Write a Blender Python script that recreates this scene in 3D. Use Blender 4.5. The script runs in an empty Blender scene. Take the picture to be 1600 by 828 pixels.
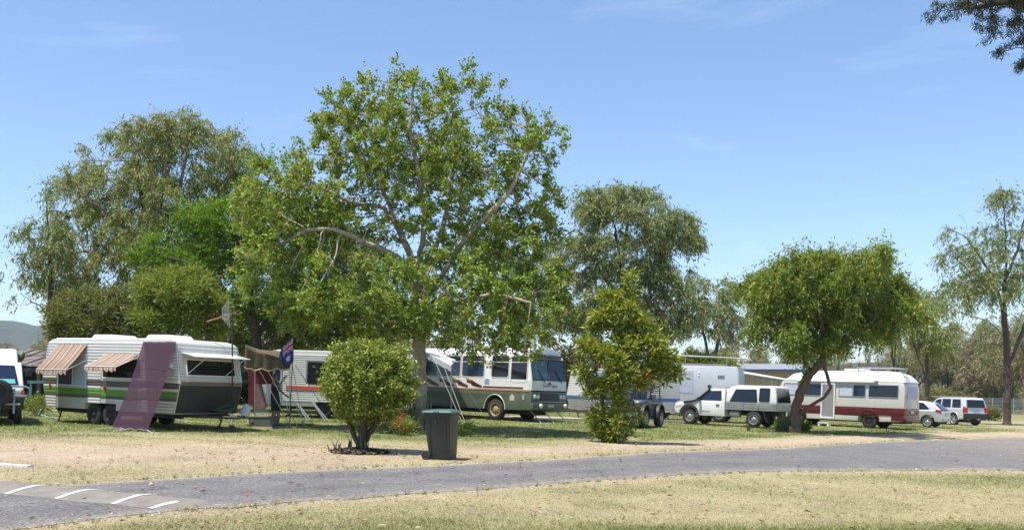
import bpy, bmesh, math, random
import numpy as np
from mathutils import Vector, Matrix

random.seed(7)
rng = np.random.default_rng(7)
scene = bpy.context.scene
COL = scene.collection

# ---------------------------------------------------------------- camera
EYE = 1.6
FPX, CX, HY = 1500.0, 800.0, 602.0          # focal length, centre column and horizon row of the 1600x828 photograph
cd = bpy.data.cameras.new('camera')
cam = bpy.data.objects.new('camera', cd)
COL.objects.link(cam)
cam.location = (0, 0, EYE)
cam.rotation_euler = (math.radians(90), 0, 0)
cd.sensor_width = 36
cd.lens = FPX / 1600 * 36
cd.shift_y = (HY - 414) / 1600
cd.clip_start = 0.1
cd.clip_end = 12000
scene.camera = cam

# ---------------------------------------------------------------- sky, sun, exposure
SUN = Vector((-0.27, -0.20, 1.0)).normalized()      # direction towards the sun
elev = math.asin(SUN.z)
world = bpy.data.worlds.new('World')
scene.world = world
world.use_nodes = True
wn, wl = world.node_tree.nodes, world.node_tree.links
wn.clear()
w_out = wn.new('ShaderNodeOutputWorld')
w_bg = wn.new('ShaderNodeBackground')
w_sky = wn.new('ShaderNodeTexSky')
w_sky.sky_type = 'NISHITA'
w_sky.sun_disc = False
w_sky.sun_elevation = elev
w_sky.sun_rotation = math.atan2(SUN.x, SUN.y)
w_sky.altitude = 100
w_sky.air_density = 1.0
w_sky.dust_density = 0.45
w_sky.ozone_density = 5.0
w_bg.inputs['Strength'].default_value = 0.148
# thin wisps of cloud
tc = wn.new('ShaderNodeTexCoord')
mp = wn.new('ShaderNodeMapping')
mp.inputs['Scale'].default_value = (1.6, 1.6, 6.5)
mp.inputs['Location'].default_value = (1.85, 0.7, 0.1)
nz = wn.new('ShaderNodeTexNoise')
nz.inputs['Scale'].default_value = 2.3
nz.inputs['Detail'].default_value = 9
nz.inputs['Roughness'].default_value = 0.56
nz.inputs['Distortion'].default_value = 0.6
rp = wn.new('ShaderNodeValToRGB')
rp.color_ramp.elements[0].position = 0.585
rp.color_ramp.elements[0].color = (0, 0, 0, 1)
rp.color_ramp.elements[1].position = 0.80
rp.color_ramp.elements[1].color = (0.15, 0.15, 0.15, 1)
mx = wn.new('ShaderNodeMix')
mx.data_type = 'RGBA'
mx.inputs['B'].default_value = (7.2, 7.5, 8.0, 1)
wl.new(tc.outputs['Generated'], mp.inputs['Vector'])
wl.new(mp.outputs['Vector'], nz.inputs['Vector'])
wl.new(nz.outputs['Fac'], rp.inputs['Fac'])
wl.new(rp.outputs['Color'], mx.inputs['Factor'])
wl.new(w_sky.outputs['Color'], mx.inputs['A'])
wl.new(mx.outputs['Result'], w_bg.inputs['Color'])
wl.new(w_bg.outputs['Background'], w_out.inputs['Surface'])

sd = bpy.data.lights.new('sun', 'SUN')
sd.energy = 4.95
sd.angle = math.radians(0.53)
sd.color = (1.0, 0.955, 0.88)
sun = bpy.data.objects.new('sun', sd)
COL.objects.link(sun)
sun.rotation_euler = SUN.to_track_quat('Z', 'Y').to_euler()

scene.view_settings.view_transform = 'Standard'
scene.view_settings.look = 'None'
scene.view_settings.exposure = 0.5
scene.view_settings.gamma = 1.0
scene.view_settings.use_curve_mapping = False
scene.cycles.max_bounces = 7
scene.cycles.transparent_max_bounces = 8
scene.cycles.volume_bounces = 0
scene.cycles.caustics_reflective = False
scene.cycles.caustics_refractive = False

# ---------------------------------------------------------------- places
SLOPE = 0.033
def g(x, y=0):
    "height of the ground: the park falls gently away to one side"
    return -SLOPE * 70 * np.tanh(np.asarray(x, float) / 70)
def gz(x, y=0):
    return float(g(x, y))
def at(px, py):
    "ground point that lies under this pixel of the photograph"
    u, k = (px - CX) / FPX, (py - HY) / FPX
    d = EYE / max(k - SLOPE * u, 1e-3)
    for _ in range(12):
        d = (EYE - gz(u * d)) / k
    return Vector((u * d, d, gz(u * d)))
def wp(px, py, d):
    "point at this pixel and this distance"
    return Vector(((px - CX) / FPX * d, d, EYE - (py - HY) / FPX * d))
def gp(px, d):
    x = (px - CX) / FPX * d
    return Vector((x, d, gz(x)))

# ---------------------------------------------------------------- noise
_lat = np.random.default_rng(3).random((64, 64, 64))
def vn3(P, s):
    P = np.asarray(P, float) / s
    i = np.floor(P).astype(int)
    f = P - i
    f = f * f * (3 - 2 * f)
    r = 0
    for a in (0, 1):
        for b in (0, 1):
            for c in (0, 1):
                w = (f[:, 0] if a else 1 - f[:, 0]) * (f[:, 1] if b else 1 - f[:, 1]) * (f[:, 2] if c else 1 - f[:, 2])
                r = r + w * _lat[(i[:, 0] + a) % 64, (i[:, 1] + b) % 64, (i[:, 2] + c) % 64]
    return r
def vn2(x, y, s, seed=0):
    x = np.asarray(x, float).ravel(); y = np.asarray(y, float).ravel()
    P = np.stack([x, y, np.full_like(x, seed * 1.7 * s)], 1)
    return 0.6 * vn3(P, s) + 0.28 * vn3(P + 11.3, s / 2.1) + 0.12 * vn3(P + 5.1, s / 4.3)

# ---------------------------------------------------------------- materials
MATS = {}
def nodes_of(name):
    m = bpy.data.materials.new(name)
    m.use_nodes = True
    n = m.node_tree.nodes
    return m, n, m.node_tree.links, n['Principled BSDF']
def mat(name, col, rough=0.5, metal=0.0, var=0.12, scale=3.0, bump=0.0, bscale=60.0, coat=0.0, dirt=None, dirt_amt=0.0, spec=0.5):
    "plain coloured surface with uneven tone, optional grime and fine relief"
    if name in MATS:
        return MATS[name]
    m, n, l, p = nodes_of(name)
    t = n.new('ShaderNodeTexCoord')
    z = n.new('ShaderNodeTexNoise')
    z.inputs['Scale'].default_value = scale
    z.inputs['Detail'].default_value = 6
    z.inputs['Roughness'].default_value = 0.62
    l.new(t.outputs['Object'], z.inputs['Vector'])
    r = n.new('ShaderNodeValToRGB')
    e = r.color_ramp.elements
    e[0].position, e[1].position = 0.3, 0.7
    e[0].color = tuple(c * (1 - var) for c in col) + (1,)
    e[1].color = tuple(min(1, c * (1 + var * 0.6)) for c in col) + (1,)
    l.new(z.outputs['Fac'], r.inputs['Fac'])
    out = r.outputs['Color']
    if dirt is not None:
        z2 = n.new('ShaderNodeTexNoise')
        z2.inputs['Scale'].default_value = scale * 2.7
        z2.inputs['Detail'].default_value = 8
        z2.inputs['Roughness'].default_value = 0.7
        l.new(t.outputs['Object'], z2.inputs['Vector'])
        r2 = n.new('ShaderNodeValToRGB')
        r2.color_ramp.elements[0].position = 0.48
        r2.color_ramp.elements[1].position = 0.78
        r2.color_ramp.elements[0].color = (0, 0, 0, 1)
        r2.color_ramp.elements[1].color = (dirt_amt,) * 3 + (1,)
        l.new(z2.outputs['Fac'], r2.inputs['Fac'])
        x = n.new('ShaderNodeMix'); x.data_type = 'RGBA'
        l.new(r2.outputs['Color'], x.inputs['Factor'])
        l.new(out, x.inputs['A'])
        x.inputs['B'].default_value = tuple(dirt) + (1,)
        out = x.outputs['Result']
    l.new(out, p.inputs['Base Color'])
    rr = n.new('ShaderNodeMapRange')
    rr.inputs['To Min'].default_value = max(0.02, rough - 0.08)
    rr.inputs['To Max'].default_value = min(1, rough + 0.1)
    l.new(z.outputs['Fac'], rr.inputs['Value'])
    l.new(rr.outputs['Result'], p.inputs['Roughness'])
    p.inputs['Metallic'].default_value = metal
    p.inputs['Specular IOR Level'].default_value = spec
    p.inputs['Coat Weight'].default_value = coat
    if bump:
        b = n.new('ShaderNodeBump')
        b.inputs['Strength'].default_value = bump
        b.inputs['Distance'].default_value = 0.02
        zb = n.new('ShaderNodeTexNoise')
        zb.inputs['Scale'].default_value = bscale
        zb.inputs['Detail'].default_value = 5
        l.new(t.outputs['Object'], zb.inputs['Vector'])
        l.new(zb.outputs['Fac'], b.inputs['Height'])
        l.new(b.outputs['Normal'], p.inputs['Normal'])
    MATS[name] = m
    return m
def glass(name, col=(0.012, 0.014, 0.017), rough=0.06, spec=0.55):
    return mat(name, col, rough, 0, 0.25, 1.5, spec=spec)
def leafmat(name, cols, trans=0.35, rough=0.5, spec=0.35, tscale=0.35):
    "leaves: a tone for every leaf, some light let through"
    if name in MATS:
        return MATS[name]
    m, n, l, p = nodes_of(name)
    gm = n.new('ShaderNodeNewGeometry')
    r = n.new('ShaderNodeValToRGB')
    e = r.color_ramp.elements
    while len(e) < len(cols):
        e.new(0.5)
    for i, (pos, c) in enumerate(cols):
        e[i].position = pos
        e[i].color = tuple(c) + (1,)
    t = n.new('ShaderNodeTexCoord')
    z = n.new('ShaderNodeTexNoise')
    z.inputs['Scale'].default_value = tscale
    z.inputs['Detail'].default_value = 3
    l.new(t.outputs['Object'], z.inputs['Vector'])
    a = n.new('ShaderNodeMath'); a.operation = 'MULTIPLY_ADD'
    l.new(z.outputs['Fac'], a.inputs[0]); a.inputs[1].default_value = 0.6; a.inputs[2].default_value = -0.30
    b = n.new('ShaderNodeMath'); b.operation = 'ADD'; b.use_clamp = True
    l.new(gm.outputs['Random Per Island'], b.inputs[0]); l.new(a.outputs[0], b.inputs[1])
    l.new(b.outputs[0], r.inputs['Fac'])
    l.new(r.outputs['Color'], p.inputs['Base Color'])
    p.inputs['Roughness'].default_value = rough
    p.inputs['Specular IOR Level'].default_value = spec
    tr = n.new('ShaderNodeBsdfTranslucent')
    hs = n.new('ShaderNodeHueSaturation')
    hs.inputs['Hue'].default_value = 0.485
    hs.inputs['Saturation'].default_value = 1.1
    hs.inputs['Value'].default_value = 1.4
    l.new(r.outputs['Color'], hs.inputs['Color'])
    l.new(hs.outputs['Color'], tr.inputs['Color'])
    ms = n.new('ShaderNodeMixShader')
    ms.inputs['Fac'].default_value = trans
    l.new(p.outputs['BSDF'], ms.inputs[1]); l.new(tr.outputs['BSDF'], ms.inputs[2])
    l.new(ms.outputs['Shader'], n['Material Output'].inputs['Surface'])
    MATS[name] = m
    return m

# ---------------------------------------------------------------- objects
def tag(o, label=None, cat=None, group=None, kind=None):
    if label: o['label'] = label
    if cat: o['category'] = cat
    if group: o['group'] = group
    if kind: o['kind'] = kind
    return o
def empty(name, loc=(0, 0, 0), rz=0.0, label=None, cat=None, group=None):
    o = bpy.data.objects.new(name, None)
    COL.objects.link(o)
    o.empty_display_size = 0.2
    o.location = loc
    o.rotation_euler = (0, 0, rz)
    return tag(o, label, cat, group)
def link(name, me, mats, parent=None):
    o = bpy.data.objects.new(name, me)
    COL.objects.link(o)
    for m in (mats if isinstance(mats, (list, tuple)) else [mats]):
        me.materials.append(m)
    if parent is not None:
        o.parent = parent
    return o
def np_mesh(name, V, F, smooth=False, mi=None, attr=None):
    "mesh from arrays; F is an (n,3) or (n,4) array or a list of such arrays"
    F = [F] if isinstance(F, np.ndarray) else [f for f in F if len(f)]
    me = bpy.data.meshes.new(name)
    me.vertices.add(len(V))
    me.vertices.foreach_set('co', np.ascontiguousarray(V, np.float32).ravel())
    loops = np.concatenate([f.ravel() for f in F]).astype(np.int32)
    tot = np.concatenate([np.full(len(f), f.shape[1]) for f in F]).astype(np.int32)
    me.loops.add(len(loops))
    me.loops.foreach_set('vertex_index', loops)
    me.polygons.add(len(tot))
    me.polygons.foreach_set('loop_start', np.concatenate([[0], np.cumsum(tot)[:-1]]).astype(np.int32))
    me.polygons.foreach_set('loop_total', tot)
    me.polygons.foreach_set('use_smooth', np.full(len(tot), smooth, bool))
    if mi is not None:
        me.polygons.foreach_set('material_index', np.ascontiguousarray(mi, np.int32))
    for k, v in (attr or {}).items():
        a = me.attributes.new(k, 'FLOAT', 'POINT')
        a.data.foreach_set('value', np.ascontiguousarray(v, np.float32))
    me.update()
    me.validate()
    return me

class MB:
    "collects boxes, prisms and tubes that become one mesh"
    def __init__(s):
        s.v, s.f, s.m = [], [], []
    def add(s, vs, fs, mi=0):
        o = len(s.v)
        s.v += [tuple(v) for v in vs]
        s.f += [tuple(i + o for i in f) for f in fs]
        s.m += [mi] * len(fs)
        return s
    def box(s, c, d, mi=0, rot=None):
        x, y, z = d[0] / 2, d[1] / 2, d[2] / 2
        vs = [Vector(p) for p in ((-x, -y, -z), (x, -y, -z), (x, y, -z), (-x, y, -z), (-x, -y, z), (x, -y, z), (x, y, z), (-x, y, z))]
        if rot is not None:
            vs = [rot @ v for v in vs]
        c = Vector(c)
        return s.add([v + c for v in vs], [(0, 3, 2, 1), (4, 5, 6, 7), (0, 1, 5, 4), (1, 2, 6, 5), (2, 3, 7, 6), (3, 0, 4, 7)], mi)
    def span(s, a, b, mi=0):
        return s.box([(a[i] + b[i]) / 2 for i in range(3)], [abs(b[i] - a[i]) for i in range(3)], mi)
    def prism(s, poly, y0, y1, mi=0, fn=None):
        "polygon of (x,z) pulled from y0 to y1; fn reshapes each vertex"
        n = len(poly)
        ar = sum(poly[i][0] * poly[(i + 1) % n][1] - poly[(i + 1) % n][0] * poly[i][1] for i in range(n))
        if ar < 0:
            poly = poly[::-1]
        if y0 > y1:
            y0, y1 = y1, y0
        vs = [(p[0], y0, p[1]) for p in poly] + [(p[0], y1, p[1]) for p in poly]
        if fn:
            vs = [fn(*v) for v in vs]
        fs = [tuple(range(n)), tuple(range(2 * n - 1, n - 1, -1))]
        fs += [((i + 1) % n, i, n + i, n + (i + 1) % n) for i in range(n)]
        return s.add(vs, fs, mi)
    def yprism(s, poly, x0, x1, mi=0):
        "polygon of (y,z) pulled along x"
        n = len(poly)
        ar = sum(poly[i][0] * poly[(i + 1) % n][1] - poly[(i + 1) % n][0] * poly[i][1] for i in range(n))
        if ar < 0:
            poly = poly[::-1]
        if x0 > x1:
            x0, x1 = x1, x0
        vs = [(x1, p[0], p[1]) for p in poly] + [(x0, p[0], p[1]) for p in poly]
        fs = [tuple(range(n)), tuple(range(2 * n - 1, n - 1, -1))]
        fs += [((i + 1) % n, i, n + i, n + (i + 1) % n) for i in range(n)]
        return s.add(vs, fs, mi)
    def tube(s, pts, r, n=8, mi=0, cap=True):
        pts = [Vector(p) for p in pts]
        rs = r if isinstance(r, (list, tuple)) else [r] * len(pts)
        o, vs = [], []
        for i, p in enumerate(pts):
            t = (pts[min(i + 1, len(pts) - 1)] - pts[max(i - 1, 0)]).normalized()
            u = t.orthogonal().normalized() if i == 0 else (u - t * u.dot(t)).normalized()
            w = t.cross(u)
            vs += [p + (u * math.cos(2 * math.pi * k / n) + w * math.sin(2 * math.pi * k / n)) * rs[i] for k in range(n)]
        fs = [(i * n + k, i * n + (k + 1) % n, (i + 1) * n + (k + 1) % n, (i + 1) * n + k) for i in range(len(pts) - 1) for k in range(n)]
        if cap:
            fs += [tuple(range(n - 1, -1, -1)), tuple((len(pts) - 1) * n + k for k in range(n))]
        return s.add(vs, fs, mi)
    def lathe(s, prof, c, axis='y', n=24, mi=0):
        "profile of (radius, offset along axis) turned about an axis through c"
        vs, fs = [], []
        for r, h in prof:
            for k in range(n):
                a = 2 * math.pi * k / n
                p, q = r * math.cos(a), r * math.sin(a)
                vs.append({'y': (c[0] + p, c[1] + h, c[2] + q), 'x': (c[0] + h, c[1] + p, c[2] + q), 'z': (c[0] + p, c[1] + q, c[2] + h)}[axis])
        for i in range(len(prof) - 1):
            for k in range(n):
                fs.append((i * n + k, i * n + (k + 1) % n, (i + 1) * n + (k + 1) % n, (i + 1) * n + k))
        return s.add(vs, fs, mi)
    def strip(s, A, B, mi=0):
        "ribbon of quads between two rows of points"
        n = len(A)
        return s.add(list(A) + list(B), [(i, i + 1, n + i + 1, n + i) for i in range(n - 1)], mi)
    def build(s, name, mats, parent=None, bevel=0.0, seg=2, smooth=True, angle=35, solid=0.0):
        me = bpy.data.meshes.new(name)
        me.from_pydata(s.v, [], s.f)
        me.polygons.foreach_set('material_index', s.m)
        bm = bmesh.new()
        bm.from_mesh(me)
        bmesh.ops.recalc_face_normals(bm, faces=bm.faces)
        if bevel:
            es = [e for e in bm.edges if len(e.link_faces) == 2 and e.calc_face_angle(0) > math.radians(28)]
            bmesh.ops.bevel(bm, geom=es, offset=bevel, segments=seg, profile=0.6, affect='EDGES', clamp_overlap=True)
        if solid:
            bmesh.ops.solidify(bm, geom=bm.faces[:], thickness=solid)
        if smooth:
            for f in bm.faces:
                f.smooth = True
            for e in bm.edges:
                if len(e.link_faces) == 2 and e.calc_face_angle(0) > math.radians(angle):
                    e.smooth = False
        bm.to_mesh(me)
        bm.free()
        return link(name, me, mats, parent)

def copy_tree(o, parent=None):
    c = o.copy()
    COL.objects.link(c)
    c.parent = parent
    for ch in list(o.children):
        copy_tree(ch, c)
    return c
def stand(root, loc, fwd, tilt=True):
    "put a vehicle's root on the ground heading along fwd, leaning with the slope"
    f = Vector((fwd[0], fwd[1], 0)).normalized()
    if tilt:
        f.z = (gz(loc[0] + f.x) - gz(loc[0] - f.x)) / 2
        f.normalize()
    nrm = Vector((-(gz(loc[0] + 1) - gz(loc[0] - 1)) / 2 if tilt else 0, 0, 1)).normalized()
    y = nrm.cross(f).normalized()
    z = f.cross(y)
    M = Matrix((f, y, z)).transposed()
    root.location = loc
    root.rotation_euler = M.to_euler()
    return root
def text_part(name, body, size, mtl, parent, loc, rot, shear=0.0, extrude=0.002):
    c = bpy.data.curves.new(name, 'FONT')
    c.body = body; c.size = size; c.align_x = 'CENTER'; c.align_y = 'CENTER'; c.extrude = extrude; c.shear = shear
    o = bpy.data.objects.new(name, c)
    COL.objects.link(o)
    dg = bpy.context.evaluated_depsgraph_get()
    me = bpy.data.meshes.new_from_object(o.evaluated_get(dg))
    bpy.data.objects.remove(o)
    me.materials.clear()
    o = link(name, me, mtl, parent)
    o.location = loc; o.rotation_euler = rot
    return o

# ================================================================ GROUND
def road_w(x, y):
    return np.asarray(y, float) - np.asarray(x, float)
NEAR = [(-9.5, 4.6), (-7.0, 7.6), (-5.07, 9.5), (-3.82, 11.46), (-1.9, 13.35), (0, 15.2), (1.6, 16.8), (3.04, 18.2), (4.5, 19.4), (6.1, 20.3), (8.5, 21.3), (12.05, 22.6), (18, 24.5), (30, 28), (60, 36)]
FAR = [(-14.5, 6.4), (-10.5, 9.3), (-8.4, 11.1), (-6.74, 12.65), (-6.05, 13.55), (-3.36, 16.8), (-1.6, 18.4), (0, 20), (2.0, 22.4), (4.2, 25.1), (7.3, 27.6), (10.5, 31.2), (13.8, 35), (18.5, 39.3), (23.5, 44), (35, 52), (60, 66)]
def near_edge(x):
    return np.interp(x, [p[0] for p in NEAR], [p[1] for p in NEAR])
def far_edge(x):
    return np.interp(x, [p[0] for p in FAR], [p[1] for p in FAR])
def in_road(x, y):
    return (y > near_edge(x)) & (y < far_edge(x))
def zones(x, y):
    "how green and how bare the ground is at a point"
    x = np.asarray(x, float).ravel(); y = np.asarray(y, float).ravel()
    n1, n2, n3 = vn2(x, y, 3.1, 1), vn2(x, y, 1.1, 5), vn2(x * 0.6, y * 0.6, 4.0, 9)
    ss = lambda a, b, v: np.clip((v - a) / (b - a), 0, 1) ** 2 * (3 - 2 * np.clip((v - a) / (b - a), 0, 1))
    beyond = y - far_edge(x)
    before = near_edge(x) - y
    # far side: a worn track beside the road, greener towards the vans
    gs = np.interp(x, [-14, -8, -5, -3, 0, 5, 10], [15, 13.5, 10.5, 8, 6.5, 5.2, 4.6])
    green = ss(0.78, 1.25, beyond / gs + (n1 - 0.5) * 0.7) * (0.5 + 0.5 * ss(0.25, 0.6, n2)) * ss(78, 56, y)
    green = np.where((x > 22), green * ss(33, 24, x), green)
    green = np.maximum(green, (beyond > 0) * 0.42 * ss(0.42, 0.68, n3))
    tr = np.exp(-((beyond - gs * 0.56) / (gs * 0.30)) ** 2)
    dirt = tr * ss(0.25, 0.58, 0.5 * n1 + 0.5 * n2 + 0.10)
    dirt = np.maximum(dirt, (beyond > 0) * ss(0.60, 0.76, n1) * 0.75 * ss(16, 9, beyond))
    # near side: straw-dry lawn, green patches at the watered edge
    gn = (0.5 * ss(0.36, 0.62, n3) + 0.3 * ss(.5, .7, n2)) * ss(0.3, 1.6, before) + 0.9 * ss(-1.0, 2.6, (x - 1.8) * 0.9 + (11.6 - y) * 1.5 + (n1 - 0.5) * 2.4) * ss(13.4, 11.4, y)
    green = np.where(before > 0, np.clip(gn, 0, 1), green)
    dirt = np.where(before > 0, 0.65 * ss(0.9, 0.0, before + (n2 - .5) * .8) + 0.25 * ss(0.6, 0.78, n2), dirt)
    fz = ss(60, 85, y)
    green = np.maximum(green, fz * (0.35 + 0.5 * n1)); dirt = dirt * (1 - 0.8 * fz)
    edge = np.exp(-(np.abs(beyond) / 0.35) ** 2) * 0.8
    return np.clip(green, 0, 1), np.clip(np.maximum(dirt, edge * (beyond > -0.5)), 0, 1)

def ramp_axis(lo, hi, fine, far, step):
    a = np.arange(lo, hi + 1e-6, step)
    out = [hi]
    s = step
    while out[-1] < far:
        s *= 1.18
        out.append(out[-1] + s)
    right = np.array(out[1:])
    out = [lo]
    s = step
    while out[-1] > fine:
        s *= 1.18
        out.append(out[-1] - s)
    return np.concatenate([np.array(out[1:])[::-1], a, right])
gx = ramp_axis(-26, 34, -2600, 2600, 0.16)
gy = ramp_axis(7, 56, -60, 3400, 0.16)
XX, YY = np.meshgrid(gx, gy)
GX, GY = XX.ravel(), YY.ravel()
gr_, dr_ = zones(GX, GY)
bump = (vn2(GX, GY, 1.3, 2) - 0.5) * 0.05 + (vn2(GX, GY, 6.0, 4) - .5) * 0.08
flat = np.clip(np.minimum(np.abs(GY - far_edge(GX)), np.abs(GY - near_edge(GX))) / 1.2, 0, 1)
flat = np.where(in_road(GX, GY), 0, flat)
GZ = g(GX) + bump * flat * (GY < 60) - 0.03 * ((GY > near_edge(GX) + 0.45) & (GY < far_edge(GX) - 0.45))
nx, ny = len(gx), len(gy)
idx = np.arange(nx * ny).reshape(ny, nx)
GF = np.stack([idx[:-1, :-1].ravel(), idx[:-1, 1:].ravel(), idx[1:, 1:].ravel(), idx[1:, :-1].ravel()], 1)

def ground_mat(name, blade):
    m, n, l, p = nodes_of(name)
    ga = n.new('ShaderNodeAttribute'); ga.attribute_name = 'green'
    da = n.new('ShaderNodeAttribute'); da.attribute_name = 'bare'
    t = n.new('ShaderNodeTexCoord')
    def noise(sc, det=6, ro=0.6):
        z = n.new('ShaderNodeTexNoise')
        z.inputs['Scale'].default_value = sc; z.inputs['Detail'].default_value = det; z.inputs['Roughness'].default_value = ro
        l.new(t.outputs['Object'], z.inputs['Vector'])
        return z.outputs['Fac']
    def ramp(fac, a, b, lo=0.3, hi=0.7):
        r = n.new('ShaderNodeValToRGB')
        r.color_ramp.elements[0].position = lo; r.color_ramp.elements[1].position = hi
        r.color_ramp.elements[0].color = a + (1,); r.color_ramp.elements[1].color = b + (1,)
        l.new(fac, r.inputs['Fac'])
        return r.outputs['Color']
    def mix(f, a, b):
        x = n.new('ShaderNodeMix'); x.data_type = 'RGBA'
        l.new(f, x.inputs['Factor']); l.new(a, x.inputs['A']); l.new(b, x.inputs['B'])
        return x.outputs['Result']
    if blade:
        gm = n.new('ShaderNodeNewGeometry')
        f = gm.outputs['Random Per Island']
        straw = ramp(f, (0.22, 0.18, 0.085), (0.60, 0.52, 0.30), 0.1, 0.95)
        grn = ramp(f, (0.10, 0.145, 0.033), (0.25, 0.285, 0.085), 0.1, 0.9)
        col = mix(ga.outputs['Fac'], straw, grn)
    else:
        fine, mid, big = noise(30, 9, 0.8), noise(4.5, 8, 0.75), noise(0.7, 6, 0.65)
        midr = ramp(mid, (0.0, 0.0, 0.0), (1.0, 1.0, 1.0), 0.35, 0.65)
        straw = mix(midr, ramp(fine, (0.19, 0.165, 0.078), (0.49, 0.425, 0.25)), ramp(fine, (0.31, 0.25, 0.14), (0.56, 0.48, 0.295)))
        grn = mix(midr, ramp(fine, (0.07, 0.105, 0.022), (0.19, 0.215, 0.065)), ramp(fine, (0.115, 0.135, 0.04), (0.245, 0.245, 0.09)))
        bare = mix(midr, ramp(fine, (0.30, 0.225, 0.155), (0.50, 0.39, 0.285)), ramp(fine, (0.39, 0.30, 0.215), (0.56, 0.455, 0.345)))
        col = mix(da.outputs['Fac'], mix(ga.outputs['Fac'], straw, grn), bare)
        tone = ramp(big, (0.80, 0.80, 0.80), (1.10, 1.08, 1.05), 0.32, 0.68)
        xx = n.new('ShaderNodeMix'); xx.data_type = 'RGBA'; xx.blend_type = 'MULTIPLY'; xx.inputs['Factor'].default_value = 1
        l.new(col, xx.inputs['A']); l.new(tone, xx.inputs['B'])
        col = xx.outputs['Result']
        b = n.new('ShaderNodeBump')
        b.inputs['Strength'].default_value = 0.7; b.inputs['Distance'].default_value = 0.03
        l.new(fine, b.inputs['Height']); l.new(b.outputs['Normal'], p.inputs['Normal'])
    l.new(col, p.inputs['Base Color'])
    p.inputs['Roughness'].default_value = 0.9
    p.inputs['Specular IOR Level'].default_value = 0.15
    return m
m_ground = ground_mat('lawn', False)
m_blade = ground_mat('grass_blade', True)
ground = link('ground', np_mesh('ground', np.stack([GX, GY, GZ], 1), GF, True, attr={'green': gr_, 'bare': dr_}), m_ground)
tag(ground, kind='structure')

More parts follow.
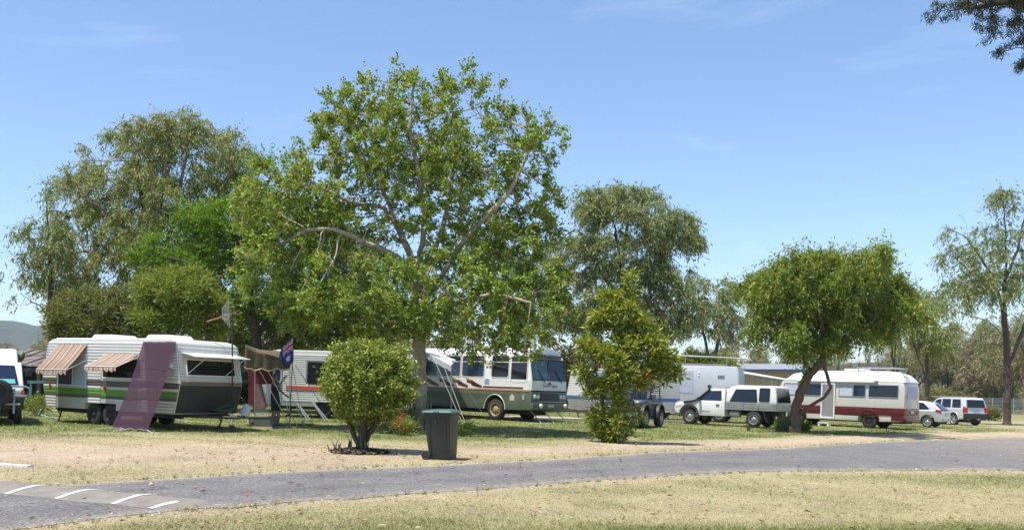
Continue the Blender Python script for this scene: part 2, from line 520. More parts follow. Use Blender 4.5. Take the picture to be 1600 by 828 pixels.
# road: one worn asphalt sheet with ragged edges
def asphalt():
    m, n, l, p = nodes_of('asphalt')
    t = n.new('ShaderNodeTexCoord')
    def noise(sc, det, ro):
        z = n.new('ShaderNodeTexNoise')
        z.inputs['Scale'].default_value = sc; z.inputs['Detail'].default_value = det; z.inputs['Roughness'].default_value = ro
        l.new(t.outputs['Object'], z.inputs['Vector'])
        return z.outputs['Fac']
    v = n.new('ShaderNodeTexVoronoi'); v.inputs['Scale'].default_value = 60
    l.new(t.outputs['Object'], v.inputs['Vector'])
    s = n.new('ShaderNodeSeparateColor'); l.new(v.outputs['Color'], s.inputs['Color'])
    r = n.new('ShaderNodeValToRGB')
    for i, (a, c) in enumerate([(0.0, (0.135, 0.13, 0.13)), (0.55, (0.215, 0.207, 0.207)), (0.88, (0.31, 0.30, 0.295)), (1.0, (0.52, 0.50, 0.47))]):
        if i > 1: r.color_ramp.elements.new(a)
        r.color_ramp.elements[i if i < 2 else i].position = a
    for e, c in zip(r.color_ramp.elements, [(0.12, 0.116, 0.112), (0.175, 0.168, 0.163), (0.235, 0.226, 0.219), (0.40, 0.382, 0.36)]):
        e.color = c + (1,)
    l.new(s.outputs['Red'], r.inputs['Fac'])
    big = noise(0.9, 6, 0.65)
    r2 = n.new('ShaderNodeValToRGB')
    r2.color_ramp.elements[0].position = 0.33; r2.color_ramp.elements[1].position = 0.72
    r2.color_ramp.elements[0].color = (0.82, 0.82, 0.82, 1); r2.color_ramp.elements[1].color = (1.12, 1.10, 1.08, 1)
    l.new(big, r2.inputs['Fac'])
    x = n.new('ShaderNodeMix'); x.data_type = 'RGBA'; x.blend_type = 'MULTIPLY'; x.inputs['Factor'].default_value = 1
    l.new(r.outputs['Color'], x.inputs['A']); l.new(r2.outputs['Color'], x.inputs['B'])
    da = n.new('ShaderNodeAttribute'); da.attribute_name = 'dust'
    nd = noise(3.5, 8, 0.75)
    md = n.new('ShaderNodeMath'); md.operation = 'MULTIPLY_ADD'; md.use_clamp = True
    l.new(nd, md.inputs[0]); md.inputs[1].default_value = 1.6; md.inputs[2].default_value = -0.35
    md2 = n.new('ShaderNodeMath'); md2.operation = 'MULTIPLY'
    l.new(md.outputs[0], md2.inputs[0]); l.new(da.outputs['Fac'], md2.inputs[1])
    x2 = n.new('ShaderNodeMix'); x2.data_type = 'RGBA'
    l.new(md2.outputs[0], x2.inputs['Factor']); l.new(x.outputs['Result'], x2.inputs['A'])
    x2.inputs['B'].default_value = (0.46, 0.37, 0.27, 1)
    # wheel tracks worn smoother and paler, fine cracks
    ta = n.new('ShaderNodeAttribute'); ta.attribute_name = 'track'
    x3 = n.new('ShaderNodeMix'); x3.data_type = 'RGBA'; x3.blend_type = 'MULTIPLY'
    l.new(ta.outputs['Fac'], x3.inputs['Factor']); l.new(x2.outputs['Result'], x3.inputs['A']); x3.inputs['B'].default_value = (0.86, 0.86, 0.87, 1)
    vc = n.new('ShaderNodeTexVoronoi'); vc.feature = 'DISTANCE_TO_EDGE'; vc.inputs['Scale'].default_value = 0.42
    nw = n.new('ShaderNodeTexNoise'); nw.inputs['Scale'].default_value = 1.7; nw.inputs['Detail'].default_value = 6
    l.new(t.outputs['Object'], nw.inputs['Vector'])
    va = n.new('ShaderNodeVectorMath'); va.operation = 'MULTIPLY_ADD'
    l.new(nw.outputs['Color'], va.inputs[0]); va.inputs[1].default_value = (1.3, 1.3, 0); l.new(t.outputs['Object'], va.inputs[2])
    l.new(va.outputs['Vector'], vc.inputs['Vector'])
    rc = n.new('ShaderNodeValToRGB'); rc.color_ramp.elements[0].position = 0.0; rc.color_ramp.elements[1].position = 0.012
    rc.color_ramp.elements[0].color = (0.62, 0.61, 0.60, 1); rc.color_ramp.elements[1].color = (1, 1, 1, 1)
    l.new(vc.outputs['Distance'], rc.inputs['Fac'])
    x4 = n.new('ShaderNodeMix'); x4.data_type = 'RGBA'; x4.blend_type = 'MULTIPLY'; x4.inputs['Factor'].default_value = 0.8
    l.new(x3.outputs['Result'], x4.inputs['A']); l.new(rc.outputs['Color'], x4.inputs['B'])
    l.new(x4.outputs['Result'], p.inputs['Base Color'])
    b = n.new('ShaderNodeBump'); b.inputs['Strength'].default_value = 0.8; b.inputs['Distance'].default_value = 0.012
    l.new(v.outputs['Distance'], b.inputs['Height']); l.new(b.outputs['Normal'], p.inputs['Normal'])
    p.inputs['Roughness'].default_value = 0.85
    p.inputs['Specular IOR Level'].default_value = 0.1
    return m
xs = np.arange(-9.4, 58, 0.12)
nf = vn2(xs, xs * 0, 0.55, 3) - 0.5
nf2 = vn2(xs, xs * 0, 0.5, 8) - 0.5
lo = near_edge(xs) + nf * 0.55 + (vn2(xs, xs * 0, 2.5, 6) - .5) * 0.35
hi = far_edge(xs) + nf2 * 0.5
K = 26
tt = np.linspace(0, 1, K)
RX = np.repeat(xs[:, None], K, 1); RY = lo[:, None] + (hi - lo)[:, None] * tt[None]
dust = np.clip(1 - np.minimum(tt, 1 - tt) * (hi - lo)[:, None] / 0.55, 0, 1) ** 1.2 + np.clip((RX - 12) / 16, 0, 0.75)
track = (np.exp(-((tt[None] - 0.32) / 0.07) ** 2) + np.exp(-((tt[None] - 0.70) / 0.07) ** 2)) * np.clip((14 - RX) / 8, 0, 1) * (0.5 + 0.8 * vn2(RX, RY, 2.2, 7).reshape(RX.shape))
RZ = g(RX) + 0.006 + 0.010 * np.clip(np.minimum(tt, 1 - tt) * 10, 0, 1)[None]
ii = np.arange(len(xs) * K).reshape(len(xs), K)
RF = np.stack([ii[:-1, :-1].ravel(), ii[1:, :-1].ravel(), ii[1:, 1:].ravel(), ii[:-1, 1:].ravel()], 1)
road = link('road', np_mesh('road', np.stack([RX.ravel(), RY.ravel(), RZ.ravel()], 1), RF, True, attr={'dust': dust.ravel(), 'track': track.ravel()}), asphalt())
tag(road, kind='structure')

# speed hump across the road with painted bars
m_hump = mat('hump_concrete', (0.235, 0.205, 0.172), 0.9, var=0.3, scale=4, bump=0.5, bscale=90, dirt=(0.22, 0.19, 0.16), dirt_amt=0.6)
m_line = mat('road_paint', (0.72, 0.72, 0.70), 0.7, var=0.12, scale=7, dirt=(0.30, 0.28, 0.26), dirt_amt=0.8, bump=0.3, bscale=120)
hA, hB = Vector((-8.4, 13.50, 0)), Vector((-3.86, 11.66, 0))
ax = (hB - hA); HL = ax.length; ax.normalize()
al = Vector((-ax.y, ax.x, 0))
def hump_z(v):
    return 0.065 * math.cos(max(-1, min(1, v / 0.5)) * math.pi / 2) ** 1.3
vs = [i / 14 * 1.0 - 0.5 for i in range(15)]
us = [i / 30 * HL for i in range(31)]
def hump_pt(u, v, lift=0.0):
    q = hA + ax * u + al * (v + 0.03 * math.sin(u * 5))
    return (q.x, q.y, gz(q.x) + 0.018 + hump_z(v) * min(1, max(0, (HL - u) / 0.55)) ** 0.7 - 0.02 * (u > HL - 0.02) + lift)
mb = MB()
P = [hump_pt(u, v) for u in us for v in vs]
mb.add(P, [(a * 15 + b, a * 15 + b + 1, (a + 1) * 15 + b + 1, (a + 1) * 15 + b) for a in range(30) for b in range(14)])
hump = mb.build('speed_hump', m_hump)
tag(hump, 'low tan speed hump with white bars crossing the grey road', 'speed hump')
for i, uc in enumerate((1.5, 2.35, 3.18, 4.06, 4.68)):
    mb = MB()
    w0 = 0.038
    vv = [v * 0.8 for v in [-0.60, -0.5, -0.4, -0.3, -0.2, -0.1, 0.0, 0.1, 0.2, 0.3, 0.4, 0.5, 0.59]]
    if i == 4:
        vv = vv[:7]
    L = [hump_pt(uc - w0 + 0.008 * math.sin(k * 2.1), v, 0.005) for k, v in enumerate(vv)]
    R = [hump_pt(uc + w0 + 0.008 * math.sin(k * 1.7 + 1), v, 0.005) for k, v in enumerate(vv)]
    mb.strip(L, R).build('painted_bar', m_line, hump)

# pale line left on the verge, concrete slab strips by the vans
m_conc = mat('pale_concrete', (0.42, 0.38, 0.32), 0.85, var=0.2, scale=2.5, bump=0.3)
def slab(name, a, b, w, h, label, m=m_conc, cat='slab'):
    a, b = Vector(a), Vector(b)
    d = (b - a); L = d.length; d.normalize()
    s = Vector((-d.y, d.x, 0)).normalized() * (w / 2)
    mb = MB()
    n = max(2, int(L / 0.6))
    vs, fs = [], []
    for i in range(n + 1):
        p = a + d * (L * i / n)
        z = gz(p.x)
        for q, zz in ((p - s, -0.05), (p - s, h), (p + s, h), (p + s, -0.05)):
            vs.append((q.x, q.y, z + zz))
    for i in range(n):
        for k in range(3):
            fs.append((i * 4 + k, i * 4 + k + 1, i * 4 + 5 + k, i * 4 + 4 + k))
    fs += [(0, 1, 2, 3), (n * 4 + 3, n * 4 + 2, n * 4 + 1, n * 4)]
    mb.add(vs, fs)
    return tag(mb.build(name, m, smooth=False), label, cat)
p0, p1 = at(-8, 725.5), at(48, 729)
slab('kerb_strip', p0, p1, 0.14, 0.025, 'thin white painted strip lying in the dry verge by the road', m_line, 'strip')
slab('van_slab', gp(800, 47.5), gp(1065, 50.5), 3.2, 0.07, 'pale concrete slab under the blue-striped caravan')

# ---------------------------------------------------------------- grass blades and litter
def blades(name, n, xr, yr, hmin, hmax, dens, wid, label, seed):
    r = np.random.default_rng(seed)
    # even cover of the picture: more blades near the eye
    y = yr[0] * (yr[1] / yr[0]) ** r.random(n)
    u = xr[0] + (xr[1] - xr[0]) * r.random(n)
    x = u * y
    ok = ~((y > near_edge(x) - 0.12 + (r.random(n) - .5) * .5) & (y < far_edge(x) + 0.1 + (r.random(n) - .5) * .4))
    x, y = x[ok], y[ok]
    gn, br = zones(x, y)
    keep = r.random(len(x)) < dens(gn, br, y)
    x, y, gn, br = x[keep], y[keep], gn[keep], br[keep]
    k = len(x)
    h = (hmin + (hmax - hmin) * r.random(k) ** 2) * (0.7 + 0.6 * gn)
    a = r.random(k) * 6.283
    lean = r.normal(0, 0.55, (k, 2)) * h[:, None]
    w = wid * (0.6 + 0.8 * r.random(k)) * np.maximum(1, y / 14)
    z = g(x) - 0.01 + ((vn2(x, y, 1.3, 2) - 0.5) * 0.05 + (vn2(x, y, 6.0, 4) - .5) * 0.08) * np.clip(np.minimum(np.abs(y - far_edge(x)), np.abs(y - near_edge(x))) / 1.2, 0, 1)
    B0 = np.stack([x - np.cos(a) * w, y - np.sin(a) * w, z], 1)
    B1 = np.stack([x + np.cos(a) * w, y + np.sin(a) * w, z], 1)
    T = np.stack([x + lean[:, 0], y + lean[:, 1], z + h], 1)
    V = np.stack([B0, B1, T], 1).reshape(-1, 3)
    F = np.arange(3 * k).reshape(-1, 3)
    gg = np.repeat(np.clip(gn + r.normal(0, 0.12, k), 0, 1), 3)
    o = link(name, np_mesh(name, V, F, False, attr={'green': gg}), m_blade)
    return tag(o, label, 'grass', kind='stuff')
blades('dry_grass', 480000, (-0.56, 0.56), (9.2, 24), 0.012, 0.05, lambda gn, br, y: 0.95 * (1 - 0.75 * br), 0.0052, 'dry straw-coloured lawn grass beside the road', 1)
blades('green_grass', 190000, (-0.56, 0.56), (21, 62), 0.02, 0.085, lambda gn, br, y: (0.18 + 0.82 * gn) * (1 - 0.8 * br), 0.0045, 'short green grass around the parked vans', 2)

m_litter = leafmat('fallen_leaf', [(0.0, (0.16, 0.075, 0.03)), (0.5, (0.34, 0.20, 0.09)), (1.0, (0.55, 0.42, 0.25))], 0.1)
def litter():
    r = np.random.default_rng(5)
    n = 900
    y = 10 * (36 / 10) ** r.random(n); x = (-0.55 + 1.1 * r.random(n)) * y
    c = np.array([(-3.1, 31, 3.5), (4.6, 28.5, 2.4), (-3.4, 21.3, 1.2), (12, 39, 3)])
    e = [r.normal(0, 1, (160, 2)) * q[2] * 0.6 + q[:2] for q in c]
    x = np.concatenate([x] + [q[:, 0] for q in e]); y = np.concatenate([y] + [q[:, 1] for q in e])
    k = len(x)
    a = r.random(k) * 6.28; s = (0.025 + 0.04 * r.random(k))
    z = g(x) + 0.028 + 0.012 * r.random(k)
    dx, dy = np.cos(a) * s, np.sin(a) * s
    t = r.normal(0, 0.35, k) * s
    V = np.stack([np.stack([x - dx, y - dy, z], 1), np.stack([x + dy * .45, y - dx * .45, z + np.abs(t)], 1), np.stack([x + dx, y + dy, z + t * .3], 1), np.stack([x - dy * .45, y + dx * .45, z + np.abs(t) * .5], 1)], 1).reshape(-1, 3)
    o = link('fallen_leaves', np_mesh('fallen_leaves', V, np.arange(4 * k).reshape(-1, 4)), m_litter)
    tag(o, 'scattered dry brown fallen leaves on lawn and road', 'leaves', kind='stuff')
litter()
def gravel():
    r = np.random.default_rng(15)
    n = 5200
    x = -7 + 30 * r.random(n) ** 1.3
    far = r.random(n) < .5
    y = np.where(far, far_edge(x) + r.normal(0.05, .22, n), near_edge(x) + r.normal(-.05, .22, n))
    s = .006 + .014 * r.random(n) ** 2
    z = g(x) + .016
    c = np.stack([x, y, z], 1)
    o = np.array([(1, 0, 0), (0, 1, 0), (-1, 0, 0), (0, -1, 0), (0, 0, .8)]) 
    a = r.random(n) * 6.28
    ca, sa = np.cos(a)[:, None], np.sin(a)[:, None]
    q = o[None] * s[:, None, None] * (0.7 + .6 * r.random((n, 5, 1)))
    V = c[:, None] + np.stack([q[..., 0] * ca - q[..., 1] * sa, q[..., 0] * sa + q[..., 1] * ca, q[..., 2]], 2)
    b = np.arange(n)[:, None] * 5
    F = np.concatenate([b + np.array([[i, (i + 1) % 4, 4]]) for i in range(4)])
    tag(link('gravel', np_mesh('gravel', V.reshape(-1, 3), F), leafmat('gravel_stone', [(0, (.13, .12, .11)), (.6, (.30, .28, .25)), (1, (.52, .48, .42))], 0.0)), 'loose gravel along the road edges', 'gravel', kind='stuff')
gravel()
def tufts():
    r = np.random.default_rng(16)
    n = 1050
    x = np.concatenate([-7 + 26 * r.random(700), (-.55 + 1.1 * r.random(350)) * 14])
    y = np.concatenate([np.where(r.random(700) < .5, far_edge(x[:700]) + .12 + .2 * r.random(700), near_edge(x[:700]) - .12 - .2 * r.random(700)), 9.5 + 14 * r.random(350) ** 1.2])
    ok = ~in_road(x, y)
    x, y = x[ok], y[ok]
    k = 12
    X, Y = np.repeat(x, k), np.repeat(y, k)
    m = len(X)
    a = r.random(m) * 6.283
    h = np.repeat(.03 + .06 * r.random(len(x)) ** 2, k) * (.6 + .6 * r.random(m))
    ou = h * (.3 + .8 * r.random(m))
    z = g(X) + .005
    w = .004
    px, py = X + np.cos(a) * .02, Y + np.sin(a) * .02
    V = np.stack([np.stack([px - np.sin(a) * w, py + np.cos(a) * w, z], 1), np.stack([px + np.sin(a) * w, py - np.cos(a) * w, z], 1), np.stack([px + np.cos(a) * ou, py + np.sin(a) * ou, z + h], 1)], 1).reshape(-1, 3)
    gn = np.repeat(np.clip(r.normal(.45, .3, len(x)), 0, 1), k * 3)
    tag(link('grass_tufts', np_mesh('grass_tufts', V, np.arange(3 * m).reshape(-1, 3), attr={'green': gn}), m_blade), 'coarse grass tufts dotted over the lawn and road edge', 'grass', kind='stuff')
tufts()

# distant hills
m_hill = mat('hill_forest', (0.055, 0.068, 0.04), 0.95, var=0.5, scale=0.012, spec=0.1)
def hill(name, x0, x1, y0, prof, depth):
    n = 60
    vs, fs = [], []
    r = np.random.default_rng(int(abs(x0)))
    for j in range(9):
        f = j / 8
        for i in range(n + 1):
            t = i / n
            h = np.interp(t, [p[0] for p in prof], [p[1] for p in prof])
            zz = h * math.sin(f * math.pi / 2) ** 0.8
            zz *= 1 + 0.10 * (vn2([i * 0.7], [j * 1.3], 2.0, 3)[0] - .5) + 0.025 * (r.random() - .5)
            vs.append((x0 + (x1 - x0) * t, y0 + depth * f, zz - 6))
    for j in range(8):
        for i in range(n):
            a = j * (n + 1) + i
            fs.append((a, a + 1, a + n + 2, a + n + 1))
    mb = MB(); mb.add(vs, fs)
    return tag(mb.build(name, m_hill), kind='structure')
hill('hills', -2500, -700, 2000, [(0, 120), (0.25, 160), (0.5, 185), (0.68, 175), (0.8, 130), (0.92, 110), (1, 60)], 500)
hill('hills', -900, 700, 2700, [(0, 100), (0.3, 150), (0.5, 120), (0.8, 120), (1, 70)], 500)
hill('hills', 500, 2300, 2300, [(0, 40), (0.3, 75), (0.5, 115), (0.62, 105), (0.8, 85), (1, 60)], 500)

# the air between here and the hills
def haze():
    mb = MB().span((-2750, -80, -9), (2750, 3550, 215))
    m = bpy.data.materials.new('hazy_air')
    m.use_nodes = True
    n = m.node_tree.nodes
    n.remove(n['Principled BSDF'])
    v = n.new('ShaderNodeVolumePrincipled')
    v.inputs['Color'].default_value = (0.80, 0.88, 1.0, 1)
    v.inputs['Density'].default_value = HAZE
    v.inputs['Anisotropy'].default_value = 0.0
    m.node_tree.links.new(v.outputs['Volume'], n['Material Output'].inputs['Volume'])
    tag(mb.build('haze', m, smooth=False), 'thin summer haze over the park', 'haze', kind='stuff')
HAZE = 0.00013
haze()

# ================================================================ TREES
def ell_points(ells, n, r, shell=0.45):
    "random points in a union of ellipsoids (cx,cy,cz,rx,ry,rz)"
    E = np.array(ells, float)
    vol = E[:, 3] * E[:, 4] * E[:, 5]
    pick = r.choice(len(E), n, p=vol / vol.sum())
    d = r.normal(0, 1, (n, 3)); d /= np.linalg.norm(d, axis=1)[:, None]
    return E[pick, :3] + d * (r.random(n) ** shell)[:, None] * E[pick, 3:]
def pix_ells(specs, d, base, fat=0.85):
    "crown lobes given as (column, row, half width, half height[, depth shift]) at a distance -> local metres"
    out = []
    for s in specs:
        dy = s[4] if len(s) > 4 else 0.0
        c = wp(s[0], s[1], d)
        rx, rz = s[2] / FPX * d, s[3] / FPX * d
        out.append((c.x - base.x, dy, c.z - base.z, rx, rx * fat, rz))
    return out
def grow(starters, att, step, infl, kill, iters, r, wob=0.15, up=0.0):
    "branches that grow towards points of the crown (space colonisation)"
    nodes, par = [], []
    for pl in starters:
        pts = [np.array(p, float) for p in pl]
        if not nodes:
            prev = -1
            nodes.append(pts[0]); par.append(-1); prev = 0
        else:
            A = np.array(nodes)
            prev = int(np.argmin(((A - pts[0]) ** 2).sum(1)))
        cur = nodes[prev]
        for q in pts[1:]:
            L = np.linalg.norm(q - cur)
            k = max(1, int(L / step))
            st = cur
            for i in range(1, k + 1):
                p = st + (q - st) * i / k + (r.normal(0, wob * step * 0.35, 3) if i < k else 0)
                nodes.append(p); par.append(prev); prev = len(nodes) - 1
            cur = q
    N = np.array(nodes); Pn = list(par)
    att = att.copy()
    bd = np.full(len(att), 1e9); bi = np.zeros(len(att), int)
    def upd(lo, M):
        D = ((att[:, None, :] - M[None]) ** 2).sum(2)
        j = D.argmin(1); m = D[np.arange(len(att)), j]
        w = m < bd
        bd[w] = m[w]; bi[w] = j[w] + lo
    for c in range(0, len(N), 400):
        upd(c, N[c:c + 400])
    chunks = [N]; tot = len(N)
    allN = N
    for it in range(iters):
        alive = bd > kill ** 2
        att, bd, bi = att[alive], bd[alive], bi[alive]
        act = bd < infl ** 2
        if not act.any():
            if len(att) == 0: break
            act = bd <= np.partition(bd, min(5, len(bd) - 1))[min(5, len(bd) - 1)]
        ids = bi[act]
        dv = att[act] - allN[ids]
        dv /= np.linalg.norm(dv, axis=1)[:, None] + 1e-9
        u, inv = np.unique(ids, return_inverse=True)
        S = np.zeros((len(u), 3)); np.add.at(S, inv, dv)
        S += r.normal(0, wob, S.shape) + np.array([0, 0, up])
        S /= np.linalg.norm(S, axis=1)[:, None] + 1e-9
        M = allN[u] + S * step
        Pn += u.tolist()
        upd(tot, M)
        allN = np.concatenate([allN, M]); tot += len(M)
        if tot > 15000: break
    return allN, np.array(Pn)
def nstart(starters, step):
    return 1 + sum(max(1, int(np.linalg.norm(np.array(b) - np.array(a)) / step)) for pl in starters for a, b in zip(pl[:-1], pl[1:])) + len(starters) * 2
def radii(N, P, tip, expo, rmax):
    n = len(N)
    acc = np.zeros(n); kids = np.zeros(n, int)
    np.add.at(kids, P[P >= 0], 1)
    for i in range(n - 1, -1, -1):
        if kids[i] == 0: acc[i] = tip ** expo
        if P[i] >= 0: acc[P[i]] += acc[i]
    # pipe model; the exponent is chosen so that the base comes out at rmax
    tips = max(2.0, acc[0] / tip ** expo)
    ex = math.log(tips) / math.log(max(rmax / tip, 1.5))
    rad = tip * (acc / tip ** expo) ** (1 / ex)
    return np.maximum(rad, tip * 0.7), kids
def skin(N, P, rad, flare=1.35, sides=7):
    n = len(N)
    e = np.nonzero(P >= 0)[0]
    D = np.zeros((n, 3)); D[e] = N[e] - N[P[e]]
    D[e] /= np.linalg.norm(D[e], axis=1)[:, None] + 1e-9
    D[0] = (0, 0, 1)
    main = {}
    for c in e:
        p = P[c]
        if p not in main or rad[c] > rad[main[p]]: main[p] = c
    ism = np.array([main.get(P[c]) == c for c in e])
    Vs, Fs, off = [], [], 0
    for sel, k in ((rad[e] > 0.035, sides), (rad[e] <= 0.035, 4)):
        c = e[sel]; m = ism[sel]
        if not len(c): continue
        p = P[c]
        da = np.where(m[:, None], D[p], D[c]); ra = np.where(m, rad[p], np.minimum(rad[c] * 1.25, rad[p]))
        ra = np.where(p == 0, ra * flare, ra)
        def ring(C, d, rr):
            ref = np.where(np.abs(d[:, 0:1]) < 0.9, np.array([[1., 0, 0]]), np.array([[0, 1., 0]]))
            ref = np.broadcast_to(np.array([[0.83, 0.55, 0.06]]), d.shape)
            u = np.cross(d, ref); u /= np.linalg.norm(u, axis=1)[:, None] + 1e-9
            v = np.cross(d, u)
            a = np.arange(k) * 2 * np.pi / k
            return C[:, None] + rr[:, None, None] * (u[:, None] * np.cos(a)[None, :, None] + v[:, None] * np.sin(a)[None, :, None])
        A = ring(N[p], da, ra); B = ring(N[c], D[c], rad[c])
        V = np.concatenate([A, B], 1).reshape(-1, 3)
        b = off + np.arange(len(c))[:, None] * 2 * k
        j = np.arange(k)
        F = np.stack([b + j, b + (j + 1) % k, b + k + (j + 1) % k, b + k + j], 2).reshape(-1, 4)
        Vs.append(V); Fs.append(F); off += len(V)
    return np.concatenate(Vs), np.concatenate(Fs)
def nrm(a):
    return a / (np.linalg.norm(a, axis=1)[:, None] + 1e-9)
def leaf_cards(C, n, spread, size, ratio, r, mode='broad', squash=0.8, jit=0.35):
    "n leaves round the points C; each leaf a folded kite"
    if mode in ('spray', 'frond', 'tuft'):
        # leaves strung along short shoots that leave the twig and droop
        per, droop = {'spray': (9, 0.75), 'frond': (10, 0.12), 'tuft': (8, -0.1)}[mode]
        m = max(1, n // per); n = m * per
        pk = r.integers(0, len(C), m)
        ax_ = C.mean(0)
        o = C[pk] - ax_; o[:, 2] *= 0.4
        sd_ = nrm(nrm(o) * 0.55 + r.normal(0, 0.6, (m, 3)) + np.array([0, 0, -droop]))
        Ls = spread * (0.6 + 0.8 * r.random(m))
        t = (np.arange(per)[None] + r.random((m, per))) / per
        c = C[pk][:, None] + sd_[:, None] * (t * Ls[:, None])[..., None]
        c[..., 2] -= droop * 0.45 * Ls[:, None] * t ** 2
        c = (c + r.normal(0, size * 0.22, c.shape)).reshape(-1, 3)
        sd = np.repeat(sd_, per, 0)
        if mode == 'spray':
            d = nrm(sd * 0.5 + r.normal(0, 0.5, (n, 3)) + np.array([0, 0, -0.7]))
            nr = nrm(r.normal(0, 0.8, (n, 3)) + np.array([-.1, -.1, 0.6]))
        elif mode == 'frond':
            nr = nrm(r.normal(0, 0.35, (n, 3)) + np.array([0, 0, 1.0]))
            d = nrm(np.cross(nr, sd) * np.where(r.random(n) < .5, 1, -1)[:, None] + sd * 0.5)
        else:
            d = nrm(sd * 0.6 + r.normal(0, 0.7, (n, 3)))
            nr = nrm(r.normal(0, 0.7, (n, 3)) + np.array([0, 0, 0.9]))
        return kites(c, d, nr, size, ratio, r, jit)
    pick = r.integers(0, len(C), n)
    off = r.normal(0, 1, (n, 3)); off[:, 2] *= squash
    c = C[pick] + off * spread
    if mode == 'broad':
        nr = nrm(r.normal(0, 1, (n, 3)) + np.array([-.15, -.15, 0.95]))
        d = nrm(np.cross(nr, r.normal(0, 1, (n, 3))))
        d[:, 2] -= 0.25
    elif mode == 'droop':
        d = nrm(r.normal(0, 0.55, (n, 3)) + np.array([0, 0, -1.0]))
        nr = nrm(r.normal(0, 1, (n, 3)) + np.array([0, 0, 0.35]))
    elif mode == 'flat':
        nr = nrm(r.normal(0, 0.42, (n, 3)) + np.array([0, 0, 1.0]))
        d = nrm(np.cross(nr, r.normal(0, 1, (n, 3))))
    elif mode == 'out':
        d = nrm(off + r.normal(0, 0.35, (n, 3)) + np.array([0, 0, 0.25]))
        nr = nrm(r.normal(0, 0.8, (n, 3)) + np.array([0, 0, 0.8]))
    return kites(c, d, nr, size, ratio, r, jit)
def kites(c, d, nr, size, ratio, r, jit):
    n = len(c)
    d = nrm(d); s = nrm(np.cross(nr, d)); nn = np.cross(d, s)
    L = size * (1 + jit * r.normal(0, 1, n).clip(-1.6, 1.6))[:, None]
    W = L * ratio * 0.5
    fold = W * 0.35
    V = np.stack([c, c + d * L * 0.45 + s * W + nn * fold, c + d * L, c + d * L * 0.45 - s * W + nn * fold], 1).reshape(-1, 3)
    return V, np.arange(4 * n).reshape(-1, 4)

BARK = {
    'pale': mat('bark_pale', (0.40, 0.34, 0.26), 0.9, var=0.4, scale=4, bump=0.6, bscale=18, dirt=(0.13, 0.105, 0.08), dirt_amt=0.8, spec=0.2),
    'gum': mat('bark_gum', (0.24, 0.19, 0.15), 0.9, var=0.45, scale=3, bump=0.6, bscale=14, dirt=(0.10, 0.08, 0.065), dirt_amt=0.9, spec=0.2),
    'dark': mat('bark_dark', (0.095, 0.075, 0.06), 0.92, var=0.4, scale=5, bump=0.7, bscale=20, spec=0.2),
    'brown': mat('bark_brown', (0.15, 0.105, 0.075), 0.92, var=0.4, scale=5, bump=0.7, bscale=20, spec=0.2),
}
LEAF = {
    'plane': leafmat('leaf_plane', [(0, (0.10, 0.17, 0.024)), (0.45, (0.205, 0.295, 0.044)), (0.85, (0.345, 0.415, 0.075)), (0.97, (0.46, 0.49, 0.13)), (1, (0.30, 0.19, 0.07))], 0.26, 0.5, 0.3),
    'gum': leafmat('leaf_gum', [(0, (0.125, 0.17, 0.045)), (0.5, (0.24, 0.285, 0.08)), (0.9, (0.38, 0.385, 0.125)), (1, (0.42, 0.28, 0.14))], 0.34, 0.5, 0.3),
    'gumgrey': leafmat('leaf_gumgrey', [(0, (0.125, 0.175, 0.058)), (0.5, (0.23, 0.285, 0.10)), (0.9, (0.36, 0.38, 0.155)), (1, (0.38, 0.30, 0.16))], 0.32, 0.5, 0.3),
    'fern': leafmat('leaf_fern', [(0, (0.065, 0.145, 0.014)), (0.5, (0.115, 0.225, 0.02)), (1, (0.20, 0.31, 0.04))], 0.36, 0.5, 0.3),
    'olive': leafmat('leaf_olive', [(0, (0.105, 0.131, 0.029)), (0.6, (0.184, 0.200, 0.053)), (0.95, (0.242, 0.236, 0.068)), (1, (0.315, 0.095, 0.053))], 0.3),
    'lime': leafmat('leaf_lime', [(0, (0.127, 0.182, 0.028)), (0.6, (0.220, 0.275, 0.050)), (1, (0.319, 0.341, 0.077))], 0.35),
    'bush': leafmat('leaf_bush', [(0, (0.085, 0.135, 0.02)), (0.45, (0.185, 0.245, 0.04)), (0.8, (0.36, 0.42, 0.07)), (1, (0.54, 0.56, 0.12))], 0.3, 0.42, 0.4),
    'yellow': leafmat('leaf_yellow', [(0, (0.075, 0.12, 0.016)), (0.4, (0.175, 0.235, 0.03)), (0.75, (0.33, 0.36, 0.05)), (1, (0.52, 0.50, 0.09))], 0.26, 0.42, 0.4, 0.8),
    'orange': leafmat('leaf_orange', [(0, (0.40, 0.20, 0.03)), (1, (0.62, 0.30, 0.05))], 0.3),
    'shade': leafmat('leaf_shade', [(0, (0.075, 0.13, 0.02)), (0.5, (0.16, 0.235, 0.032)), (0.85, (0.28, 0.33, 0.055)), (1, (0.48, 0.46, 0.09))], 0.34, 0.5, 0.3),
    'scrub': leafmat('leaf_scrub', [(0, (0.17, 0.155, 0.08)), (0.55, (0.27, 0.245, 0.125)), (1, (0.38, 0.325, 0.18))], 0.25),
    'casuarina': leafmat('leaf_casuarina', [(0, (0.018, 0.025, 0.012)), (0.7, (0.040, 0.050, 0.020)), (1, (0.100, 0.100, 0.050))], 0.15),
}
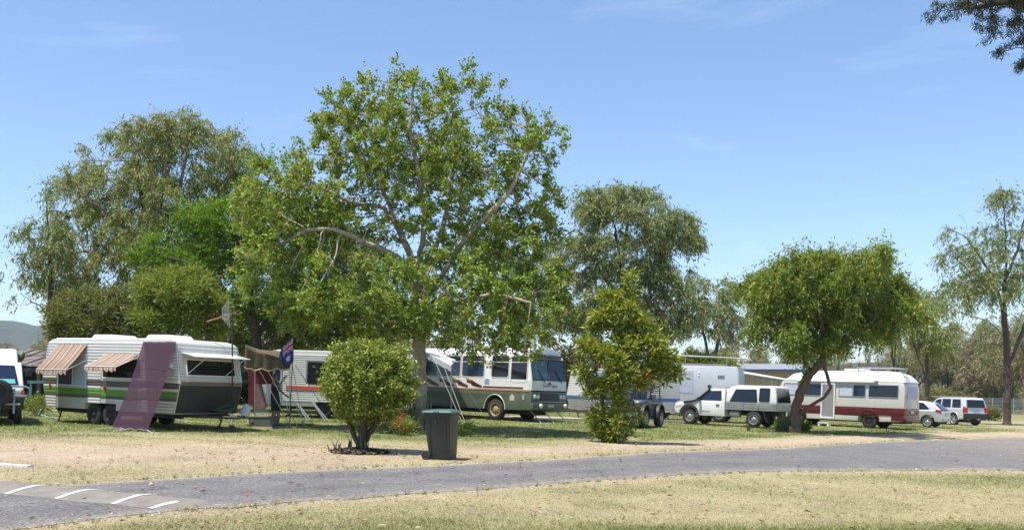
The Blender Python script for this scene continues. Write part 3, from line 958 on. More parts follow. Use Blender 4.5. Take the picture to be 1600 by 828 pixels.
def tree(name, base, ells, starters, label, cat='tree', group=None, natt=1400, step=0.3, infl=2.4, kill=0.55, iters=90,
         tip=0.008, expo=2.25, rmax=0.3, bark='pale', leaves=(), clump=None, seed=1, wob=0.2, up=0.05, shell=0.5, flare=1.4, thr=0.03, sides=7, minr=None):
    r = np.random.default_rng(seed)
    A = ell_points(ells, natt, r, shell)
    if clump:
        s, t = clump
        A = A[vn3(A + seed * 3.3, s) > t]
    A = A[A[:, 2] > 0.15]
    N, P = grow(starters, A, step, infl, kill, iters, r, wob, up)
    rad, kids = radii(N, P, tip, expo, rmax)
    if minr:
        A0 = np.array([p for i, pl in enumerate(starters) if i in minr for p in pl]); 
        for i, pl in enumerate(starters):
            if i in minr:
                for a_, b_ in zip(pl[:-1], pl[1:]):
                    a_, b_ = np.array(a_), np.array(b_)
                    t_ = np.clip(((N - a_) @ (b_ - a_)) / ((b_ - a_) @ (b_ - a_) + 1e-9), 0, 1)
                    near = np.linalg.norm(N - (a_ + t_[:, None] * (b_ - a_)), axis=1) < step * 0.3
                    near &= np.arange(len(N)) < nstart(starters, step)
                    rad[near] = np.maximum(rad[near], minr[i])
    root = empty(name, base, 0, label, cat, group)
    V, F = skin(N, P, rad, flare, sides)
    V[:, 2] -= 0.06
    link('trunk', np_mesh('trunk', V, F, True), BARK[bark], root)
    # leaves sit on the thin twigs
    tw = np.nonzero((rad < thr) & (np.arange(len(N)) >= 1))[0]
    for i, (mk, n, spread, size, ratio, mode, keep) in enumerate(leaves):
        C = N[tw]
        if keep is not None:
            C = C[keep(C, r)]
        if not len(C): continue
        V, F = leaf_cards(C, n, spread, size, ratio, r, mode)
        ok = V[::4, 2] > 0.02
        V = V.reshape(-1, 4, 3)[ok].reshape(-1, 3); F = np.arange(len(V)).reshape(-1, 4)
        link('crown', np_mesh('crown', V, F), LEAF[mk], root)
    return root
def loc_path(base, pts, d):
    "polyline of pixels (with depth shifts) in the tree's own metres"
    out = []
    for q in pts:
        p = wp(q[0], q[1], d + (q[2] if len(q) > 2 else 0.0)) - base
        out.append((p.x, p.y, p.z))
    return out

# --- the big pale-limbed tree in the middle
D = 32.0
B = gp(655, D)
main_ells = pix_ells([(850, 360, 48, 50, -.5), (868, 300, 28, 30, -.6), (478, 255, 42, 42, -.3), (425, 345, 55, 58, -.8), (610, 122, 60, 20), (545, 145, 45, 32), (765, 165, 48, 42), (640, 215, 150, 95), (700, 150, 75, 48), (560, 180, 75, 70), (800, 230, 82, 62, -0.6), (470, 330, 95, 75, -.8), (560, 320, 120, 100),
                      (690, 320, 140, 110), (830, 330, 55, 60), (450, 420, 80, 78, -1.2), (560, 460, 110, 70, -1.5), (700, 470, 110, 70, -1.8), (810, 430, 80, 90, -.6),
                      (840, 500, 55, 45, -1.4), (770, 540, 85, 34, -2.0), (860, 470, 40, 50, -1.0), (470, 500, 50, 30, -1.5), (590, 515, 60, 26, -.5), (640, 490, 90, 45, 2.5), (500, 490, 60, 48, -.6)], D, B, 0.9)
st = [loc_path(B, [(655, 672), (657, 610), (655, 550, .1), (653, 490), (652, 428)], D),
      loc_path(B, [(652, 428), (640, 392, .3), (621, 350, .6), (600, 300, .9), (575, 240, 1.2), (560, 180, 1.4)], D),
      loc_path(B, [(652, 428), (660, 380, -.3), (663, 330, -.6), (655, 270, -.8), (640, 200, -.6), (645, 140, -.4)], D),
      loc_path(B, [(652, 440), (675, 400, .4), (693, 347, .8), (705, 290, 1.3), (712, 210, 1.5), (705, 150, 1.2)], D),
      loc_path(B, [(654, 480), (690, 430, -.6), (721, 380, -1.0), (749, 347, -1.2), (793, 302, -1.2), (815, 260, -1.0), (835, 215, -.8)], D),
      loc_path(B, [(652, 440), (638, 410, -.4), (600, 388, -1.0), (565, 374, -1.5), (520, 354, -1.8), (478, 357, -2.0)], D),
      loc_path(B, [(621, 350, .6), (600, 322, -.2), (549, 313, -1.0), (500, 290, -1.4)], D),
      loc_path(B, [(655, 500), (625, 470, 1.4), (560, 450, 2.4), (480, 440, 3)], D),
      loc_path(B, [(655, 510), (700, 475, -1.2), (770, 455, -2.2), (830, 470, -2.6)], D),
      loc_path(B, [(655, 470), (685, 430, 1.6), (740, 420, 3.0), (800, 400, 4)], D)]
tree('spreading_tree', B, main_ells, st, 'large spreading tree with pale limbs and thin leafy top above the green bush and bin', natt=6200, step=0.22, infl=1.7, kill=0.27,
     iters=120, tip=0.0085, expo=2.2, rmax=0.23, bark='pale', seed=11, up=0.10, thr=0.024, shell=0.42,
     leaves=[('plane', 180000, 0.30, 0.078, 0.85, 'tuft', lambda C, r: r.random(len(C)) < np.clip(1.35 - 0.13 * np.maximum(C[:, 2] - 4.2, 0), 0.14, 1) * np.clip((vn3(C, 0.5) - 0.30) * 3.5, 0.16, 1)
              * np.where((np.hypot(C[:, 0], C[:, 1]) < 2.4) & (C[:, 2] > 4.2) & (C[:, 2] < 8.5), 0.45, 1.0))])

# --- big olive gum behind the striped caravan
D = 54.0
B = gp(262, D)
e = pix_ells([(270, 210, 75, 42), (200, 240, 70, 50), (330, 230, 62, 45), (150, 290, 70, 55), (250, 290, 110, 70), (370, 290, 60, 60), (120, 360, 55, 60), (210, 380, 110, 60),
              (330, 370, 90, 60), (110, 440, 55, 45), (180, 450, 60, 40)], D, B, 0.7)
st = [loc_path(B, [(262, 652), (258, 560), (248, 480), (238, 395)], D),
      loc_path(B, [(238, 395), (205, 360, -1), (160, 325, -1.5), (120, 300, -2)], D), loc_path(B, [(240, 400), (225, 330, .5), (215, 270, 1), (205, 220, 1)], D),
      loc_path(B, [(245, 430), (270, 350, -.6), (285, 270, -1), (300, 195, -1)], D), loc_path(B, [(250, 470), (300, 370, 1), (345, 300, 1.5), (365, 250, 2)], D),
      loc_path(B, [(245, 440), (190, 400, -1), (130, 390, -1.6), (95, 400, -2)], D), loc_path(B, [(240, 395), (255, 300, -1.4), (262, 230, -1.6), (265, 190, -1.6)], D)]
tree('gum_tree', B, e, st, 'big olive gum tree with dark branches rising behind the striped caravan', natt=3600, step=0.34, infl=2.6, kill=0.46, tip=0.011, rmax=0.36, bark='gum', seed=21,
     thr=0.034, up=0.1, shell=0.45, clump=(1.5, 0.33),
     leaves=[('gum', 104000, 0.75, 0.20, 0.26, 'spray', lambda C, r: vn3(C, 1.0) > 0.40)])

# --- thin gum at its side
D = 47.0
B = gp(79, D)
e = pix_ells([(75, 310, 26, 35), (55, 365, 34, 40), (90, 390, 35, 50), (60, 420, 28, 26), (45, 470, 26, 18), (110, 450, 26, 40)], D, B, 0.9)
tree('gum_tree', B, e, [loc_path(B, [(79, 655), (80, 520), (79, 420), (74, 340), (72, 285)], D), loc_path(B, [(80, 500), (62, 475), (40, 462)], D)],
     'slim tall gum tree with bare straight trunk beside the striped caravan roof', natt=1100, step=0.3, infl=2.3, kill=0.42, tip=0.009, rmax=0.13, bark='dark', seed=31, thr=0.026, clump=(1.2, 0.36),
     leaves=[('gumgrey', 11500, 0.65, 0.19, 0.24, 'spray', lambda C, r: vn3(C, 1.0) > 0.36)])

# --- bright feathery tree
D = 44.0
B = gp(405, D)
e = pix_ells([(335, 335, 60, 30), (290, 380, 70, 30), (380, 360, 75, 50), (255, 405, 50, 20), (330, 410, 90, 30), (420, 330, 70, 50), (430, 270, 40, 25), (440, 430, 90, 50), (370, 460, 70, 45), (500, 400, 80, 70), (580, 430, 70, 60), (300, 440, 50, 28)], D, B, 0.75)
st = [loc_path(B, [(405, 655), (408, 590), (400, 535), (395, 490)], D), loc_path(B, [(400, 535), (425, 480, .6), (455, 420, 1.2), (480, 370, 1.5)], D),
      loc_path(B, [(397, 500), (350, 450, -.8), (300, 410, -1.4), (260, 400, -1.8)], D), loc_path(B, [(395, 490), (385, 420, .3), (365, 360, -.3)], D),
      loc_path(B, [(404, 560), (450, 505, -.5), (520, 450, -.8), (580, 420, -1)], D)]
tree('feathery_tree', B, e, st, 'bright green feathery-leaved tree with dark forked trunk behind the olive canvas awning', natt=2400, step=0.32, infl=2.4, kill=0.48, tip=0.009, rmax=0.30, bark='dark', seed=41, thr=0.03, up=0.0, shell=0.4,
     leaves=[('fern', 72000, 0.75, 0.17, 0.30, 'frond', lambda C, r: vn3(C * np.array([1, 1, 2.2]), 1.2) > 0.33)])

# --- round shrubs behind the caravan
D = 38.0
B = gp(168, D)
e = pix_ells([(165, 500, 95, 48), (130, 475, 40, 30), (205, 470, 45, 30), (100, 520, 36, 34)], D, B, 0.7)
tree('bottlebrush_shrub', B, e, [[(0, 0, 0), (0.1, 0, 0.6)], [(0.1, 0, .4), (-.9, 0, 1.6)], [(0.1, 0, .4), (.9, .2, 1.6)]], 'olive bottlebrush shrub with reddish specks behind the striped caravan', 'shrub', natt=900, step=0.25, infl=2, kill=0.4, tip=0.007, rmax=0.12,
     bark='brown', seed=51, thr=0.03, leaves=[('olive', 30000, 0.17, 0.16, 0.3, 'out', None)])
D = 37.0
B = gp(292, D)
e = pix_ells([(285, 470, 62, 52), (300, 445, 40, 26), (245, 450, 34, 28), (330, 490, 40, 45), (250, 500, 45, 40)], D, B, 0.75)
tree('lime_green_shrub', B, e, [[(0, 0, 0), (0.1, 0, 0.8)], [(0.1, 0, .6), (-.8, 0, 2.0)], [(0.1, 0, .6), (.8, .2, 2.0)]], 'tall lime green shrub between the caravan roof hatches and the feathery tree', 'shrub', natt=900, step=0.25, infl=2, kill=0.4, tip=0.007, rmax=0.13,
     bark='brown', seed=52, thr=0.03, leaves=[('lime', 27000, 0.17, 0.15, 0.3, 'out', None)])
D = 42.0
B = gp(385, D)
e = pix_ells([(392, 500, 40, 45), (350, 520, 35, 40), (440, 495, 50, 40), (560, 500, 60, 45), (500, 510, 50, 38)], 47, gp(385, 47), 0.6)
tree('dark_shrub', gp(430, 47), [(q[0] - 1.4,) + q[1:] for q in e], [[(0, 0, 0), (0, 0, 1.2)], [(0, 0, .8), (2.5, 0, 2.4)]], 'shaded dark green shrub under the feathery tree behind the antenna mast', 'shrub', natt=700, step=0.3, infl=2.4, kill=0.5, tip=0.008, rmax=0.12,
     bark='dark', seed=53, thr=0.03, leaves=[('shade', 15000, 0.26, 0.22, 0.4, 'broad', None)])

# --- foliage peeping in at the frame's edge
D = 42.0
B = gp(-75, D)
e = pix_ells([(-40, 420, 46, 40), (-70, 360, 60, 60), (-95, 420, 60, 60)], D, B, 0.8)
tree('gum_tree', B, e, [loc_path(B, [(-75, 655), (-74, 540), (-72, 430), (-68, 350)], D)], 'gum tree whose leaf tips just show beside the dark shed roof', natt=350, step=0.35, infl=2.5, kill=0.6, tip=0.01, rmax=0.14, bark='gum', seed=61, thr=0.04,
     leaves=[('gumgrey', 9000, 0.3, 0.3, 0.22, 'droop', None)])

# --- gums behind the bus and the yellow-green shrub
D = 63.0
B = gp(975, D)
e = pix_ells([(980, 320, 62, 45), (920, 330, 50, 40), (1040, 365, 62, 50), (1060, 420, 48, 40), (960, 390, 60, 50), (900, 400, 45, 50), (1000, 440, 60, 40), (1080, 470, 38, 36), (885, 385, 34, 50), (875, 450, 36, 45), (920, 470, 60, 45), (1020, 500, 50, 30)], D, B, 0.75)
st = [loc_path(B, [(975, 655), (972, 560), (970, 470), (975, 390), (985, 310)], D), loc_path(B, [(971, 500), (1010, 430, .8), (1045, 390, 1.2), (1075, 360, 1.5)], D),
      loc_path(B, [(970, 470), (930, 410, -.8), (905, 360, -1)], D), loc_path(B, [(972, 540), (1030, 490, -1), (1075, 450, -1.2)], D), loc_path(B, [(974, 430), (960, 350, 1), (945, 310, 1)], D)]
tree('gum_tree', B, e, st, 'dense rounded gum tree rising behind the yellow-green shrub and bus', natt=3000, step=0.38, infl=2.9, kill=0.52, tip=0.012, rmax=0.30, bark='dark', seed=71, thr=0.036, shell=0.4, clump=(1.8, 0.34),
     leaves=[('gumgrey', 78000, 0.8, 0.23, 0.27, 'spray', lambda C, r: vn3(C, 1.1) > 0.38), ('gum', 8000, 0.8, 0.23, 0.27, 'spray', lambda C, r: vn3(C + 9, 2.2) > 0.60)])
D = 62.0
B = gp(790, D)
e = pix_ells([(760, 400, 90, 70), (850, 420, 60, 60), (700, 450, 70, 50), (800, 480, 90, 40), (880, 480, 40, 40), (640, 440, 70, 60)], D, B, 0.5)
tree('gum_tree', B, e, [loc_path(B, [(790, 655), (788, 560), (780, 480), (770, 400)], D), loc_path(B, [(788, 560), (830, 470), (850, 410)], D), loc_path(B, [(789, 590), (735, 520), (690, 440)], D)],
     'gum tree half hidden behind the pale-limbed tree and bus', natt=1500, step=0.42, infl=3.0, kill=0.62, tip=0.012, rmax=0.25, bark='gum', seed=72, thr=0.04, clump=(2, .38),
     leaves=[('gum', 22000, 0.8, 0.24, 0.26, 'spray', lambda C, r: vn3(C, 1.2) > 0.38)])
D = 80.0
B = gp(1112, D)
e = pix_ells([(1090, 455, 34, 34), (1130, 460, 34, 32), (1105, 490, 45, 28), (1148, 500, 28, 30), (1075, 500, 24, 22)], D, B, 0.8)
tree('gum_tree', B, e, [loc_path(B, [(1112, 630), (1108, 560), (1098, 510), (1090, 450)], D), loc_path(B, [(1110, 590), (1125, 520), (1140, 450)], D)],
     'open gum tree with sky between its boughs above the rack-topped truck camper', natt=900, step=0.42, infl=2.8, kill=0.58, tip=0.012, rmax=0.22, bark='dark', seed=73, thr=0.036, clump=(1.7, 0.36),
     leaves=[('gumgrey', 11500, 0.85, 0.27, 0.27, 'spray', lambda C, r: vn3(C, 1.2) > 0.36)])
D = 63.0
B = gp(1105, D)
e = pix_ells([(1105, 575, 38, 20), (1082, 570, 22, 18), (1130, 575, 22, 16)], D, B, 0.8)
tree('light_green_shrub', B, e, [[(0, 0, 0), (0, 0, .8)]], 'light green shrub behind the rack on the truck camper', 'shrub', natt=350, step=0.3, infl=2.4, kill=0.5, tip=0.008, rmax=0.09, bark='brown', seed=74, thr=0.03,
     leaves=[('lime', 8000, 0.22, 0.26, 0.3, 'out', None)])

# --- dome-shaped shade tree by the cream motorhome
D = 41.0
B = at(1243, 676)
D = B.y
rl = np.random.default_rng(88)
lobes = [(1290, 470, 95, 42), (1300, 430, 80, 38), (1360, 465, 55, 38), (1225, 465, 48, 36), (1402, 470, 34, 32), (1378, 428, 36, 24), (1330, 410, 50, 22), (1260, 405, 50, 20)]
for i in range(30):
    t_ = i / 29
    px_ = 1180 + 226 * t_
    top_ = float(np.interp(px_, [1165, 1200, 1255, 1300, 1375, 1425], [470, 420, 388, 392, 410, 466]))
    bot_ = float(np.interp(px_, [1165, 1200, 1240, 1300, 1380, 1425], [505, 525, 552, 540, 522, 500]))
    for k_ in range(2 + int(rl.random() < .6)):
        lobes.append((px_ + rl.normal(0, 6), top_ + (bot_ - top_) * [0.10, 0.88, 0.45][k_] + rl.normal(0, 6), 18 + 13 * rl.random(), 12 + 8 * rl.random(), rl.normal(0, 1.2)))
e = pix_ells(lobes, D, B, 0.95)
st = [loc_path(B, [(1243, 676), (1243, 640), (1250, 610, -.1), (1264, 582), (1285, 560), (1300, 520, .3), (1310, 470, .4)], D),
      loc_path(B, [(1243, 648), (1262, 634, -.3), (1288, 618, -.4), (1298, 604, -.3), (1292, 582), (1284, 562)], D),
      loc_path(B, [(1264, 582), (1250, 540, .6), (1225, 500, .8), (1210, 460, 1)], D), loc_path(B, [(1285, 560), (1330, 530, -.8), (1370, 490, -1.4), (1390, 460, -1.6)], D),
      loc_path(B, [(1290, 545), (1280, 490, -1.2), (1270, 440, -1.8)], D), loc_path(B, [(1300, 520, .3), (1345, 470, 1.2), (1365, 430, 1.6)], D)]
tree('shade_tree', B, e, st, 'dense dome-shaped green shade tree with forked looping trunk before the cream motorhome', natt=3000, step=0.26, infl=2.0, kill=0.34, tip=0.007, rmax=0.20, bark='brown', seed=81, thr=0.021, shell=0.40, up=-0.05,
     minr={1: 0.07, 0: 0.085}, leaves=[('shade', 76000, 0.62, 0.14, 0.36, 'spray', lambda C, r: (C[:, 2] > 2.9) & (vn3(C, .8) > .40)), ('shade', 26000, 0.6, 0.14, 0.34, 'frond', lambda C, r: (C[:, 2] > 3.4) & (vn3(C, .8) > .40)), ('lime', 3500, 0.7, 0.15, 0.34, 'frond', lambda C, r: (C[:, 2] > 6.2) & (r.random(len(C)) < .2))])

# --- tall gum by the fence
D = 67.0
B = at(1573, 664)
D = B.y
e = pix_ells([(1565, 310, 22, 30), (1595, 330, 26, 40), (1500, 360, 36, 30), (1540, 380, 45, 40), (1490, 400, 30, 28), (1600, 400, 46, 50), (1560, 440, 50, 30), (1500, 440, 30, 22), (1640, 360, 45, 60), (1650, 440, 45, 45), (1470, 470, 22, 14)], D, B, 0.8)
st = [loc_path(B, [(1573, 664), (1574, 600), (1572, 540), (1568, 470), (1572, 400), (1570, 330), (1566, 295)], D), loc_path(B, [(1574, 580), (1590, 535), (1612, 480), (1640, 410)], D),
      loc_path(B, [(1570, 525), (1545, 500, -.5), (1510, 490, -1), (1472, 478, -1.2)], D), loc_path(B, [(1569, 480), (1545, 420, .5), (1510, 370, 1)], D), loc_path(B, [(1571, 440), (1590, 390), (1602, 330)], D)]
tree('gum_tree', B, e, st, 'tall dark-trunked gum tree by the wire fence beyond the silver wagon', natt=2000, step=0.38, infl=2.7, kill=0.52, tip=0.010, rmax=0.24, bark='dark', seed=91, thr=0.032, clump=(1.5, 0.33),
     leaves=[('gumgrey', 28000, 0.85, 0.23, 0.25, 'spray', lambda C, r: vn3(C, 1.1) > 0.40)])
D = 84.0
B = gp(1448, D)
e = pix_ells([(1440, 480, 30, 40), (1465, 460, 24, 24), (1450, 530, 34, 28), (1430, 520, 22, 24), (1475, 510, 20, 24)], D, B, 0.8)
tree('gum_tree', B, e, [loc_path(B, [(1448, 655), (1449, 580), (1447, 520), (1452, 455)], D), loc_path(B, [(1449, 590), (1432, 550), (1420, 510)], D)],
     'slender gum tree showing past the shade tree above the silver hatchback', natt=900, step=0.42, infl=2.8, kill=0.58, tip=0.012, rmax=0.20, bark='dark', seed=92, thr=0.036, clump=(1.6, 0.36),
     leaves=[('gum', 9500, 0.85, 0.27, 0.26, 'spray', lambda C, r: vn3(C, 1.2) > 0.36)])

# --- woodland beyond: three kinds of slender gum and a scrub, repeated
def proto(name, seed, h, leaf, nleaf, label, group, spread=0.42):
    r = np.random.default_rng(seed)
    e = [(r.normal(0, h * .13), r.normal(0, h * .13), h * (0.52 + 0.42 * r.random()), h * .14, h * .14, h * .11) for _ in range(9)]
    sts = [[(0, 0, 0), (r.normal(0, .2), 0, h * .3), (r.normal(0, .4), r.normal(0, .4), h * .75)], [(0, 0, h * .3), (h * .12, 0, h * .55), (h * .2, .3, h * .8)], [(0, 0, h * .25), (-h * .14, .3, h * .5), (-h * .2, 0, h * .7)]]
    return tree(name, (0, 0, 0), e, sts, label, 'tree', group, natt=700, step=h * .035, infl=h * .25, kill=h * .05, tip=0.014, rmax=0.17 + r.random() * .06, bark=('gum', 'dark')[seed % 2], seed=seed,
                thr=0.06, clump=(h * .13, 0.36), leaves=[(leaf, nleaf, 0.95, 0.32, 0.27, 'spray', lambda C, r2: vn3(C, h * .11) > 0.36)], sides=5)
protos = [proto('woodland_gum', 101, 11, 'gumgrey', 3600, 'slender gum tree of the woodland beyond the wire fence', 'woodland gum trees'),
          proto('woodland_gum', 102, 9, 'scrub', 3400, 'slender gum tree of the woodland beyond the wire fence', 'woodland gum trees'),
          proto('woodland_gum', 103, 12.5, 'scrub', 3800, 'slender gum tree of the woodland beyond the wire fence', 'woodland gum trees')]
spots = []
r_ = np.random.default_rng(77)
for i in range(46):
    px = 1395 + (i * 61.8) % 260 + r_.normal(0, 6)
    d = 92 + 120 * ((i * 0.381) % 1)
    spots.append((px, d, 0.74 + 0.42 * r_.random()))
for i in range(26):
    px = 1040 + (i * 83.1) % 350
    spots.append((px, 95 + 75 * ((i * 0.618) % 1), 0.5 + 0.32 * r_.random()))
for i in range(9):
    spots.append((-30 + (i * 47.3) % 150, 85 + 80 * ((i * .618) % 1), 0.42 + 0.25 * r_.random()))
for i in range(12):
    spots.append((330 + (i * 71.7) % 640, 75 + 50 * ((i * .618) % 1), 0.5 + 0.35 * r_.random()))
used = [0, 0, 0]
for i, (px, d, s) in enumerate(spots):
    k = i % 3
    o = protos[k] if not used[k] else copy_tree(protos[k])
    used[k] = 1
    o.location = gp(px, d)
    o.rotation_euler = (0, 0, r_.random() * 6.28)
    o.scale = (s * (0.9 + .3 * r_.random()), s, s * (0.9 + 0.25 * r_.random()))
    a = 'woodland beyond the wire fence' if px > 1380 else ('trees behind the cream building' if px > 1030 else ('trees behind the dark shed' if px < 140 else 'trees behind the bus and caravans'))
    o['group'] = a
    o['label'] = 'slender gum among the ' + a
# low scrub
def scrub_proto(seed, leaf):
    e = [(np.cos(a) * .8, np.sin(a) * .8, 1.0 + .4 * np.sin(3 * a), 0.8, .8, .7) for a in np.arange(5) * 1.256]
    return tree('scrub_bush', (0, 0, 0), e, [[(0, 0, 0), (0, 0, .5)]], 'low scrub bush', 'bush', 'low scrub at the edge of the woodland', natt=240, step=0.2, infl=1.8, kill=0.35, tip=0.007, rmax=0.06, bark='brown', seed=seed, thr=0.03,
                leaves=[(leaf, 3200, 0.2, 0.24, 0.3, 'out', None)], sides=5)
sp = [scrub_proto(111, 'scrub'), scrub_proto(112, 'olive')]
first = [True, True]
for i in range(46):
    k = i % 2
    o = sp[k] if first[k] else copy_tree(sp[k])
    first[k] = False
    px = (1400 + (i * 61.8) % 240) if i < 30 else (1050 + (i * 61.8) % 330)
    d = 112 + 60 * ((i * .618) % 1)
    s = 0.9 + 1.1 * r_.random()
    o.location = gp(px, d); o.rotation_euler = (0, 0, r_.random() * 6.28); o.scale = (s * 1.3, s * 1.3, s)
    o['label'] = 'low grey-green scrub bush among the woodland trunks' if i < 30 else 'low scrub bush behind the cream building'
    o['group'] = 'woodland scrub' if i < 30 else 'scrub behind the building'
for i, (px, d, sx, sz) in enumerate([(345, 58, 2.6, 2.0), (400, 62, 2.6, 2.3), (470, 60, 2.4, 2.0), (540, 58, 2.6, 2.4), (610, 62, 2.8, 2.2), (690, 64, 2.6, 2.3), (760, 60, 2.3, 1.9), (840, 66, 2.6, 2.1), (910, 70, 2.6, 2.1)]):
    o = copy_tree(sp[i % 2]); o.location = gp(px, d); o.rotation_euler = (0, 0, i * 1.3); o.scale = (sx, sx, sz)
    o['label'] = 'big dark bush in the thicket behind the bus and caravans'; o['group'] = 'thicket behind the bus'
o = copy_tree(sp[1]); q = at(1545, 657); o.location = q; o.scale = (0.75, 0.75, 0.55)
o['label'] = 'low yellowish bush between the silver wagon and the tall gum trunk'; o['group'] = 'bushes by the fence'

# --- clipped round bush
B = at(563, 705)
D = B.y
e = pix_ells([(578, 592, 74, 50), (560, 562, 50, 34), (600, 578, 50, 46), (540, 604, 42, 40), (618, 606, 38, 38), (575, 545, 26, 18), (575, 632, 58, 28), (565, 655, 34, 18)], D, B, 0.95)
s_ = [[(0, 0, 0), (0.02, 0, .35), (.1, 0, .62)], [(0, 0, .1), (-.18, .06, .5), (-.35, .1, .95)], [(0, 0, .1), (.2, -.05, .45), (.5, -.1, .9)], [(0.05, 0, .2), (.15, .2, .6), (.2, .4, 1.1)], [(0, 0, .1), (.1, -.15, .5), (.1, -.4, 1.0)]]
tree('round_bush', B, e, s_, 'clipped round yellow-green bush on stout dark trunk beside the wheelie bin', 'bush', natt=1500, step=0.1, infl=0.9, kill=0.16, tip=0.0035, expo=1.95, rmax=0.16, minr={0: .09, 1: .06, 2: .06, 3: .05, 4: .06}, bark='dark', seed=121, thr=0.02, shell=0.3, flare=1.25,
     leaves=[('bush', 46000, 0.075, 0.062, 0.6, 'broad', None), ('lime', 3800, 0.085, 0.07, 0.5, 'out', lambda C, r: (C[:, 2] > 1.75) & (r.random(len(C)) < .6))])
# --- yellow-green shrub
B = at(958, 691)
D = B.y
e = pix_ells([(987, 436, 13, 24), (985, 460, 18, 22), (975, 480, 28, 22), (945, 500, 26, 22), (1005, 505, 30, 22), (1000, 540, 44, 22), (925, 540, 30, 22, -.3), (960, 555, 40, 24), (1032, 560, 32, 20, .3), (1045, 588, 24, 14), (985, 590, 46, 20),
              (918, 585, 24, 18), (945, 610, 34, 18), (950, 648, 28, 20), (968, 668, 24, 16), (938, 670, 20, 14), (935, 462, 10, 12)], D, B, 0.85)
s_ = [[(0, 0, 0), (0.02, 0, .6), (.15, 0, 1.6), (.3, 0, 2.8), (.45, 0, 4.2), (.5, 0, 4.9)], [(0, 0, .2), (-.25, .1, 1.0), (-.5, .2, 2.2), (-.6, .2, 3.4)], [(0, 0, .2), (.4, -.1, 1.1), (.9, -.2, 2.0), (1.4, -.2, 2.5)], [(0, 0, .3), (.1, -.4, 1.2), (.1, -.8, 2.4)], [(0, 0, 0), (-.45, -.1, .5), (-.6, -.1, .8)], [(0, 0, 0), (.45, .0, .5), (.65, 0, .85)], [(0, 0, 0), (.05, -.4, .45), (.1, -.6, .8)]]
tree('flowering_shrub', B, e, s_, 'tall loose yellow-green shrub with a few orange leaves beside the road', 'shrub', natt=900, step=0.16, infl=1.4, kill=0.27, tip=0.005, expo=2.2, rmax=0.1, bark='brown', seed=131, thr=0.02, shell=0.45,
     leaves=[('yellow', 15500, 0.10, 0.15, 0.34, 'out', lambda C, r: vn3(C, .4) > .44), ('yellow', 1700, 0.11, 0.14, 0.36, 'out', lambda C, r: C[:, 2] < .7), ('yellow', 1100, 0.10, 0.15, 0.34, 'out', lambda C, r: C[:, 2] > 3.9), ('orange', 260, 0.10, 0.14, 0.34, 'out', lambda C, r: (vn3(C, .35) > .72) & (C[:, 2] < 3.2))])
# --- dark needle-leaved branch hanging into the corner of the view; its tree stands beside the frame
B = Vector((8.2, 9.6, gz(8.2)))
def Lp(px, py, d): 
    p = wp(px, py, d) - B
    return (p.x, p.y, p.z)
cs = [(1590, -20, 9.2, .55, .35), (1540, 10, 9.0, .30, .14), (1480, 14, 8.8, .30, .12), (1600, 60, 9.3, .34, .28), (1603, 105, 9.3, .2, .18), (1530, 45, 9.0, .16, .16), (1560, 20, 9.1, .3, .2), (1640, 20, 9.4, .5, .6), (1560, 40, 9.0, .16, .12), (1700, -60, 9.4, .9, .8), (1585, -90, 9.2, .9, .5)]
e = [Lp(a, b, c) + (rx, rx, rz) for a, b, c, rx, rz in cs]
st = [[(0, 0, 0), (-.2, 0, 2.5), (-.5, 0, 4.2), (-1.2, -.2, 5.0)], [(-1.2, -.2, 5.0), Lp(1680, -30, 9.3), Lp(1600, -12, 9.1), Lp(1540, 0, 9.0), Lp(1470, 8, 8.8)], [Lp(1680, -30, 9.3), Lp(1640, 20, 9.3), Lp(1605, 70, 9.3)]]
tree('casuarina_tree', B, e, st, 'dark fine-needled branch hanging into the top corner of the sky', natt=1700, step=0.055, infl=0.6, kill=0.075, iters=80, tip=0.0022, expo=2.0, rmax=0.16, bark='dark', seed=141, thr=0.009, up=-0.25, shell=0.5, clump=(0.16, 0.27), flare=1.2,
     leaves=[('casuarina', 105000, 0.022, 0.034, 0.15, 'droop', None)])

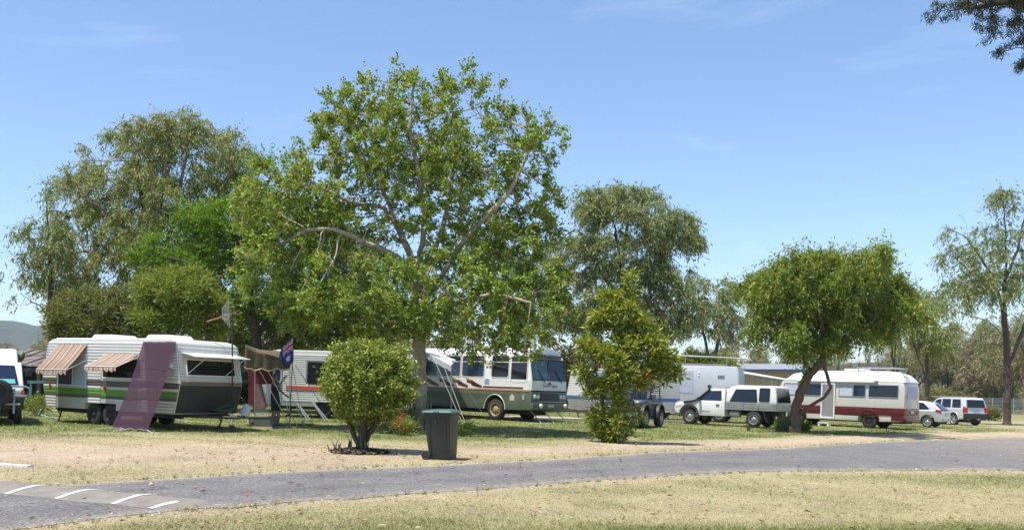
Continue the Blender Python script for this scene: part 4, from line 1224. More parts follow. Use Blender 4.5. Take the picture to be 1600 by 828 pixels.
# ================================================================ VEHICLE PIECES
M = dict(
    white=mat('white_paint', (0.78, 0.78, 0.76), 0.32, var=0.05, scale=1.5, coat=0.3, dirt=(0.42, 0.36, 0.28), dirt_amt=0.22),
    cream=mat('cream_paint', (0.62, 0.60, 0.535), 0.35, var=0.06, scale=1.5, coat=0.2, dirt=(0.42, 0.36, 0.28), dirt_amt=0.25),
    alu=mat('van_siding', (0.62, 0.61, 0.575), 0.38, var=0.07, scale=1.6, dirt=(0.42, 0.37, 0.30), dirt_amt=0.35),
    panel=mat('van_panel', (0.52, 0.51, 0.47), 0.42, var=0.08, scale=1.2, dirt=(0.40, 0.35, 0.29), dirt_amt=0.35),
    green=mat('lime_stripe', (0.115, 0.27, 0.03), 0.4, var=0.1),
    brown=mat('brown_stripe', (0.10, 0.085, 0.075), 0.4, var=0.15),
    red=mat('red_stripe', (0.62, 0.07, 0.025), 0.4, var=0.1),
    maroon=mat('maroon_paint', (0.11, 0.012, 0.017), 0.3, var=0.12, coat=0.3),
    busgreen=mat('bus_green', (0.10, 0.125, 0.085), 0.38, var=0.1, scale=1.2, coat=0.2, dirt=(0.25, 0.24, 0.18), dirt_amt=0.35),
    gold=mat('gold_decal', (0.55, 0.40, 0.06), 0.4),
    orange=mat('orange_trim', (0.50, 0.22, 0.07), 0.5),
    glass=glass('dark_glass'),
    bluegl=glass('blue_glass', (0.016, 0.026, 0.055), 0.05),
    tealgl=glass('windscreen_glass', (0.05, 0.12, 0.13), 0.05),
    curtain=mat('pale_curtain', (0.46, 0.50, 0.58), 0.8, var=0.15, scale=6),
    black=mat('black_plastic', (0.022, 0.022, 0.024), 0.55, var=0.2),
    vinyl=mat('black_vinyl', (0.028, 0.028, 0.03), 0.5, var=0.25, scale=2),
    tyre=mat('tyre_rubber', (0.026, 0.026, 0.026), 0.8, var=0.3, scale=8, dirt=(0.14, 0.11, 0.08), dirt_amt=0.35),
    chassis=mat('chassis_steel', (0.04, 0.037, 0.034), 0.7, 0.2, var=0.3),
    steel=mat('bright_steel', (0.55, 0.55, 0.55), 0.32, 0.85, var=0.12),
    silver=mat('silver_paint', (0.56, 0.57, 0.58), 0.34, 0.35, var=0.06, coat=0.3),
    alloy=mat('alloy_rim', (0.45, 0.45, 0.46), 0.4, 0.6, var=0.12),
    rust=mat('gold_wheel', (0.42, 0.32, 0.17), 0.5, 0.1, var=0.3, scale=8, dirt=(0.16, 0.09, 0.05), dirt_amt=0.6),
    lamp=mat('lamp_glass', (0.75, 0.76, 0.74), 0.12, var=0.05),
    tail=mat('tail_lamp', (0.42, 0.012, 0.012), 0.2, var=0.1),
    amber=mat('amber_lamp', (0.60, 0.17, 0.02), 0.25),
    plate=mat('number_plate', (0.50, 0.49, 0.42), 0.5, var=0.1),
    grey=mat('grey_plastic', (0.20, 0.20, 0.20), 0.6, var=0.1),
    timber=mat('weathered_wood', (0.22, 0.14, 0.08), 0.8, var=0.3),
    rope=mat('white_rope', (0.52, 0.50, 0.45), 0.8, var=0.1),
    galv=mat('galvanised', (0.42, 0.43, 0.44), 0.45, 0.6, var=0.15),
    decal=mat('dark_lettering', (0.05, 0.05, 0.06), 0.5),
)
def tyre_wheel(parent, c, r, w, side, rim='alloy', rimr=0.6, name='wheel', spokes=0, axis='y'):
    "tyre with its rim as a sub-part; side is +1 or -1, the way the rim faces"
    h = w / 2
    t = MB().lathe([(r * rimr, -h * .9), (r * .86, -h), (r * .97, -h * .75), (r, -h * .4), (r, h * .4), (r * .97, h * .75), (r * .86, h), (r * rimr, h * .9)], c, axis, 28)
    wheel = t.build(name, M['tyre'], parent, angle=60)
    q = MB()
    f = side
    q.lathe([(r * rimr * 1.02, h * .93 * f), (r * rimr * .93, h * .9 * f), (r * rimr * .86, h * .45 * f), (r * rimr * .45, h * .55 * f), (r * rimr * .34, h * .8 * f), (r * rimr * .2, h * .86 * f), (0.001, h * .86 * f)], c, axis, 28)
    q.build('rim', M[rim] if isinstance(rim, str) else rim, wheel, angle=50)
    n = MB()
    for k in range(spokes or 6):
        a = 2 * math.pi * k / (spokes or 6)
        p, z = r * rimr * .66 * math.cos(a), r * rimr * .66 * math.sin(a)
        s = r * rimr * .13
        cc = (c[0] + p, c[1] + h * .56 * f, c[2] + z) if axis == 'y' else (c[0] + h * .56 * f, c[1] + p, c[2] + z)
        n.lathe([(s, 0), (s, .012 * f), (0.001, .014 * f)], cc, axis, 8)
    n.build('rim_hole', M['black'], wheel)['kind'] = 'stuff'
    return wheel
def pane(parent, poly, y, side, m='glass', th=0.012, lean=0.0, z0=0.0, frame=None, fw=0.03, name='window'):
    "window in the side wall: glass, with a frame standing proud of it"
    fn = (lambda x, yy, z: (x, yy - side * lean * (z - z0), z)) if lean else None
    o = MB().prism(poly, y, y + side * th, 0, fn).build(name, M[m], parent, bevel=0.003, seg=1)
    if frame:
        n = len(poly)
        cx = sum(p[0] for p in poly) / n; cz = sum(p[1] for p in poly) / n
        out = [(p[0] + (fw if p[0] > cx else -fw), p[1] + (fw if p[1] > cz else -fw)) for p in poly]
        b = MB()
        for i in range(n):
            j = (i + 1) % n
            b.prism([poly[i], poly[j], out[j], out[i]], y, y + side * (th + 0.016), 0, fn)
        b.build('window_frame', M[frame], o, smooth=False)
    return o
def rect(x0, x1, z0, z1, r=0.0, n=3):
    if not r:
        return [(x0, z0), (x1, z0), (x1, z1), (x0, z1)]
    out = []
    for cx, cz, a in ((x1 - r, z0 + r, -90), (x1 - r, z1 - r, 0), (x0 + r, z1 - r, 90), (x0 + r, z0 + r, 180)):
        for k in range(n + 1):
            t = math.radians(a + 90 * k / n)
            out.append((cx + r * math.cos(t), cz + r * math.sin(t)))
    return out
def arch(cx, r, z, n=9, a0=0, a1=180):
    "wheel arch cut-out points from front to rear"
    return [(cx + r * math.cos(math.radians(a0 + (a1 - a0) * k / n)), z + r * math.sin(math.radians(a0 + (a1 - a0) * k / n))) for k in range(n + 1)]
def edge_x(prof, z, front):
    "x of the profile edge at height z"
    xs_ = []
    n = len(prof)
    for i in range(n):
        a, b = prof[i], prof[(i + 1) % n]
        if (a[1] - z) * (b[1] - z) <= 0 and a[1] != b[1]:
            xs_.append(a[0] + (b[0] - a[0]) * (z - a[1]) / (b[1] - a[1]))
    return (max(xs_) if front else min(xs_)) if xs_ else 0
def rib(b, p0, p1, out, h, dep, mi):
    "one corrugation: a low ridge from p0 to p1, standing off along out"
    p0, p1, out = Vector(p0), Vector(p1), Vector(out).normalized()
    ax_ = (p1 - p0).normalized()
    up = out.cross(ax_).normalized()
    if up.z < 0: up = -up
    sec = [(-h / 2, -0.004), (-h * .32, dep * .8), (0, dep), (h * .32, dep * .8), (h / 2, -0.004)]
    vs = [p0 + up * a + out * c for a, c in sec] + [p1 + up * a + out * c for a, c in sec]
    b.add(vs, [(i, i + 1, 6 + i, 5 + i) for i in range(4)] + [(0, 1, 2, 3, 4), (9, 8, 7, 6, 5)], mi)

def caravan(name, label, L, W, H, spec):
    root = empty(name, (0, 0, 0), 0, label, 'caravan')
    hw, hl = W / 2, L / 2
    zb = 0.47
    zc = spec.get('bulge', 1.35)
    prof = [(-hl + .14, zb), (spec['arch'][0], zb), (spec['arch'][0], .67), (spec['arch'][1], .67), (spec['arch'][1], zb), (hl - .12, zb), (hl + .10, zc), (hl - .10, H - .22), (hl - .16, H - .08), (hl - .32, H),
            (-hl + .32, H), (-hl + .16, H - .08), (-hl + .10, H - .22), (-hl - .10, zc)]
    outer = [prof[0]] + prof[5:]
    MB().prism(prof, -hw, hw).build('shell', M['panel'], root, bevel=0.02)
    roof = MB().prism([(-hl + .34, H - .01), (hl - .34, H - .01), (hl - .5, H + .035), (-hl + .5, H + .035)], -hw + .03, hw - .03).build('roof', M['white'], root, bevel=0.015)
    for hx in spec.get('hatches', ()):
        MB().prism([(hx - .58, H + .03), (hx + .58, H + .03), (hx + .40, H + .18), (hx - .40, H + .18)], -.45, .45).build('roof_hatch', M['white'], roof, bevel=0.02)
    # corrugated siding, coloured where a stripe crosses it
    mats = [M['alu']] + [M[k] for k in spec['stripe_mats']]
    def cmi(z):
        for z0, z1, k in spec['stripes']:
            if z0 <= z < z1: return k
        return 0
    pitch = 0.088
    b = MB()
    z = zb + pitch * .6
    while z < H - .12:
        xf, xr = edge_x(outer, z, True) - .01, edge_x(outer, z, False) + .01
        cols = spec['ribs']
        for x0, x1, zz0, zz1 in cols:
            if zz0 <= z <= zz1:
                a, c = max(x0, xr), min(x1, xf)
                if c - a > .05:
                    rib(b, (a, -hw, z), (c, -hw, z), (0, -1, 0), pitch * .92, .024, cmi(z))
        rib(b, (xr, hw, z), (xf, hw, z), (0, 1, 0), pitch * .92, .016, cmi(z))
        z += pitch
    b.build('siding', mats, root, angle=25)
    ends = {True: MB(), False: MB()}
    z = zb + pitch * .6
    while z < H - .12:
        for fr, sgn in ((True, 1), (False, -1)):
            xx = edge_x(outer, z, fr)
            z2 = z + .02
            dx = edge_x(outer, z2, fr) - xx
            nv = Vector((sgn * .02, 0, -dx * sgn * sgn if sgn > 0 else dx)).normalized()
            segs = [(-hw + .02, hw - .02)]
            if fr:
                for y0, y1, z0, z1 in spec.get('front_skip', ()):
                    if z0 < z < z1:
                        segs = [s2 for s in segs for s2 in ((s[0], min(s[1], y0)), (max(s[0], y1), s[1])) if s2[1] - s2[0] > .04]
            for y0, y1 in segs:
                rib(ends[fr], (xx, y0, z), (xx, y1, z), nv, pitch * .92, .024, cmi(z) if spec.get('front_stripes') else 0)
        z += pitch
    ends[True].build('front_siding', mats, root, angle=25)
    ends[False].build('rear_siding', mats, root, angle=25)
    for x0, x1, z0, z1, k in spec.get('flat_stripes', ()):
        MB().span((x0, -hw - spec.get('proud', .004), z0), (x1, -hw + .01, z1)).build('stripe', M[k], root, smooth=False)
    # edge trims down the two side corners
    for fr in (True, False):
        pts = [(edge_x(outer, zz, fr), zz) for zz in np.linspace(zb + .02, H - .1, 14)]
        for s in (-1, 1):
            MB().tube([(x + (.004 if fr else -.004), s * (hw + .004), zz) for x, zz in pts], .018, 6).build('corner_trim', M['steel'], root)
    # running gear
    for s in (-1, 1):
        for wx in spec['wheels']:
            tyre_wheel(root, (wx, s * (hw - .16), .33), .33, .2, s, 'chassis', .55)
    MB().span((-hl + .3, -hw + .25, .34), (hl - .1, -hw + .33, .46)).span((-hl + .3, hw - .33, .34), (hl - .1, hw - .25, .46)).span((-hl + .5, -hw + .3, .36), (-hl + .58, hw - .3, .44)).span((-.1, -hw + .3, .30), (.02, hw - .3, .38)).build('chassis', M['chassis'], root, smooth=False)
    MB().span((spec['arch'][0] - .02, -hw + .3, .45), (spec['arch'][1] + .02, hw - .3, .68)).build('wheel_box', M['black'], root, smooth=False)
    MB().tube([(hl - .3, -.7, .42), (hl + 1.25, 0, .42)], .045, 6).tube([(hl - .3, .7, .42), (hl + 1.25, 0, .42)], .045, 6).box((hl + 1.3, 0, .45), (.22, .1, .09)).build('drawbar', M['chassis'], root)
    for sx in (-hl + .55, hl - .35):
        for s in (-1, 1):
            y = s * (hw - .25)
            b = MB().tube([(sx, y, .45), (sx - .18, y, .03)], .022, 6).tube([(sx - .32, y, .45), (sx - .08, y, .22)], .016, 6).box((sx - .18, y, .025), (.16, .14, .03))
            b.build('stabiliser_leg', M['chassis'], root)
    return root

def awning(parent, x0, x1, ztop, zbot, out, hw, skew=0.0, drop=0.16):
    "striped canvas window awning with scalloped valance and side arms"
    tan, dk, pk = mat('awning_tan', (0.37, 0.295, 0.215), .85, var=.1), mat('awning_brown', (0.17, 0.10, 0.07), .85, var=.12), mat('awning_rose', (0.28, 0.15, 0.11), .85, var=.1)
    b = MB()
    n = int((x1 - x0) / .055)
    seq = [0, 2, 0, 1, 0, 0, 2, 1]
    for i in range(n):
        a, c = x0 + (x1 - x0) * i / n, x0 + (x1 - x0) * (i + 1) / n
        m = seq[i % 8]
        cols = []
        for x in (a, c):
            f = (x - x0) / (x1 - x0)
            sag = .025 * math.sin(f * math.pi * 3) * .4
            pts = [Vector((x, -hw - .015, ztop)), Vector((x - skew * .5, -hw - out * .5, (ztop + zbot) / 2 - .03 + sag)), Vector((x - skew, -hw - out, zbot)),
                   Vector((x - skew, -hw - out - .01, zbot - drop * (0.55 + .45 * abs(math.sin(f * n / 4 * math.pi)))))]
            cols.append(pts)
        b.strip(cols[0], cols[1], m)
    o = b.build('awning', [tan, dk, pk], parent, solid=0.004, angle=80)
    for x in (x0, x1):
        MB().tube([(x, -hw - .01, zbot + .32), (x - skew, -hw - out + .01, zbot)], .012, 6).build('awning_arm', M['white'], o)
    MB().tube([(x0 - skew, -hw - out, zbot), (x1 - skew, -hw - out, zbot)], .012, 6).build('awning_rail', M['white'], o)
    return o

# ================================================================ STRIPED CARAVAN
FA = Vector((0.866, -0.5, 0))
corner = Vector((-9.45, 27.0, 0))
LA, WA, HA = 6.0, 2.3, 2.58
side_a = Vector((0.5, 0.866, 0))
ctr = corner - FA * (LA / 2 - .02) + side_a * (WA / 2)
ctr.z = gz(ctr.x)
tx = lambda t: LA / 2 - t
van = caravan('caravan', 'white ribbed caravan with lime and brown stripes and striped awnings', LA, WA, HA, dict(
    arch=(tx(4.05), tx(2.62)), wheels=(tx(3.72), tx(2.98)), hatches=(tx(4.25), tx(1.75)), stripe_mats=('green', 'brown'),
    stripes=[(1.17, 1.36, 2), (.9, 1.09, 1), (.81, .9, 2)],
    ribs=[(tx(7), tx(5.42), .3, 3), (tx(5.42), tx(3.97), 1.75, 3), (tx(3.97), tx(3.32), .68, 3), (tx(3.32), tx(1.45), 1.95, 3), (tx(1.45), tx(-1), .3, 3)],
    flat_stripes=[(tx(5.42), tx(3.97), .9, 1.09, 'green'), (tx(5.42), tx(3.97), .81, .9, 'brown'), (tx(3.32), tx(1.45), .9, 1.09, 'green'), (tx(3.32), tx(1.45), .81, .9, 'brown'), (tx(3.32), tx(1.45), 1.17, 1.34, 'brown')],
    front_skip=[(-1.0, 1.0, 1.42, 2.2), (-1.2, 1.2, .4, 1.42)]))
stand(van, ctr, FA)
hwA = WA / 2
pane(van, rect(tx(5.32), tx(4.66), 1.19, 2.1), -hwA, -1, 'glass', frame='white')
w = pane(van, rect(tx(4.62), tx(4.02), 1.19, 2.1), -hwA, -1, 'glass', frame='white')
MB().span((tx(4.60), -hwA - .018, 1.2), (tx(4.04), -hwA - .012, 2.09)).build('curtain', M['curtain'], w)
pane(van, rect(tx(3.22), tx(1.55), 1.45, 2.1), -hwA, -1, 'glass', frame='white')
awning(van, tx(5.42), tx(3.98), 2.42, 1.63, .62, hwA, .12)
awning(van, tx(3.05), tx(1.66), 2.16, 1.76, .55, hwA, .3)
for x, z in ((tx(5.7), 1.13), (tx(3.12), 1.125)):
    MB().lathe([(.001, -.03), (.05, -.028), (.06, 0)], (x, -hwA - .012, z), 'y', 14).build('reflector', M['tail'], van)
for x, z in ((tx(.18), 2.33), (tx(5.95), 2.5)):
    MB().box((x, -hwA - .03, z), (.1, .06, .06)).build('clearance_lamp', M['amber'], van, bevel=.01)
MB().box((tx(.28), -hwA - .05, 1.83), (.16, .1, .12)).build('outside_lamp', M['white'], van, bevel=.03)
# front end: window, propped hatch, black vinyl cover
fx = LA / 2
def fr(z):
    return float(np.interp(z, [.47, 1.35, 2.36], [fx - .12, fx + .10, fx - .10]))
def front_panel(name, y0, y1, z0, z1, m, off, th=.015, par=van):
    b = MB()
    b.add([(fr(z0) + off, y0, z0), (fr(z0) + off, y1, z0), (fr(z1) + off, y1, z1), (fr(z1) + off, y0, z1), (fr(z0) + off + th, y0, z0), (fr(z0) + off + th, y1, z0), (fr(z1) + off + th, y1, z1), (fr(z1) + off + th, y0, z1)],
          [(0, 1, 2, 3), (4, 7, 6, 5), (0, 4, 5, 1), (1, 5, 6, 2), (2, 6, 7, 3), (3, 7, 4, 0)])
    return b.build(name, M[m], par, bevel=.004, seg=1)
front_panel('front_panel', -1.0, 1.0, 1.40, 2.18, 'panel', .002)
w = front_panel('front_window', -.88, .90, 1.60, 2.02, 'glass', .02)
for a in ((-.91, -.88, 1.57, 2.05), (.90, .93, 1.57, 2.05), (-.88, .90, 1.57, 1.60), (-.88, .90, 2.02, 2.05)):
    front_panel('window_frame', *a, 'white', .02, .025, w)
hatch = MB().add([(fr(2.22), -1.02, 2.22), (fr(2.22), 1.05, 2.22), (fr(2.22) + .62, 1.05, 2.10), (fr(2.22) + .62, -1.02, 2.10)], [(0, 1, 2, 3)]).build('window_hatch', M['white'], van, solid=.02)
for y in (-.6, .85):
    MB().tube([(fr(1.62) + .04, y - .3, 1.62), (fr(2.22) + .58, y, 2.10)], .012, 6).build('stay', M['steel'], hatch)
front_panel('stone_cover', -1.14, 1.14, .5, 1.30, 'vinyl', .02)
front_panel('cover_rail', -1.14, 1.14, 1.32, 1.40, 'timber', .02, .03)
MB().tube([(fx - 2.2, -hwA - .05, 1.42), (fx - .2, -hwA - .06, 1.36), (fx + .14, -hwA - .03, 1.36)], .014, 6).build('awning_rope', M['rope'], van)
MB().tube([(fx - .3, -.5, 1.0), (fx + .6, -.3, .47)], .0, 4)
MB().box((fx + .45, .25, .56), (.5, .45, .06)).box((fx + .45, .25, .44), (.06, .06, .2)).build('drawbar_tray', M['chassis'], van)
MB().tube([(fx + .95, .0, .52), (fx + .95, .0, .14)], .03, 8).build('jockey_post', M['steel'], van)
MB().lathe([(.001, -.04), (.1, -.04), (.11, 0), (.1, .04), (.001, .04)], (fx + .95, 0, .11), 'y', 16).build('jockey_wheel', M['tyre'], van)
VW = van.matrix_world
def vloc(x, y, z):
    bpy.context.view_layer.update()
    return van.matrix_world @ Vector((x, y, z))
# bucket and hose on the drawbar
bk = empty('bucket', wp(381, 648, 28.6), 0, 'upturned tilted pale grey bucket on the caravan drawbar', 'bucket')
MB().lathe([(.001, .30), (.115, .30), (.12, .29), (.155, 0), (.165, 0), (.165, -.02), (.15, -.02)], (0, 0, .03), 'z', 22).build('pail', mat('bucket_plastic', (.52, .52, .50), .6, var=.12), bk)
MB().tube([(.155 * math.cos(a), .02, .05 - .16 * math.sin(a) * .5) for a in np.linspace(0, math.pi, 9)], .006, 5).build('handle', M['steel'], bk)
bk.rotation_euler = (0.15, .4, .3)
hp = [vloc(fx + .35 + .3 * math.cos(a), .25 + .3 * math.sin(a), .60 + .16 * max(0, math.sin(a))) for a in np.linspace(-1.5, 8.2, 50)]
tag(MB().tube(hp, .016, 6).build('garden_hose', mat('hose_green', (.02, .14, .08), .4, var=.1)), 'coil of green garden hose on the caravan drawbar', 'hose')
# purple shade cloth pegged out from the caravan roof
def shade_cloth():
    bpy.context.view_layer.update()
    tl, tr_ = vloc(tx(1.47), -hwA - .03, HA - .06), vloc(tx(.10), -hwA - .03, HA - .06)
    bl, br = Vector((-11.15, 26.75, 0)), Vector((-9.92, 26.1, 0))
    for q in (bl, br): q.z = gz(q.x) + .06
    n, m_ = 22, 30
    vs, fs = [], []
    for j in range(m_ + 1):
        f = j / m_
        for i in range(n + 1):
            h = i / n
            p = (tl * (1 - h) + tr_ * h) * (1 - f) + (bl * (1 - h) + br * h) * f
            sag = -math.sin(f * math.pi) * (.13 + .04 * math.sin(h * 7 + 1)) - .018 * math.sin(h * 23 + f * 5) * (.4 + f) - .012 * math.sin(f * 31 + h * 4)
            p = p + Vector((-.2 * sag, .3 * sag, sag * .7))
            vs.append(p)
    for j in range(m_):
        for i in range(n):
            a = j * (n + 1) + i
            fs.append((a, a + 1, a + n + 2, a + n + 1))
    m, nd, l, p = nodes_of('shade_mesh')
    t = nd.new('ShaderNodeTexCoord'); wv = nd.new('ShaderNodeTexWave'); wv.inputs['Scale'].default_value = 9; wv.inputs['Distortion'].default_value = 2; wv.inputs['Detail'].default_value = 3
    l.new(t.outputs['Object'], wv.inputs['Vector'])
    r = nd.new('ShaderNodeValToRGB'); r.color_ramp.elements[0].color = (.050, .026, .039, 1); r.color_ramp.elements[1].color = (.068, .036, .053, 1)
    l.new(wv.outputs['Fac'], r.inputs['Fac']); l.new(r.outputs['Color'], p.inputs['Base Color']); p.inputs['Roughness'].default_value = .9; p.inputs['Specular IOR Level'].default_value = .12
    tl_ = nd.new('ShaderNodeBsdfTransparent'); ms = nd.new('ShaderNodeMixShader'); ms.inputs['Fac'].default_value = .12
    l.new(p.outputs['BSDF'], ms.inputs[1]); l.new(tl_.outputs['BSDF'], ms.inputs[2]); l.new(ms.outputs['Shader'], nd['Material Output'].inputs['Surface'])
    root = empty('shade_cloth', ((bl + br) / 2), 0, 'purple shade cloth stretched from the striped caravan roof to the grass', 'shade cloth')
    o = MB().add([v - root.location for v in vs], fs).build('cloth', m, root, angle=180)
    for fj in (.33, .66):
        j = int(fj * m_)
        MB().tube([Vector(vs[j * (n + 1) + i]) - root.location + Vector((0, -.004, 0)) for i in range(n + 1)], .006, 4).build('seam', mat('cloth_seam', (.05, .025, .036), .9), o)
    hem = MB().tube([Vector(vs[m_ * (n + 1) + i]) - root.location for i in range(n + 1)], .014, 5).build('hem', M['grey'], root)
    for q, dx in ((bl, -.5), (br, .3), ((bl + br) / 2, -.35), ((bl * .7 + br * .3), .02)):
        e_ = Vector((q.x + dx, q.y - .35, gz(q.x + dx) + .0))
        MB().tube([q - root.location, e_ - root.location], .012, 5).tube([e_ - root.location + Vector((0, 0, .09)), e_ - root.location], .012, 5).build('peg_rope', M['rope'], root)
shade_cloth()

# antenna mast
def antenna():
    b = at(363, 668)
    b = gp(363, 28.4)
    root = empty('antenna_mast', b, 0, 'tall thin black mast with television antenna before the striped caravan', 'antenna')
    top = wp(363, 480, b.y).z - b.z
    MB().tube([(0, 0, -.05), (0, 0, top)], .022, 8).build('mast', M['black'], root)
    MB().tube([(-.75, 0, top - .42), (.12, 0, top - .16)], .02, 6).build('boom', mat('antenna_boom', (.30, .11, .06), .6), root)
    for i in range(5):
        x = -.06 - .062 * i
        MB().tube([(x, -.1 + .05 * i, top - .60 + .06 * i), (x - .02, -.1 + .05 * i, top + .20 - .05 * i)], .0085, 5).build('element', M['steel'], root)
    MB().tube([(-.2, 0, top - .4), (-.06, 0, top - .25)], .014, 5).build('bracket', M['steel'], root)
antenna()

# ================================================================ SECOND CARAVAN (red stripe)
LB, WB, HB = 6.2, 2.3, 2.72
vb = caravan('caravan', 'cream ribbed caravan with red stripe, half hidden behind the round bush', LB, WB, HB, dict(
    arch=(-.95, .35), wheels=(-.62, .05), hatches=(), stripe_mats=('red', 'brown'), stripes=[], bulge=1.3, proud=.03,
    ribs=[(-9, -3.02, .3, 3), (-3.02, -2.33, 2.35, 3), (-2.33, -1.38, .68, 3), (-1.38, .58, 2.32, 3), (-1.38, .58, .68, 1.36), (.58, 9, .3, 3)],
    flat_stripes=[(-2.2, 3.1, 1.16, 1.29, 'red'), (-2.2, 3.1, 1.08, 1.13, 'brown')]))
cb = Vector(gp(532, 39.0)); cb.y += WB / 2
stand(vb, Vector((cb.x, cb.y, gz(cb.x))), Vector((.995, -.09, 0)))
pane(vb, rect(-1.3, .5, 1.42, 2.25, .08), -WB / 2, -1, 'glass', frame='black', fw=.04)
pane(vb, rect(1.6, 2.7, 1.42, 2.25, .08), -WB / 2, -1, 'glass', frame='black', fw=.04)
dr = MB().prism(rect(-2.98, -2.38, .55, 2.32, .05), -WB / 2 - .03, -WB / 2 + .01).build('door', mat('door_bluegrey', (.30, .36, .40), .5), vb, bevel=.01)
MB().prism(rect(-2.9, -2.46, 1.5, 2.2, .04), -WB / 2 - .04, -WB / 2 - .028).build('door_window', M['bluegl'], dr)
MB().box((-2.45, -WB / 2 - .05, 1.3), (.05, .04, .12)).build('handle', M['steel'], dr)
ac = MB().prism([(.1, HB + .03), (1.2, HB + .03), (1.1, HB + .26), (.2, HB + .26)], -.5, .5).build('air_conditioner', M['white'], vb, bevel=.04)

# canvas annexe between the two caravans
def annexe():
    m_can = mat('olive_canvas', (0.115, 0.082, 0.046), .9, var=.25, scale=3, bump=.3, bscale=40)
    m_trim = mat('canvas_trim', (0.50, 0.42, 0.26), .9, var=.15)
    m_mar = mat('maroon_canvas', (0.16, 0.028, 0.04), .9, var=.2)
    m, nd, l, p = nodes_of('clear_plastic')
    p.inputs['Base Color'].default_value = (.6, .6, .58, 1); p.inputs['Roughness'].default_value = .12
    nz_ = nd.new('ShaderNodeTexNoise'); nz_.inputs['Scale'].default_value = 4
    mr = nd.new('ShaderNodeMapRange'); mr.inputs['To Min'].default_value = .80; mr.inputs['To Max'].default_value = .97
    l.new(nz_.outputs['Fac'], mr.inputs['Value'])
    tb = nd.new('ShaderNodeBsdfTransparent'); ms = nd.new('ShaderNodeMixShader')
    l.new(mr.outputs['Result'], ms.inputs['Fac']); l.new(p.outputs['BSDF'], ms.inputs[1]); l.new(tb.outputs['BSDF'], ms.inputs[2])
    l.new(ms.outputs['Shader'], nd['Material Output'].inputs['Surface'])
    root = empty('canvas_annexe', gp(420, 31.5), 0, 'olive canvas awning with maroon wall and guy ropes beside the striped caravan', 'annexe')
    o = root.location
    L = lambda px, py, d: wp(px, py, d) - o
    # canopy: high along the caravan, sagging to its front edge
    A = [L(384, 538, 29.4), L(402, 549, 29.8), L(428, 556, 30.4), L(456, 566, 31.0)]
    Bk = [L(386, 576, 32.2), L(405, 578, 32.2), L(430, 577, 32.3), L(459, 574, 32.3)]
    back = [L(388, 540, 33.5), L(406, 546, 33.6), L(430, 548, 33.8), L(458, 552, 34)]
    n, k = 24, 12
    vs, fs = [], []
    for j in range(k + 1):
        f = j / k
        for i in range(n + 1):
            h = i / n * 3
            a = min(int(h), 2); t = h - a
            p0 = back[a].lerp(back[a + 1], t); p1 = A[a].lerp(A[a + 1], t)
            p_ = p0.lerp(p1, f)
            p_.z -= .12 * math.sin(f * math.pi) + .04 * math.sin(h * 3.1 + f * 3) * math.sin(f * math.pi)
            vs.append(p_)
    for j in range(k):
        for i in range(n):
            a = j * (n + 1) + i
            fs.append((a, a + 1, a + n + 2, a + n + 1))
    MB().add(vs, fs).build('canopy', m_can, root, solid=.006, angle=180)
    # front valance hanging from the canopy's edge
    vs, fs = [], []
    for j in range(7):
        for i in range(n + 1):
            h = i / n * 3; a = min(int(h), 2); t = h - a
            p_ = A[a].lerp(A[a + 1], t)
            q = L(0, 576 + 1.6 * math.sin(h * 7), 31) 
            drop = np.interp(h, [0, 1, 2, 3], [.72, .58, .44, .22])
            f = j / 6
            p_ = p_ + Vector((.02 * math.sin(h * 12) * f, -.22 * f + .05 * math.sin(h * 9 + 2) * f, -drop * f - .025 * math.sin(h * 8) * f))
            p_.z -= .02 * math.sin(h * 5.5 + 4) * f
            vs.append(p_)
    for j in range(6):
        for i in range(n):
            a = j * (n + 1) + i
            fs.append((a, a + 1, a + n + 2, a + n + 1))
    va = MB().add(vs, fs).build('valance', m_can, root, solid=.006, angle=180)
    MB().tube(vs[-(n + 1):], .022, 5).build('hem', m_trim, va)
    # maroon wall with clear lower panel, behind
    def wall(name, pts, m_, par=root, th=.008):
        return MB().add(pts, [tuple(range(len(pts)))]).build(name, m_, par, solid=th)
    wall('wall', [L(388, 572, 33.0), L(427, 572, 33.2), L(427, 600, 33.2), L(388, 600, 33.0)], m_mar)
    wall('lower_wall', [L(388, 600, 33.0), L(404, 600, 33.05), L(418, 636, 33.1), L(388, 636, 33.0)], m_mar)
    wall('clear_panel', [L(398, 600, 31.9), L(428, 600, 31.9), L(428, 652, 31.9), L(398, 652, 31.9)], m)
    for px, py, d in ((428, 568, 31.9), (398, 570, 31.9), (453, 566, 31.0), (386, 545, 29.4)):
        if px == 386: continue
        b = gp(px, d)
        MB().tube([b - o, L(px, py, d)], .018 if px != 428 else .035, 8).build('pole', M['white'] if px == 428 else M['steel'], root)
    def rope(a, b, name='guy_rope'):
        MB().tube([a, b], .013, 5).build(name, M['rope'], root)
    rope(L(402, 548, 29.8), at(466, 668) - o)
    rope(L(427, 556, 30.4), at(478, 668) - o)
    rope(L(384, 540, 29.4), at(455, 668) - o)
    rope(L(461, 570, 32.3), L(500, 628, 33.0))
    rope(L(456, 566, 31.0), at(474, 666) - o)
annexe()
# grey lidded box on the grass under the clear panel
q = gp(412, 31.0)
gb = empty('storage_box', q, -.12, 'grey metal storage box on the grass under the canvas awning', 'box')
MB().span((-.42, -.2, 0), (.42, .2, .30)).build('body', mat('box_grey', (.10, .11, .105), .55, .2, var=.15), gb, bevel=.012)
MB().span((-.435, -.215, .302), (.435, .215, .345)).build('lid', mat('box_lid', (.14, .15, .145), .5, .2), gb, bevel=.012)
MB().span((-.36, -.222, .16), (-.26, -.202, .26)).build('latch', M['steel'], gb)
# timber doormat board
q = gp(440, 30.9)
tag(MB().span((q.x - .9, q.y - .35, q.z - .02), (q.x + .55, q.y + .35, q.z + .035)).build('floor_board', mat('board_tan', (.38, .27, .18), .85, var=.25)), 'flat tan board on the ground at the feet of the standing person', 'board')
